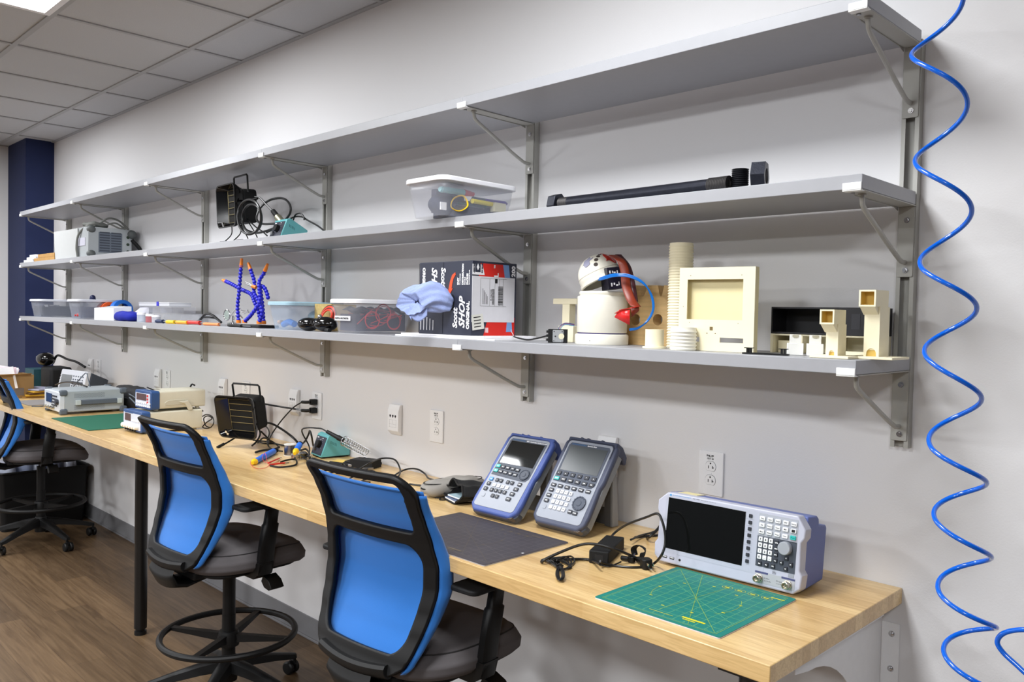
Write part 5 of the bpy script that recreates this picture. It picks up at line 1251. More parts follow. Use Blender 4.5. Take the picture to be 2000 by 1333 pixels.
MB().cyl(b_, c_, .005, .0018).cyl(b_+Vector((0, 0, .004)), c_+Vector((0.002, 0, .008)), .003, .0012).build('alligator_jaw', M_STEEL, t)
# silver helping hand with magnifier
t = thing('magnifier_stand', 'chrome magnifier stand behind the blue flexible arms', 'magnifier', Y(455, 630, -.20)); q0 = t.location.copy(); q0.z = S3; t.location = q0
MB().lathe([(.035, .0005), (.035, .008), (.02, .016), (.005, .018), (.005, .05)], n=24).build('base', M_CHROME, t)
c_ = Y(443, 616, -.20)-q0
MB().tube([c_+Vector((.032*math.cos(a), .0, .026*math.sin(a))) for a in [2*PI*i/18 for i in range(18)]], .0032, n=8, res=2, closed=True).build('lens_ring', M_CHROME, t)
MB().ball(tuple(c_), .03, sc=(1, .12, .82)).build('lens', mat('lens_glass', (150, 170, 160), .05, alpha=.4), t)
for l in ([(447, 622), (460, 605), (470, 607), (486, 610)], [(468, 603), (476, 613), (484, 606)], [(455, 630), (462, 612), (474, 622)]):
    MB().tube([v-q0 for v in Yc([(x, y, -.20) for x, y in l])], .0032, n=7).build('jointed_arm', M_CHROME, t)

# hand tools lying along the shelf edge
def tool(label, px0, px1, c_, r, y=-.315, z=.009, name='screwdriver', tipm=True):
    a_ = Y(px0, 634, y); b_ = Y(px1, 635, y+.012); q = Vector((a_.x, y, S3+z)); v = Vector((b_.x-a_.x, .012, 0))
    t = thing(name, label, 'hand tool', q)
    MB().cyl((0, 0, 0), v*.08, r*.8, r, n=12).cyl(v*.08, v*.5, r, r*.85, n=12).cyl(v*.5, v*.6, r*.85, r*1.05, n=12).build('handle', c_, t)
    MB().cyl(v*.6, v, r*.35, r*.3, n=10).build('shaft', M_STEEL if tipm else c_, t)
M_ORP = mat('orange_yellow_grip', (240, 168, 36), .4)
for a_ in ((('yellow-handled driver lying leftmost of the orange tools', 326, 352, M_YEL, .011), {}), (('orange-handled cutter lying second in the orange tool row', 345, 382, M_ORP, .010), {'z': .010}), (('red-handled pliers half in the orange tool row', 366, 408, M_RED, .010), {'z': .011, 'y': -.305}), (('orange pencil-like tool lying beside the black base plate', 398, 449, mat('salmon_orange', (232, 140, 80), .5), .0075), {'z': .008}), (('black-handled driver lying between the orange tool and blue arms', 446, 490, M_BLACK, .007), {'z': .007}), (('dark blue grip tool lying left of the yellow driver', 305, 328, mat('dark_navy_grip', (20, 40, 80), .5), .010), {'z': .010})):
    tool(*a_[0], **a_[1])
cable('black_leads', 'black cable bunch lying behind the orange tools', 'cable', [Vector((v.x, -.24, max(S3+.006, v.z))) for v in Yc([(392, 624, -.24), (402, 614, -.24), (415, 616, -.24), (425, 624, -.24), (432, 630, -.24)])], .006)
cable('black_leads', 'second black cable behind the orange tools', 'cable', [Vector((v.x, -.22, max(S3+.006, v.z))) for v in Yc([(385, 628, -.22), (398, 620, -.22), (420, 622, -.22), (430, 628, -.22)])], .005)

# clear compartment boxes
def pbox(label, px0, px1, y0, y1, h, z0=0, lid=True, m=None):
    a_ = Y(px0, 625, y0).x; b_ = Y(px1, 627, y0).x
    t = thing('parts_box', label, 'box', ((a_+b_)/2, y0, S3+z0)); w_ = (b_-a_)/2; L_ = y1-y0
    MB().box(-w_, 0, .0005, w_, L_, h-.004).build('box_body', m or M_CLEAR, t, bevel=.002)
    if lid: MB().box(-w_-.002, -.002, h-.004, w_+.002, L_, h).build('box_lid', m or M_TUB, t, bevel=.001)
    for f in (.33, .66): MB().box(-w_+2*w_*f-.0006, .002, .001, -w_+2*w_*f+.0006, L_-.002, h-.005).build('divider', M_TUB, t)
    return t
pbox('long low clear compartment box under the stacked ones', 290, 388, -.25, -.10, .052)
pbox('clear box with white lid stacked on the left of the long box', 272, 335, -.25, -.12, .035, .0525, m=M_TUB)
t = pbox('topmost white-edged clear box with a blue latch', 271, 330, -.24, -.12, .022, .088, m=mat('milky_plastic', (236, 238, 244), .3, alpha=.7))
MB().box(.05, -.004, .002, .075, -.001, .026).build('latch', M_ROYAL, t)
for k_, (px, h, c_, lab) in enumerate(((276, .040, (214, 222, 236), 'small clear jar with white cap at the left of the part boxes'), (293, .034, (196, 92, 100), 'small clear jar holding pink parts'), (305, .030, (214, 216, 226), 'short clear jar right of the pink one'))):
    p = Y(px, 630, -.30); t = thing('clear_jar', lab, 'jar', (p.x, -.30, S3))
    MB().lathe([(.02, .0005), (.022, .003), (.022, h), (.0, h)], n=20, cap=False).build('jar_body', mat('jar_tint_%s' % 'abc'[k_], c_, .3, alpha=.6), t)
    MB().cyl((0, 0, h), (0, 0, h+.012), .023, n=20).build('cap', M_LIDW, t)

# white carton with orange, blue items
a_ = Y(184, 620, -.30).x; b_ = Y(222, 622, -.30).x
o = MB().prism([(0, .0005), (.10, .0005), (.10, .085), (0, .072)], 0, b_-a_, 'x').build('white_carton', M_KEYW, loc=(0, 0, 0)); o.location = (a_, -.30, S3); tag(o, 'small white carton beside the grey filled tub on the left', 'carton')
o = MB().lathe([(.035, -.05), (.055, -.05), (.055, .05), (.035, .05)], axis='x', n=28, cap=False).build('tape_roll', mat('orange_tape', (232, 92, 30), .4), loc=(0, 0, 0)); o.location = (Y(210, 600, -.14).x, -.14, S3+.056); tag(o, 'orange tape roll standing behind the white carton', 'tape')
o = MB().lathe([(.04, -.03), (.062, -.03), (.062, .03), (.04, .03)], axis='x', n=28, cap=False).build('tape_roll', mat('blue_tape', (24, 110, 210), .4), loc=(0, 0, 0)); o.location = (Y(237, 600, -.12).x, -.12, S3+.063); tag(o, 'blue tape roll standing right of the orange roll', 'tape')
o = MB().prism([(0, .0005), (.26, .0005), (.27, .082), (.14, .080), (.05, .05)], -.02, 0, 'y').build('folded_sheet', M_LIDW, loc=(0, 0, 0)); o.location = (Y(225, 622, -.28).x, -.17, S3); tag(o, 'folded white sheet between carton and part boxes', 'sheet')
b = MB(); pillow(b, .28, .10, .055, (0, 0, 0), 0, n=2.4); o = b.build('blue_cloth_bundle', mat('royal_blue_cloth', (10, 30, 160), .8, bump=.5), loc=(0, 0, 0)); o.location = (Y(243, 630, -.28).x, -.265, S3); tag(o, 'royal blue cloth bundle at the shelf edge by the white carton', 'cloth')

# far left filled tubs
for k_, (px, lab) in enumerate(((98, 'grey clear tub of dark parts nearest the left shelf end'), (150, 'grey clear tub of parts beside the white carton'))):
    p = Y(px if k_ else 73, 600, -.33)
    q = tub(lab, p.x, -.325, S3, 0, .235, .29, .125, lid=mat('grey_white_lid', (214, 216, 224), .4), body=mat('grey_clear_plastic', (186, 192, 206), .25, alpha=.25))
    o = MB().box(-.090, -.115, 0, .088, .115, .07).build('dark_parts', mat('dark_parts_%s' % 'ab'[k_], ((34, 34, 44), (70, 74, 96))[k_], .7, noise=.8, nscale=45, bump=1, bscale=70), loc=(0, 0, 0)); inside('', ['black electronic parts filling the left-end tub', 'blue-grey bagged parts filling the tub beside the carton'][k_], 'parts', o, q, -.118, .145, .008); o['kind'] = 'stuff'
    if k_ == 0:
        for j in range(3):
            o = MB().prism(rrect(.03, .02, .004, 3), 0, .014).build('white_connector', M_KEYW, loc=(0, 0, 0)); inside('', 'small white connector lying on the dark parts in the left-end tub', 'connector', o, q, -.035-.02*j, .06+.04*j, .072, .3*j, 'white connectors in the left-end tub')
    else:
        o = MB().tube([(0, 0, 0), (.02, .01, .01), (.05, 0, 0)], .006).build('red_part', M_RED, loc=(0, 0, 0)); inside('', 'red part lying low in the tub beside the carton', 'part', o, q, -.11, .02, .02)
o = MB().ball((0, 0, .012), .018, sc=(1, 1, 1)).cyl((0, 0, 0), (0, 0, .006), .02).build('navy_stub', mat('navy_knob', (16, 26, 70), .4), loc=(0, 0, 0)); p = Y(181, 583, -.18); o.location = (p.x, -.18, S3+.1255); tag(o, 'small navy stub resting on the lid of the second left tub', 'knob')

# ------------------------------------------------------------------ shop towel carton
for (x0, x1, y0, y1, z0, lab) in ((-1.46, -.965, -.328, -.10, 0, 'lower white foam board sheet under the shop towel carton'), (-1.435, -1.02, -.322, -.085, .0062, 'upper white foam board sheet under the shop towel carton')):
    o = MB().box(x0, y0, S3+z0+.0003, x1, y1, S3+z0+.006).build('foam_board', M_LIDW, bevel=.0006); tag(o, lab, 'board')
BZ = S3+.0126
t = thing('towel_carton', 'navy and red shop towel carton with white shipping label', 'carton', (-1.083, -.317, BZ))
BW, BL, BH = .262, .198, .236
M_NAVYC = mat('carton_navy', (44, 48, 66), .6, noise=.06, nscale=12); M_REDC = mat('carton_red', (214, 30, 20), .55); M_LBLUE = mat('carton_light_blue', (120, 160, 212), .6)
b = MB().box(-BW, 0, 0, 0, BL, BH, 0)
b.build('carton_body', M_NAVYC, t, bevel=.002)
b = MB(); b.T = Matrix.Diagonal((1, .955, .972, 1))
# right (+x) face artwork
X_ = .0006
b.prism([(.055, 0.0), (.20, 0), (.20, .06), (.15, .08), (.075, .06)], 0, X_, 'x', 1)
b.prism([(.03, .19), (.15, .19), (.14, BH), (.03, BH)], 0, X_, 'x', 1)
b.prism([(.15, .19), (.175, .19), (.168, BH), (.14, BH)], 0, X_, 'x', 2)
b.prism([(.0, .198), (.055, .198), (.045, BH-.004), (.0, BH-.004)], X_, X_*1.6, 'x', 3)
b.prism([(.012, .206), (.036, .206), (.036, .236), (.012, .236)], X_*1.6, X_*2.2, 'x', 0)
b.prism([(.16, .012), (.19, .012), (.185, .05), (.165, .06)], X_, X_*1.6, 'x', 2)
def vtx(s_, sz, y_, z_, mi, ang=PI/2, bold=.0006, shear=0, sx=1): # text rotated to read upward on the +x face
    M = Matrix.Translation((X_*2.4, y_, z_)) @ Matrix.Rotation(PI/2, 4, 'Z') @ Matrix.Rotation(PI/2, 4, 'X') @ Matrix.Rotation(ang, 4, 'Z')
    b.text(s_, sz, M, mi, bold=bold, shear=shear, sx=sx)
vtx('ABSORBS', .0085, .010, .204, 0); vtx('2X MORE', .0085, .046, .204, 0)
vtx('200', .024, .198, .198, 3, bold=.001); vtx('L', .028, .118, .193, 3, bold=.001)
vtx('TM', .008, .103, .222, 3)
b.prism([(.024, .212), (.018, .222), (.024, .234), (.030, .222)], X_*2.2, X_*2.8, 'x', 3)
for k_ in range(4): b.prism([(.062+.004*k_, .01), (.064+.004*k_, .01), (.064+.004*k_, .026), (.062+.004*k_, .026)], X_, X_*1.6, 'x', 3)
b.build('side_artwork', [M_NAVYC, M_REDC, M_LBLUE, M_LIDW], t)
b = MB().prism([(.0, .043), (.188, .043), (.188, .188), (.0, .188)], X_*.8, X_*2.6, 'x', 0)
b.build('shipping_label', mat('label_paper', (222, 222, 228), .6), t)
b = MB()
X2 = X_*2.6
def bx(y0, z0, y1, z1): b.prism([(y0, z0), (y1, z0), (y1, z1), (y0, z1)], X2, X2+.0003, 'x')
for y_ in (.035, .075, .098, .118, .135): bx(y_, .095, y_+.0006, .182)
bx(.035, .094, .15, .0946); bx(.035, .182, .15, .1826); bx(.098, .168, .109, .182)
r5 = random.Random(2); z_ = .098
while z_ < .160:
    w_ = r5.choice((.0008, .0012, .002)); bx(.113, z_, .134, z_+w_); z_ += w_+r5.choice((.0008, .0014))
z_ = .10
while z_ < .150:
    w_ = r5.choice((.0008, .0014)); bx(.086, z_, .096, z_+w_); z_ += w_+.0012
def ltx(s_, sz, y_, z_):
    M = Matrix.Translation((X2+.0004, y_, z_)) @ Matrix.Rotation(PI/2, 4, 'Z') @ Matrix.Rotation(PI/2, 4, 'X') @ Matrix.Rotation(PI/2, 4, 'Z'); b.text(s_, sz, M, 0, bold=.0002)
ltx('FL 336 9-02', .0075, .084, .112)
for k_ in range(5): bx(.045+.005*k_, .10, .0465+.005*k_, .10+.05-.006*k_)
b.build('label_print', M_INK, t)
b = MB(); M = Matrix.Rotation(.12, 4, 'X'); b.T = Matrix.Translation((0, .0, .018)) @ M
b.prism([(.004, -.002), (.055, -.002), (.052, .046), (.004, .046)], X_*2.8, X_*3.4, 'x', 0)
for k_ in range(4): b.prism([(.012, .006+.010*k_), (.042, .006+.010*k_), (.042, .009+.010*k_), (.012, .009+.010*k_)], X_*3.4, X_*3.8, 'x', 1)
b.build('small_sticker', [mat('sticker_paper', (226, 226, 218), .6), M_INK], t)
# left (-y) face lettering
b = MB(); E_ = .0006
def ftx(s_, sz, x_, z_, mi=0, ang=PI/2, bold=.0008, shear=0, sx=1, yy=-.0008):
    M = Matrix.Translation((x_, yy, z_)) @ Matrix.Rotation(PI/2, 4, 'X') @ Matrix.Rotation(ang, 4, 'Z'); b.text(s_, sz, M, mi, bold=bold, shear=shear, sx=sx)
ftx('Scott', .030, -.042-.025, .022, shear=.15, bold=.0014)
ftx('SHOP', .038, -.062+.030, .022, shear=.35, bold=.0014, sx=1.0)
ftx('ORIGINAL', .019, -.010, .020, bold=.0012)
ftx('Scott', .030, -.168+.02, .217, ang=-PI/2, shear=.15, bold=.0014)
ftx('SHOP', .038, -.196+.00, .219, ang=-PI/2, shear=.35, bold=.0014)
ftx('ORIGINAL', .019, -.244, .219, ang=-PI/2, bold=.0012)
ftx('EASY', .010, -.062, .160); ftx('TO DISPENSE', .006, -.054, .160, bold=.0003); ftx('DISTRIBUTION', .010, -.040, .160); ftx('FACILE', .008, -.030, .160, bold=.0004); ftx('FACILES', .010, -.018, .160); ftx('DE SUMINISTRAR', .006, -.010, .160, bold=.0003)
for k_ in range(5):
    zz = .012; b.box(-.252+.016*k_, -.001, zz, -.249+.016*k_, 0, zz+.05-.004*k_)
b.build('front_lettering', M_LIDW, t)
b = MB().prism([(-.112, .142), (-.104, .172), (-.094, .192), (-.080, .200), (-.078, .192), (-.088, .180), (-.094, .162), (-.096, .148), (-.090, .150), (-.104, .130), (-.120, .146)], -.0012, 0, 'y'); b.build('orange_arrow', mat('arrow_orange_red', (244, 80, 30), .5), t)
b = MB().box(-BW*.53, -.0009, .003, -BW*.53+.0012, 0, BH-.003).box(-.0009-BW, -.0009, .003, -BW, 0, BH-.003); b.build('panel_crease', mat('crease_dark', (26, 28, 40), .7), t)
b = MB().prism(rrect(.03, .05, .012, 5, cx=-.098, cy=.105), -.0016, -.0002, 'y'); b.build('dispensing_hole', mat('hole_dark', (14, 14, 18), .9), t)
# blue shop towel bulging out of the hole
t = thing('shop_towel', 'pale blue shop towel bulging out of the carton side', 'towel', (-1.181, -.318, BZ+.105))
def tow(u, v):
    a = 2*PI*u
    path = [(0, 0, 0, .010, .014), (-.006, -.018, .004, .026, .034), (-.016, -.042, .012, .036, .044), (-.030, -.066, .018, .040, .046), (-.046, -.088, .016, .044, .042), (-.062, -.104, .006, .048, .038), (-.072, -.112, -.004, .046, .036)]
    x_ = v*(len(path)-1); i = min(int(x_), len(path)-2); f = x_-i
    cx, cy, cz, rx_, rz_ = [path[i][k]*(1-f)+path[i+1][k]*f for k in range(5)]
    w1 = 1+.09*math.sin(5*a+3*v)+.05*math.sin(11*a-5*v)
    fold = 1-.22*math.exp(-((math.sin(a/2-.9))/.18)**2)*v
    return (cx+rx_*w1*fold*math.cos(a)*.95, cy+.35*rx_*math.cos(a), cz+rz_*w1*fold*math.sin(a)-.012*v*max(0, math.cos(a)))
b = MB().grid(tow, 90, 30)
b.grid(lambda u, v: tuple(Vector(tow(u, 1)).lerp(Vector((-.056, -.088, .0)), v*.85)+Vector((0, -.0, .004*math.sin(18*u)*v))), 90, 6)
b.build('cloth', M_CLOTH, t, solid=.0012, ang=70)
b = MB().grid(lambda u, v: (-.098-.03*u+.035*v, -.10-.010*math.sin(3*u+2*v), -.012+.034*u-.05*v*(1-u*.4)), 10, 10).grid(lambda u, v: (-.076+.055*u, -.108+.028*u, -.045-.02*math.sin(PI*u)+.035*v), 12, 6)
b.build('loose_corner', M_CLOTH, t, solid=.0012)

# ------------------------------------------------------------------ servo, cable
p = Y(1095, 670, -.22)
t = thing('servo_motor', 'small black and silver servo motor left of the white robot', 'servo', (p.x, -.235, S3), rz=.65)
MB().box(-.028, 0, .0005, .028, .035, .041).build('bracket', M_BLACK, t, bevel=.001)
for z in (.010, .022, .034): MB().box(-.0335, .004, z-.0045, -.028, .03, z+.0025).build('mounting_tab', M_BLACK, t)
MB().prism(rrect(.032, .036, .003, 3, cx=.002, cy=.0205), -.0025, 0, 'y').build('face_plate', mat('servo_grey', (150, 152, 154), .4, noise=.15, nscale=90), t, bevel=.0006)
for xx in (-.010, .014):
    for zz in (.0065, .0345): MB().cyl((xx, -.0025, zz), (xx, -.0036, zz), .0018, n=10).build('screw', M_CHROME, t)
MB().lathe([(.008, -.0025), (.0085, -.0032), (.0, -.0034)], axis='y', c=(.012, 0, .02), n=20, cap=False).build('badge', mat('badge_cream', (216, 210, 180), .5), t)
MB().cyl((-.006, -.0025, .02), (-.006, -.0034, .021), .0022, n=10).build('shaft', M_INK, t)
cable('servo_lead', 'dark lead running from the servo left to the carton', 'lead', [Y(1073, 655, -.24), Y(1050, 661, -.25), Y(1030, 664, -.26), Y(1010, 660, -.27), Y(1003, 657, -.275)], .0024)
cable('frayed_wire', 'white frayed wire hanging from the carton corner', 'wire', [Y(998, 641, -.07), Y(999, 648, -.2), Y(1003, 657, -.27), Y(999, 661, -.275)], .001, M_KEYW)
for k_, (dx, c_) in enumerate(((0, (30, 60, 120)), (1.5, (120, 40, 90)), (3, (60, 150, 190)))):
    cable('thin_colored_wire', 'thin %s wire arching from the servo to the robot' % ['navy', 'purple', 'light blue'][k_], 'wire', [Y(1091+dx, 647, -.22), Y(1093+dx, 638+dx, -.21), Y(1102, 632+dx, -.2), Y(1112, 632+dx, -.19), Y(1122, 634+dx, -.18)], .0011, mat('wire_%s' % 'abc'[k_], c_, .4))

# cream T-shaped part and small block behind the robot
o = MB().prism([(-.05, .118), (.05, .118), (.05, .136), (-.05, .136)], 0, .03, 'y').prism([(-.01, .0005), (.02, .0005), (.02, .118), (-.01, .118)], 0, .03, 'y').build('printed_tee', M_CREAM, loc=(0, 0, 0), bevel=.001); p = Y(1107, 600, -.08); o.location = (p.x, -.09, S3); tag(o, 'cream printed T-shaped part standing behind the robot', 'printed part')
o = MB().box(-.03, 0, .0005, .03, .03, .05).build('printed_block', M_CREAM, loc=(0, 0, 0), bevel=.001); p = Y(1113, 650, -.12); o.location = (p.x, -.14, S3); tag(o, 'low cream printed block behind the servo motor', 'printed part')

# ------------------------------------------------------------------ robot
Cc = at(1175, 672, 2, S3); Cc = Vector((-.640, -.165, S3)); Cc.x = Y(1175, 660, -.175).x; Cc.y = -.175
t = thing('robot_bust', 'white round robot with open domed head on a cylinder', 'robot', Cc)
M_RB = mat('robot_white', (240, 236, 222), .35); 
MB().lathe([(.0, .0006), (.0765, .0006), (.0775, .003), (.0775, .026), (.0755, .030), (.071, .031)], n=56, cap=False).build('base_ring', M_RB, t)
MB().lathe([(.070, .029), (.0705, .0345)], n=56).build('dark_gap_ring', mat('purple_band', (60, 52, 110), .5), t)
MB().lathe([(.071, .0345), (.0725, .037), (.0725, .136), (.0715, .139), (.066, .140), (.066, .145), (.0675, .146), (.0675, .151), (.065, .153), (.058, .153), (.056, .14), (0, .139)], n=56, cap=False).build('body_cylinder', M_RB, t)
MB().cyl((.02, -.0775, .012), (.02, -.078, .012), .0013, n=8).build('base_hole', M_INK, t)
vd = (CAM-Cc); vd.z = 0; vd.normalize(); rd = Vector((-vd.y, vd.x, 0))   # toward viewer side and its right
hc = Vector((0, 0, .199))-rd*.010
hr = .0625
BZm = Matrix((( rd.x, -vd.x, 0), (rd.y, -vd.y, 0), (0, 0, 1))).to_4x4()
TM = Matrix.Translation(hc) @ BZm @ Matrix.Rotation(math.radians(-24), 4, 'Y') @ Matrix.Rotation(math.radians(-8), 4, 'X')
b = MB(); b.T = TM
prof = []
for i in range(17):
    a = math.radians(0+100*i/16); prof.append((max(.0002, hr*math.sin(a)), hr*math.cos(a)))
prof += [(hr*1.03, hr*math.cos(math.radians(101))), (hr*1.03, hr*math.cos(math.radians(108))), (hr*.93, hr*math.cos(math.radians(110))), (hr*.90, hr*math.cos(math.radians(100)))]
for i in range(12):
    a = math.radians(95-90*i/11); prof.append((max(.0002, hr*.92*math.sin(a)), hr*.92*math.cos(a)))
b.lathe(prof, n=48, cap=False); b.build('head_dome', M_RB, t)
b = MB(); b.T = TM; b.lathe([(hr*.9945, hr*.115), (hr*1.001, hr*.10), (hr*.997, hr*.085)], n=48, cap=False); b.build('head_seam', mat('seam_shadow', (190, 184, 166), .6), t)
def on_head(az, el, r_=1.0): # az: right of viewer, el: up
    a, e = math.radians(az), math.radians(el)
    return hc+(rd*math.sin(a)*math.cos(e)+vd*math.cos(a)*math.cos(e)+Vector((0, 0, math.sin(e))))*(hr*r_)
for (az, el, rr) in ((-12, 28, .0062), (-14, 44, .0062), (-10, 60, .0058), (-6, 74, .005)):
    c_ = on_head(az, el, .985); c2_ = on_head(az, el, 1.012); MB().cyl(c_, c2_, rr, n=16).build('dark_eye_hole', mat('hole_grey_brown', (66, 56, 50), .7), t)
def patch(azs, els, r_, m, name, wob=0):
    MB().grid(lambda u, v: tuple(on_head(azs[0]+(azs[1]-azs[0])*u+8*wob*math.sin(9*v), els[0]+(els[1]-els[0])*v+8*wob*math.sin(7*u), r_)), 14, 14).build(name, m, t, solid=.0006)
patch((-60, -34), (22, 52), 1.015, mat('grey_tape', (150, 150, 172), .4), 'grey_tape', .4)
M_RFILM = mat('red_orange_film', (206, 40, 22), .25, alpha=.82); M_DFILM = mat('dark_red_film', (138, 50, 26), .4, alpha=.92)
patch((20, 75), (38, 86), 1.03, M_RFILM, 'red_film', .5)
hp = lambda px, py, y=0: (at(px, py, 1, Cc.y+y)-Cc)
def strip(pts, widths, m, name):
    P = catmull(pts, 6); n_ = len(P)
    def fn(u, v):
        i = min(int(v*(n_-1)), n_-2); f = v*(n_-1)-i; c_ = P[i].lerp(P[i+1], f); w_ = widths[0]+(widths[1]-widths[0])*v
        return tuple(c_+rd*(u-.5)*w_+vd*(.003*math.sin(PI*u)+.001*math.sin(14*v+3*u)))
    MB().grid(fn, 6, 40).build(name, m, t, solid=.0006)
F_ = vd*.05
strip([hp(1196, 500)+F_*.6, hp(1212, 512)+F_, hp(1220, 535)+F_, hp(1222, 560)+F_*1.1, hp(1230, 585)+F_*1.3, hp(1240, 600)+F_*1.5], (.024, .027), M_DFILM, 'film_strip')
strip([hp(1207, 498)+F_*.3, hp(1224, 520)+F_*.5, hp(1232, 550)+F_*.7, hp(1238, 590)+F_*.9], (.018, .020), mat('dark_maroon_film', (70, 34, 40), .3, alpha=.92), 'film_strip')
strip([hp(1242, 600)+F_*1.5, hp(1230, 603)+F_*1.7, hp(1216, 606)+F_*1.75, hp(1204, 613)+F_*1.7], (.012, .016), M_RFILM, 'film_curl')
b = MB().add([tuple(v) for v in (hp(1199, 620)+F_*1.75, hp(1228, 635)+F_*1.7, hp(1228, 606)+F_*1.75, hp(1208, 606)+F_*1.8)], [(0, 1, 2, 3)]); b.build('film_flap', mat('bright_red_film', (222, 34, 34), .3, alpha=.9), t, solid=.0006)
b = MB().add([tuple(v) for v in (hp(1230, 602)+F_*1.4, hp(1246, 600)+F_*1.3, hp(1246, 608)+F_*1.3, hp(1232, 620)+F_*1.4)], [(0, 1, 2, 3)]); b.build('film_flap', M_DFILM, t, solid=.0006)
# electronics box inside the mouth
eb = hp(1193, 546)+vd*.03
b = MB(); b.T = Matrix.Translation(eb) @ BZm @ Matrix.Rotation(-.12, 4, 'Y') @ Matrix.Rotation(.35, 4, 'Z'); b.box(-.020, -.028, -.031, .020, .028, .031); b.build('electronics_box', mat('indigo_black', (26, 24, 42), .4), t, bevel=.001)
b = MB(); b.T = Matrix.Translation(eb) @ BZm @ Matrix.Rotation(-.12, 4, 'Y') @ Matrix.Rotation(.35, 4, 'Z')
for (x_, z_, w_, h_) in ((-.012, .018, .004, .008), (-.004, .018, .003, .006), (.002, .016, .006, .004), (.010, .017, .003, .008), (-.010, -.018, .004, .010), (-.002, -.016, .004, .006), (.006, -.020, .006, .004), (.012, -.016, .002, .010)): b.cbox(x_, -.0284, z_, w_, .0006, h_)
b.build('printed_marks', M_INKW, t)
for k_ in range(3):
    cable('air_tube', 'bright blue thin tube arching out of the robot mouth to its back, %s of three' % ['lowest', 'middle', 'uppermost'][k_], 'tube', [at(1162, 549+k_, 1, Cc.y)+vd*.05, at(1175, 549-2*k_, 1, Cc.y)+vd*.08, at(1200, 543-2*k_, 1, Cc.y)+vd*.09, at(1228, 544-2*k_, 1, Cc.y)+vd*.07, at(1255, 556-k_, 1, Cc.y)+vd*.05, at(1272-k_, 578, 1, Cc.y)+vd*.03, at(1276-k_, 605, 1, Cc.y)+vd*.02, at(1264-k_, 628, 1, Cc.y)+vd*.02, at(1245, 640+k_, 1, Cc.y)+vd*.03, at(1229, 643+k_, 1, Cc.y)+vd*.035], .0021, mat('blue_air_tube', (10, 110, 200), .25), group='blue tubes on the robot')
patch((62, 78), (5, 30), 1.10, mat('blue_tape', (36, 120, 210), .4), 'blue_tape_piece')

# ------------------------------------------------------------------ wooden block with holes
def keyhole(outer, holes):
    P = list(outer)
    for (cx, cz, r) in holes:
        i = min(range(len(P)), key=lambda k: (P[k][0]-cx)**2+(P[k][1]-cz)**2)
        a0 = math.atan2(P[i][1]-cz, P[i][0]-cx); H = [(cx+r*math.cos(a0-2*PI*k/24), cz+r*math.sin(a0-2*PI*k/24)) for k in range(25)]
        P = P[:i+1]+H+P[i:]
    return P
xa, xb = Y(1226, 665, -.08).x, Y(1322, 668, -.08).x
wd = xb-xa
def sc_(px): return Y(px, 600, -.08).x-xa
zz = lambda px, py: Y(px, py, -.08).z-S3
outp = [(0, .0005), (wd, .0005), (wd, zz(1320, 559))]
for (p0, p1, d) in ((1302, 1290, 16), (1270, 1252, 18), (1240, 1228, 16)):
    z_ = zz(p0, 558); x0_, x1_ = sc_(p0), sc_(p1)
    for k in range(9):
        f = k/8; outp.append((x0_+(x1_-x0_)*f, z_-(.032*(math.sin(PI*f)))))
outp.append((0, zz(1226, 558)))
circ = lambda cx, cz, r: [(cx+r*math.cos(2*PI*k/28), cz+r*math.sin(2*PI*k/28)) for k in range(28)]
o = MB().fill([outp, circ(sc_(1248), zz(1248, 625), .0165), circ(sc_(1291), zz(1291, 625), .0165)], -.095, -.055, 'y').build('drilled_wood_block', mat('grained_light_wood', (206, 172, 118), .65, noise=.22, nscale=28, bump=.2), loc=(0, 0, 0)); o.location = (xa, 0, S3)
wm = o.data.materials[0]; nz = [n for n in wm.node_tree.nodes if n.type == 'TEX_NOISE'][0]; mp_ = wm.node_tree.nodes.new('ShaderNodeMapping'); mp_.inputs['Scale'].default_value = (.6, 1, 6); tcn = [n for n in wm.node_tree.nodes if n.type == 'TEX_COORD'][0]; wm.node_tree.links.new(tcn.outputs['Object'], mp_.inputs[0]); wm.node_tree.links.new(mp_.outputs[0], nz.inputs['Vector'])
tag(o, 'pale wood block with round holes and notches behind the robot', 'wood block')

# ------------------------------------------------------------------ ribbed printed tubes
def ribbed(label, px, py, r, h, pitch, y=-.22, m=M_CREAM):
    p = Y(px, py, y); prof = [(r*.80, .0004), (r*.93, .0004)]; z = 0
    while z+pitch <= h: prof += [(r*.93, z+pitch*.12+.0004), (r, z+pitch*.45), (r, z+pitch*.6), (r*.93, z+pitch*.95)]; z += pitch
    prof += [(r*.93, h), (r*.80, h), (r*.80, h-.02)]
    o = MB().lathe(prof, n=40, cap=False, c=(0, 0, 0)).build('ribbed_tube', m, loc=(0, 0, 0), ang=60); o.location = (p.x, y, S3); tag(o, label, 'printed tube'); return o
ribbed('tall cream ribbed tube standing behind the cream display case', 1326, 670, .0335, .283, .0075, y=-.155)
ribbed('short white ribbed tube in front of the cream display case', 1334, 680, .0335, .058, .0085, y=-.285, m=mat('whiter_printed_plastic', (246, 243, 230), .5))
p = Y(1278, 676, -.255)
o = MB().lathe([(.031, .0004), (.031, .005), (.0245, .0055), (.0245, .050), (.0215, .050), (.0215, .03)], n=36, cap=False).build('flanged_cylinder', M_CREAM, loc=(0, 0, 0)); o.location = (p.x, -.255, S3); tag(o, 'small cream flanged cylinder right of the robot base', 'printed part')

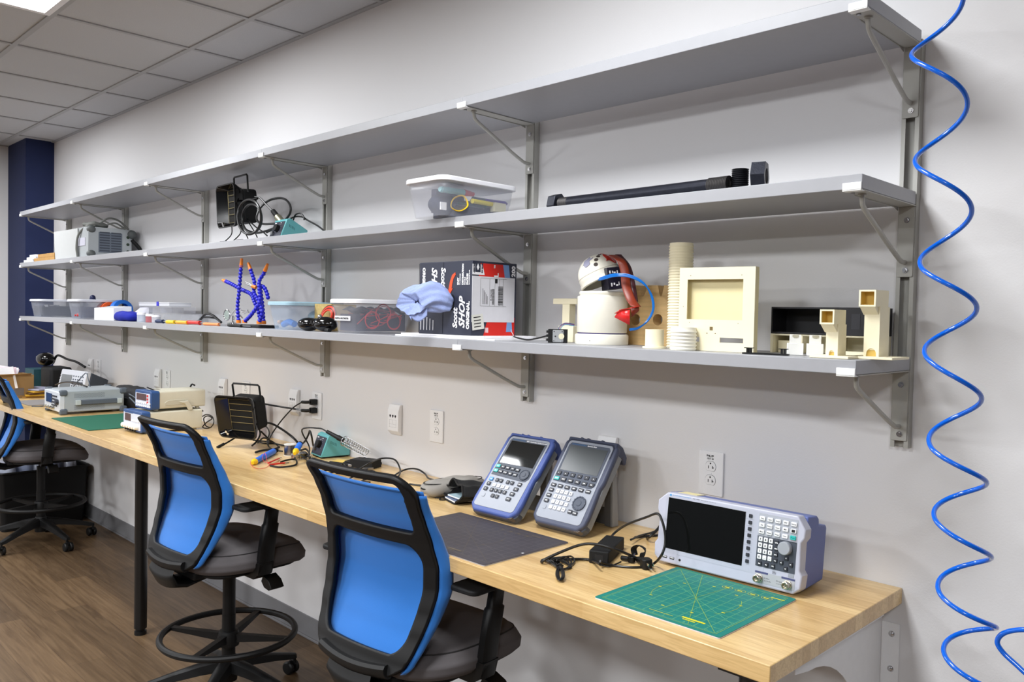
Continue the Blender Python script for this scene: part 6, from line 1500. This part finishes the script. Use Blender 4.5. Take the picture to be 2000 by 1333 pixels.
# ------------------------------------------------------------------ cream display case
t = thing('printed_display_case', 'cream printed case with large window and slots', 'printed case', (-.352, -.268, S3+.0006), rz=.13)
W_, H_ = .198, .208
def rect(x0, z0, x1, z1): return [(x0, z0), (x1, z0), (x1, z1), (x0, z1)]
b = MB()
wx0, wx1, wz0, wz1 = .022, W_-.030, .078, H_-.030
sx0, sx1, sz0, sz1 = .112, W_-.026, .022, .034
ax0, ax1 = .030, .058
# front plate built from strips around window and slots
b.box(0, 0, wz1, W_, .004, H_).box(0, 0, wz0, wx0, .004, wz1).box(wx1, 0, wz0, W_, .004, wz1)
b.box(0, 0, sz1, W_, .004, wz0).box(0, 0, 0, W_, .004, sz0)
b.box(0, 0, sz0, ax0, .004, sz1).box(ax1, 0, sz0, sx0, .004, sz1).box(sx1, 0, sz0, W_, .004, sz1)
b.build('front_plate', M_CREAM, t)
b = MB().box(0, .004, 0, .004, .024, H_).box(W_-.004, .004, 0, W_, .024, H_).box(.004, .004, H_-.004, W_-.004, .024, H_).box(.004, .004, 0, W_-.004, .024, .004)
b.box(.004, .020, .06, W_-.004, .024, H_-.004)
b.build('case_shell', mat('cream_printed_inner', (238, 226, 178), .55), t)
b = MB()
for (x_, z_, r__) in ((.030, H_-.020, .0012), (W_-.034, H_-.020, .0012), (.03, .070, .001), (W_-.04, .070, .001), (.012, .11, .001), (.078, .044, .0016), (.100, .044, .0016)): b.cyl((x_, -.0002, z_), (x_, .001, z_), r__, n=10)
b.cbox(.089, -.0001, .056, .008, .0008, .009); b.build('screw_hole', mat('hole_brown', (120, 100, 60), .7), t)

# ------------------------------------------------------------------ black case on a cream stand, clips, rail
t = thing('printed_stand', 'low cream printed stand with openings under the black frame', 'printed stand', (-.168, -.135, S3+.0005), rz=.08)
W_ = .26
b = MB().box(0, 0, .043, W_, .09, .047)
for x_ in (0, .075, .155, W_-.006): b.box(x_, 0, 0, x_+.006, .09, .043)
b.box(.006, .085, 0, W_-.006, .09, .043).box(.012, .02, 0, .05, .06, .030).box(.16, .0, 0, W_, .006, .010).box(W_-.03, 0, .0, W_, .006, .043)
b.build('stand_body', M_CREAM, t, bevel=.0006)
t = thing('black_printed_frame', 'long black printed frame with rectangular openings on the cream stand', 'printed frame', (-.166, -.138, S3+.048), rz=.08)
b = MB(); H_ = .066
b.box(0, 0, 0, W_, .09, .004).box(0, 0, H_-.004, W_, .09, H_).box(0, 0, .004, .004, .09, H_-.004).box(.165, 0, .004, W_, .004, H_-.004).box(W_-.004, 0, .004, W_, .09, H_-.004)
b.box(.004, .086, .004, .115, .09, H_-.004).box(.165, .086, .004, W_-.004, .09, H_-.004).box(.115, .086, .004, .165, .09, .020).box(.115, .086, .044, .165, .09, H_-.004).box(.162, .004, .004, .166, .086, H_-.004)
b.build('frame_body', mat('black_printed_plastic', (16, 16, 22), .5), t)
b = MB().cbox(.205, -.0004, .033, .02, .0006, .036); b.build('inset_panel', mat('faint_grey_panel', (40, 40, 46), .4), t)
for k_, px in enumerate((1553, 1592)):
    p = Y(px, 688, -.235+.01*k_); t = thing('white_clip_part', 'small white printed clip, %s of the pair before the cream stand' % ['left', 'right'][k_], 'printed clip', (p.x, -.235+.01*k_, S3), rz=.5)
    MB().box(-.018, 0, .0005, .018, .022, .028).box(-.013, .002, .028, .013, .008, .048).build('clip_body', mat('cool_white_print', (236, 236, 232), .5), t, bevel=.0008)
    MB().prism([(-.007, .0475), (-.007, .043), (-.003, .0405), (.003, .0405), (.007, .043), (.007, .0475)], .0012, .0022, 'y').build('notch', mat('notch_shadow', (176, 170, 150), .6), t)
p = Y(1496, 690, -.29); t = thing('black_rail_part', 'small flat black printed rail at the shelf edge', 'printed rail', (p.x, -.292, S3), rz=.25)
MB().box(-.052, -.008, .0005, .052, .008, .004).build('rail_bar', M_BLACK, t)
for x_ in (-.04, .038): MB().box(x_-.003, -.006, .004, x_+.001, .006, .014).box(x_+.004, -.006, .004, x_+.008, .006, .014).box(x_-.008, -.007, .014, x_+.012, .007, .0155).build('rail_post', M_BLACK, t)

def tower(label, px, py, y, rz, w_, dp, h, sock, bw, arch):
    p = Y(px, py, y); t = thing('printed_tower', label, 'printed tower', (p.x, y, S3), rz=rz)
    MB().box(-bw*.52, -.024, .0005, bw*.48+w_*.4, dp+.02, .006).build('base_flange', M_CREAM, t, bevel=.0008)
    pl = keyhole([(-w_/2, .006), (-arch, .006)]+[(-arch*math.cos(PI*k/10), .006+arch*1.25*math.sin(PI*k/10)+.004) for k in range(1, 10)]+[(arch, .006), (w_/2, .006), (w_/2, h-sock), (-w_/2, h-sock)], [])
    MB().prism(pl, 0, .004, 'y').box(-w_/2, .004, .006, w_/2, dp, h-sock).build('column', M_CREAM, t)
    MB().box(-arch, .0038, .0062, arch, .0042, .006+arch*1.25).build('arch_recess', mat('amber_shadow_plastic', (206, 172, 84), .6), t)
    s_ = sock/2; b = MB(); z0, z1 = h-sock, h; x0, x1 = -s_-.003, s_-.003
    e = .0035
    b.box(x0, -.022, z0, x1, dp*.9, z0+e).box(x0, -.022, z1-e, x1, dp*.9, z1).box(x0, -.022, z0+e, x0+e, dp*.9, z1-e).box(x1-e, -.022, z0+e, x1, dp*.9, z1-e)
    b.build('square_socket', M_CREAM, t)
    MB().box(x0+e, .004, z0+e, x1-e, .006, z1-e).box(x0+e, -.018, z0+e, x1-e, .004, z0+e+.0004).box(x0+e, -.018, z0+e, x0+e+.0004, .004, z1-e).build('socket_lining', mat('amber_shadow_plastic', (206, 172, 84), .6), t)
    MB().prism([(-.022, z0), (.001, z0-.018), (.001, z0)], x0+.002, x1-.002, 'x').build('gusset', M_CREAM, t)
    return t
tower('shorter cream printed tower with square socket and arch', 1624, 691, -.285, .0, .027, .042, .106, .032, .075, .006)
tower('taller cream printed tower at the right end of the bottom shelf', 1701, 692, -.235, .0, .033, .055, .150, .036, .085, .011)

# ------------------------------------------------------------------ bolt, stud and nut on the middle shelf
def hexp(r, a0=0): return [(r*math.cos(PI*k/3+a0), r*math.sin(PI*k/3+a0)) for k in range(6)]
M_IRON = mat('black_oxide_iron', (40, 42, 52), .38, metal=.6, noise=.4, nscale=60, bump=.15)
M_THR = mat('worn_thread_steel', (86, 84, 84), .4, metal=.7, noise=.3, nscale=200)
a_ = Vector((Y(1108, 392, -.25).x-.02, -.262, S2+.0195)); b_ = Vector((Y(1430, 360, -.27).x, -.285, S2+.0195))
t = thing('long_bolt', 'long black bolt with square head lying on the middle shelf', 'bolt', a_, rz=math.atan2(b_.y-a_.y, b_.x-a_.x)); L_ = (b_-a_).length
MB().prism(hexp(.030, .3), -.026, .004, 'x').build('bolt_head', M_IRON, t, bevel=.002)
MB().cyl((.04, 0, 0), (L_-.05, 0, 0), .0165, n=28).build('shank', M_IRON, t)
b = MB()
def thread(b, x0, x1, r, pitch, mi=0):
    prof = []; x = x0
    while x < x1: prof += [(r*.90, x), (r, x+pitch*.45), (r, x+pitch*.55)]; x += pitch
    prof = [(.0005, x0)]+prof+[(r*.9, x1), (r*.55, x1), (r*.5, x1-.004), (.0005, x1-.004)]
    b.lathe(prof, mi, n=28, axis='x', cap=False)
thread(b, .004, .045, .0165, .0038); b.build('thread', M_THR, t)
b = MB(); thread(b, L_-.055, L_, .0185, .0045); b.build('thread', M_THR, t)
t = thing('threaded_stud', 'short black threaded stud standing between the bolt and the nut', 'stud', (Y(1453, 352, -.25).x, -.268, S2))
b = MB(); b.T = Matrix.Rotation(-PI/2, 4, 'Y'); thread(b, .0005, .052, .0205, .0045); b.build('thread', mat('black_stud', (26, 27, 32), .35, metal=.5), t)
t = thing('hex_nut', 'large black hex nut standing on edge at the right', 'nut', (Y(1487, 348, -.25).x, -.258, S2+.0325), rz=.32)
pl = hexp(.0365, PI/6*0); ring_ = [(.019*math.cos(2*PI*k/30), .019*math.sin(2*PI*k/30)) for k in range(30)]
b = MB(); b.fill([pl, ring_], -.016, .016, 'x'); b.build('nut_body', M_IRON, t)
b = MB(); b.lathe([(.019, -.0155), (.0175, -.012), (.019, -.008), (.0175, -.004), (.019, 0), (.0175, .004), (.019, .008), (.0175, .012), (.019, .0155)], axis='x', n=30, cap=False); b.build('inner_thread', M_THR, t)

# ------------------------------------------------------------------ left end of the middle shelf
# grey rail mounted power unit with its cable
p = Y(172, 500, -.31)
t = thing('rail_power_unit', 'grey vented power unit with cable draped over it, left shelf end', 'power unit', (p.x+.0, -.31, S2), rz=.0)
W_, L_, H_ = .20, .26, .185
MB().box(-W_, 0, .0005, 0, L_, H_).build('unit_case', mat('unit_grey_green', (164, 169, 172), .5), t, bevel=.003)
b = MB().box(.0002, .06, .03, .0015, .20, H_-.03); b.build('vent_panel', mat('vent_slate', (96, 104, 116), .5), t)
b = MB()
for k_ in range(8): b.box(.0014, .066, .038+.016*k_, .0022, .126, .046+.016*k_).box(.0014, .134, .038+.016*k_, .0022, .194, .046+.016*k_)
b.build('vent_slots', mat('vent_slot_dark', (58, 64, 76), .5), t)
for z in (.045, .09, .135): MB().cyl((.0, .235, z), (.003, .235, z), .009).build('terminal_screw', mat('dark_green', (36, 52, 36), .5), t)
for z in (.02, H_-.015): MB().ball((-.01, .02, z), .026, sc=(1, 1, .9)).build('corner_clamp', mat('clamp_grey', (88, 92, 92), .6), t)
for z in (H_-.03,): MB().ball((-.0, L_+.0, z), .028).build('corner_clamp', mat('clamp_grey', (88, 92, 92), .6), t)
MB().box(-W_+.03, -.003, .07, -.05, 0, .12).build('name_plate', mat('name_plate_lilac', (190, 190, 204), .5), t)
MB().tube([(-.16, -.01, .002), (-.165, -.015, .06), (-.15, -.012, .13), (-.11, .0, .17), (-.06, .02, H_+.01), (-.02, .05, H_+.012)], .007, n=8).build('draped_cable', mat('grey_cable', (110, 112, 108), .6), t)
b = MB(); pillow(b, .16, .12, .035, (-.09, .07, H_), .2); b.build('cable_bundle', mat('grey_cable_b', (96, 98, 94), .7, bump=.6), t)
MB().tube([(-.05, .06, H_+.01), (-.02, .12, H_+.06), (.0, .18, H_+.05), (.0, .24, H_+.0)], .006, n=8).tube([(-.04, .1, H_+.01), (-.01, .16, H_+.035), (.0, .22, H_+.0)], .005, n=8).build('cable_loop', mat('grey_cable', (110, 112, 108), .6), t)
MB().tube([(.0, .26, .12), (.03, .30, .06), (.03, .28, .012)], .012, n=8).build('hanging_plug', M_BLACKMATT, t)
# white board leaning
a_ = Y(109, 505, -.315); b_ = Y(152, 500, -.315)
o = MB().prism([(0, .0006), (b_.x-a_.x, .0006), (b_.x-a_.x, .182), (-.035, .186)], 0, .006, 'y').build('white_board_sheet', mat('matt_white_sheet', (184, 186, 186), .7), loc=(0, 0, 0)); o.location = (a_.x, -.318, S2); tag(o, 'white sheet standing on the middle shelf left of the power unit', 'sheet')
o = MB().box(0, 0, 0, .24, .14, .02).build('white_carton_lid', M_LIDW, loc=(0, 0, 0)); o.location = (b_.x-.22, -.20, S2+.186-.0); o.location.z = S2+.0005
bpy.data.objects.remove(o)
# wooden bars and white profiles
r_ = random.Random(4)
for k_ in range(3):
    a_ = Y(66+4*k_, 505, -.315); b_ = Y(108, 505, -.315)
    o = MB().box(0, 0, 0, max(.2, b_.x-a_.x-.02), .028, .024).build('wooden_bar', mat('oak_bar', (176, 134, 76), .65, noise=.2, nscale=30), loc=(0, 0, 0), bevel=.001); o.location = (a_.x, -.315+.0*k_+.03*(k_ % 2), S2+.0005+.0245*(k_//2)*1.0); tag(o, 'square wooden bar end at the left of the middle shelf, %s' % ['nearest the edge', 'behind the first', 'lying on the first'][k_], 'wood')
k = 0
for j in range(3):
    for i in range(3-j):
        a_ = Y(47+5*i+2*j, 512, -.32)
        o = MB().box(0, 0, 0, .16, .022, .018).build('white_profile', M_LIDW, loc=(0, 0, 0), bevel=.001); o.location = (a_.x+.012, -.325+.024*i+.012*j, S2+.0005+.0185*j); tag(o, 'short white profile bar stacked at the left end of the middle shelf', 'profile bar', 'white profile bars at the left shelf end')

# ------------------------------------------------------------------ far left end of the worktop
def X(px, py, x): return at(px, py, 0, x)
# cardboard box with papers
bx_ = -5.47; p0 = X(20, 779, bx_); p1 = X(66, 778, bx_)
t = thing('cardboard_box', 'open brown cardboard box with papers at the far worktop end', 'box', (bx_, p1.y, DT))
hh = X(50, 733, bx_).z-DT; ww = .26; LL = .30
b = MB().box(-.004, -LL, .0005, 0, 0, hh).box(-ww, -LL, .0005, -ww+.004, 0, hh).box(-ww+.004, -LL, .0005, -.004, -LL+.004, hh).box(-ww+.004, -.004, .0005, -.004, 0, hh).box(-ww+.004, -LL+.004, .0005, -.004, -.004, .005)
b.build('carton_walls', M_CARD, t)
MB().add([(0, -.02, hh), (0, -.22, hh), (.03, -.22, hh+.01), (.03, -.02, hh+.012)], [(0, 1, 2, 3)]).build('flap', M_CARD, t, solid=.003)
MB().box(.0002, -.12, .02, .001, -.06, .07).build('grey_sticker', mat('grey_sticker', (112, 104, 100), .6), t)
for k_ in range(4):
    o = MB().box(-.08, -.001, 0, .08, .001, .15).build('paper_sheet', [M_LIDW, mat('pinkish_paper', (230, 206, 214), .6)][k_ % 2], loc=(0, 0, 0)); o.location = (bx_-.05-.045*k_, p1.y-.13-.01*k_, DT+.062); o.rotation_euler = (.15-.1*k_, .12*(k_-1), .35+.25*k_); tag(o, 'white printed sheet sticking up out of the cardboard box', 'paper', 'papers in the cardboard box')
# teal box
bx_ = -5.82; p0 = X(66, 760, bx_); p1 = X(95, 757, bx_)
o = MB().box(-.22, -(p1.y-p0.y), .0005, 0, 0, X(80, 722, bx_).z-DT).build('teal_carton', mat('dark_teal_carton', (18, 66, 76), .6), loc=(0, 0, 0)); o.location = (bx_, p1.y, DT); tag(o, 'dark teal carton standing behind the cardboard box', 'carton')
# yellow brown envelope pile
for k_, c_ in enumerate(((146, 106, 40), (206, 160, 40), (90, 62, 30), (190, 150, 50), (150, 150, 170))):
    o = MB().box(-.10, -.09, 0, .10, .09, .011).build('envelope', mat('paper_%s' % 'abcde'[k_], c_, .7), loc=(0, 0, 0), bevel=.002); o.location = (-5.52+.0*k_, -.335, DT+.0005+.0125*k_); o.rotation_euler = (0, 0, .2*k_-.3); tag(o, ['brown', 'golden', 'dark brown', 'yellow', 'pale plastic'][k_]+' envelope in the pile right of the cardboard box', 'envelope')
# grey tablet like pad and stick
o = MB().box(-.16, -.11, .0005, .16, .11, .004).build('grey_mat_pad', mat('pad_grey', (150, 146, 144), .6), loc=(0, 0, 0)); p = D(74, 783); o.location = (-5.12, -.43, DT); tag(o, 'flat grey pad on the worktop in front of the cardboard box', 'pad')
o = cable('thin_rod', 'thin dark rod lying left of the large grey instrument', 'rod', DL([(62, 794, .004), (78, 794, .004), (98, 792, .004)]), .0035, M_DGREY)
# black case and shoulder bag parts behind
t = thing('black_bag', 'black camera-like bag standing before the navy column', 'bag', (-5.60, -.19, DT))
MB().box(-.13, -.075, .0005, .10, .07, .20).build('bag_body', M_BLACKMATT, t, bevel=.02, seg=3)
MB().ball((-.10, -.05, .25), .065, sc=(1.3, .9, .75)).build('rounded_top', M_GLOSSBLK, t)
MB().tube([(-.1, 0, .22), (0, 0, .28), (.15, .02, .26), (.30, .03, .25), (.42, .05, .22)], .008, n=8).build('strap', M_BLACK, t)
MB().ball((-.17, -.08, .26), .012).build('buckle', M_CHROME, t)
# oscilloscope tilted
t = thing('oscilloscope', 'tilted light oscilloscope with grey screen at the far worktop end', 'oscilloscope', (-5.36, -.27, DT+.016), rz=.12, rx=-.22)
W_, H_ = .37, .19
MB().prism(rrect(W_, H_, .012, 4, cx=W_/2, cy=H_/2), 0, .03, 'y').build('front_bezel', mat('scope_light_grey', (196, 198, 204), .45), t, bevel=.004)
MB().prism([(.03, .006), (.15, .03), (.15, H_-.03), (.03, H_-.004)], .012, W_+.002, 'x').build('rear_case', mat('scope_rear_slate', (52, 60, 72), .5), t, bevel=.004)
MB().box(.025, -.002, .03, .175, .001, .155).build('screen', mat('scope_screen_grey', (112, 116, 118), .3), t)
kp = keyproto('small_key', .011, .007, .003, mat('scope_key_white', (222, 222, 226), .4))
for j in range(7): put(kp, t, .013, -.0005, .035+.019*j)
kp = keyproto('panel_key', .012, .008, .003, M_DGREY)
for j in range(6):
    for i in range(5): put(kp, t, .20+.033*i, -.0005, .04+.022*j)
kn_ = MB().lathe([(.012, 0), (.010, -.014), (0, -.015)], axis='y', n=16, cap=False).build('knob', mat('knob_dark', (88, 90, 96), .5), loc=(0, 0, 0))
for i in range(4): put(kn_, t, .215+.04*i, -.0005, .105)
cable('probe_cable', 'dark probe cable lying across the front of the oscilloscope', 'cable', [Y(108, 752, -.31), Y(125, 747, -.32), Y(148, 748, -.33), Y(170, 756, -.33)], .0045)
cable('probe_cable', 'dark cable standing up from the oscilloscope front', 'cable', [Y(143, 756, -.33), Y(155, 742, -.33), Y(168, 729, -.30), Y(172, 740, -.30), Y(176, 756, -.30)], .0032, M_DGREY)
# dark oval case behind the grey instrument
t = thing('oval_case', 'dark oval soft case behind the large grey instrument', 'case', (-4.50, -.085, DT))
b = MB(); pillow(b, .46, .13, .14, (0, 0, 0), 0, n=2.6); b.build('case_shell', mat('dark_case_fabric', (34, 34, 38), .7, bump=.4), t)
MB().tube([(.23*math.cos(a)*1.0, .065*math.sin(a), .075) for a in [2*PI*i/28 for i in range(28)]], .004, n=6, res=2, closed=True).build('zip_band', M_DGREY, t)

# ------------------------------------------------------------------ black bin under the worktop
t = thing('storage_bin', 'large black storage bin on the floor behind the leftmost chair', 'bin', (-5.43, -.03, 0))
b = MB(); w_, l_, h_ = .42, .56, .40
o_ = rrect(w_, l_, .03, 4, cx=-w_/2, cy=-l_/2); o2 = rrect(w_-.05, l_-.05, .03, 4, cx=-w_/2, cy=-l_/2)
i_ = rrect(w_-.012, l_-.012, .026, 4, cx=-w_/2, cy=-l_/2); i2 = rrect(w_-.062, l_-.062, .026, 4, cx=-w_/2, cy=-l_/2); n = len(o_)
V = [(p[0], p[1], .0006) for p in o2]+[(p[0], p[1], h_) for p in o_]+[(p[0], p[1], h_) for p in i_]+[(p[0], p[1], .006) for p in i2]
b.add(V, [(j*n+i, j*n+(i+1) % n, (j+1)*n+(i+1) % n, (j+1)*n+i) for j in range(3) for i in range(n)]+[tuple(range(n)), tuple(range(3*n, 4*n))])
b.build('bin_body', M_BLACK, t)
b = MB().tube([(p[0], p[1], h_) for p in rrect(w_+.01, l_+.01, .035, 4, cx=-w_/2, cy=-l_/2)], .008, n=8, res=1, closed=True); b.build('rim', M_BLACK, t)
r_ = random.Random(8)
for k_ in range(5):
    b = MB(); pillow(b, .22, .10, .14, (0, 0, 0), r_.uniform(-.3, .3), n=2.2)
    o = b.build('plastic_bag', mat('bag_%s' % 'ab'[k_ % 2], ((186, 192, 210), (150, 160, 188))[k_ % 2], .3, alpha=.8, bump=.8, bscale=40), loc=(0, 0, 0)); o.location = (-5.64+.02*r_.uniform(-1, 1), -.11-.098*k_, .31+.02*(k_ % 2)); tag(o, 'crumpled pale plastic bag in the black bin', 'plastic bag', 'plastic bags in the black bin')
o = MB().ball((0, 0, 0), .05, sc=(1.4, 1, .5)).build('teal_pack', mat('teal_pack', (20, 150, 140), .5), loc=(0, 0, 0)); o.location = (-5.60, -.30, .50); tag(o, 'small teal pack on top of the plastic bags', 'pack')

# ------------------------------------------------------------------ blue coiled air hose
rdh = Vector((math.cos(YAW), math.sin(YAW), 0)); fdh = Vector((-math.sin(YAW), math.cos(YAW), 0))
yh = -.34
lows = [(1785, 118), (1792, 328), (1802, 528), (1811, 702), (1820, 878), (1830, 1022), (1838, 1165), (1850, 1290)]
mids = []
R_h = .0465
def helix(centers, z_of_turn, n_per=28):
    pts = []
    for i in range(len(centers)-1):
        for k in range(n_per):
            f = k/n_per; c_ = centers[i].lerp(centers[i+1], f); a = PI+2*PI*f
            pts.append(c_+rdh*(R_h*math.cos(a))+fdh*(R_h*math.sin(a)))
    return pts
cent = [at(px+48, py, 1, yh) for px, py in lows]
up = cent[0]+(cent[0]-cent[1]); up2 = up+(cent[0]-cent[1]); up3 = up2+(cent[0]-cent[1]); up3.z = min(up3.z, ZC-.03)
dn = cent[-1]+(cent[-1]-cent[-2]); 
allc = [up3, up2, up]+cent+[dn]
pts = helix(allc, None)
pts = [p for p in pts if p.z < ZC-.01]
pts.insert(0, Vector((pts[0].x, pts[0].y, ZC-.004)))
tail = pts[-1]
tail = catmull([pts[-2], pts[-1], pts[-1]+rdh*.035+Vector((0, 0, -.03)), Y(1960, 1430, yh), Y(2010, 1475, yh), Y(2062, 1420, yh), Y(2035, 1350, yh), Y(1992, 1306, yh), Y(1960, 1276, yh), Y(1948, 1254, yh), Y(1962, 1237, yh), Y(2000, 1231, yh), Y(2050, 1240, yh), Y(2095, 1300, yh), Y(2100, 1420, yh)], 10)
pts = pts[:-1]+tail[10:]
t = thing('air_hose', 'bright blue coiled air hose hanging in front of the wall at right', 'air hose', (cent[0].x, yh, 0))
MB().tube([p-Vector((cent[0].x, yh, 0)) for p in pts], .0047, n=12, res=1 if False else 2).build('coiled_tube', M_HOSE, t)
e0 = pts[0]-Vector((cent[0].x, yh, 0)); MB().cyl(e0+Vector((0, 0, .0035)), e0-Vector((0, 0, .03)), .014).build('ceiling_fitting', M_STEEL, t)
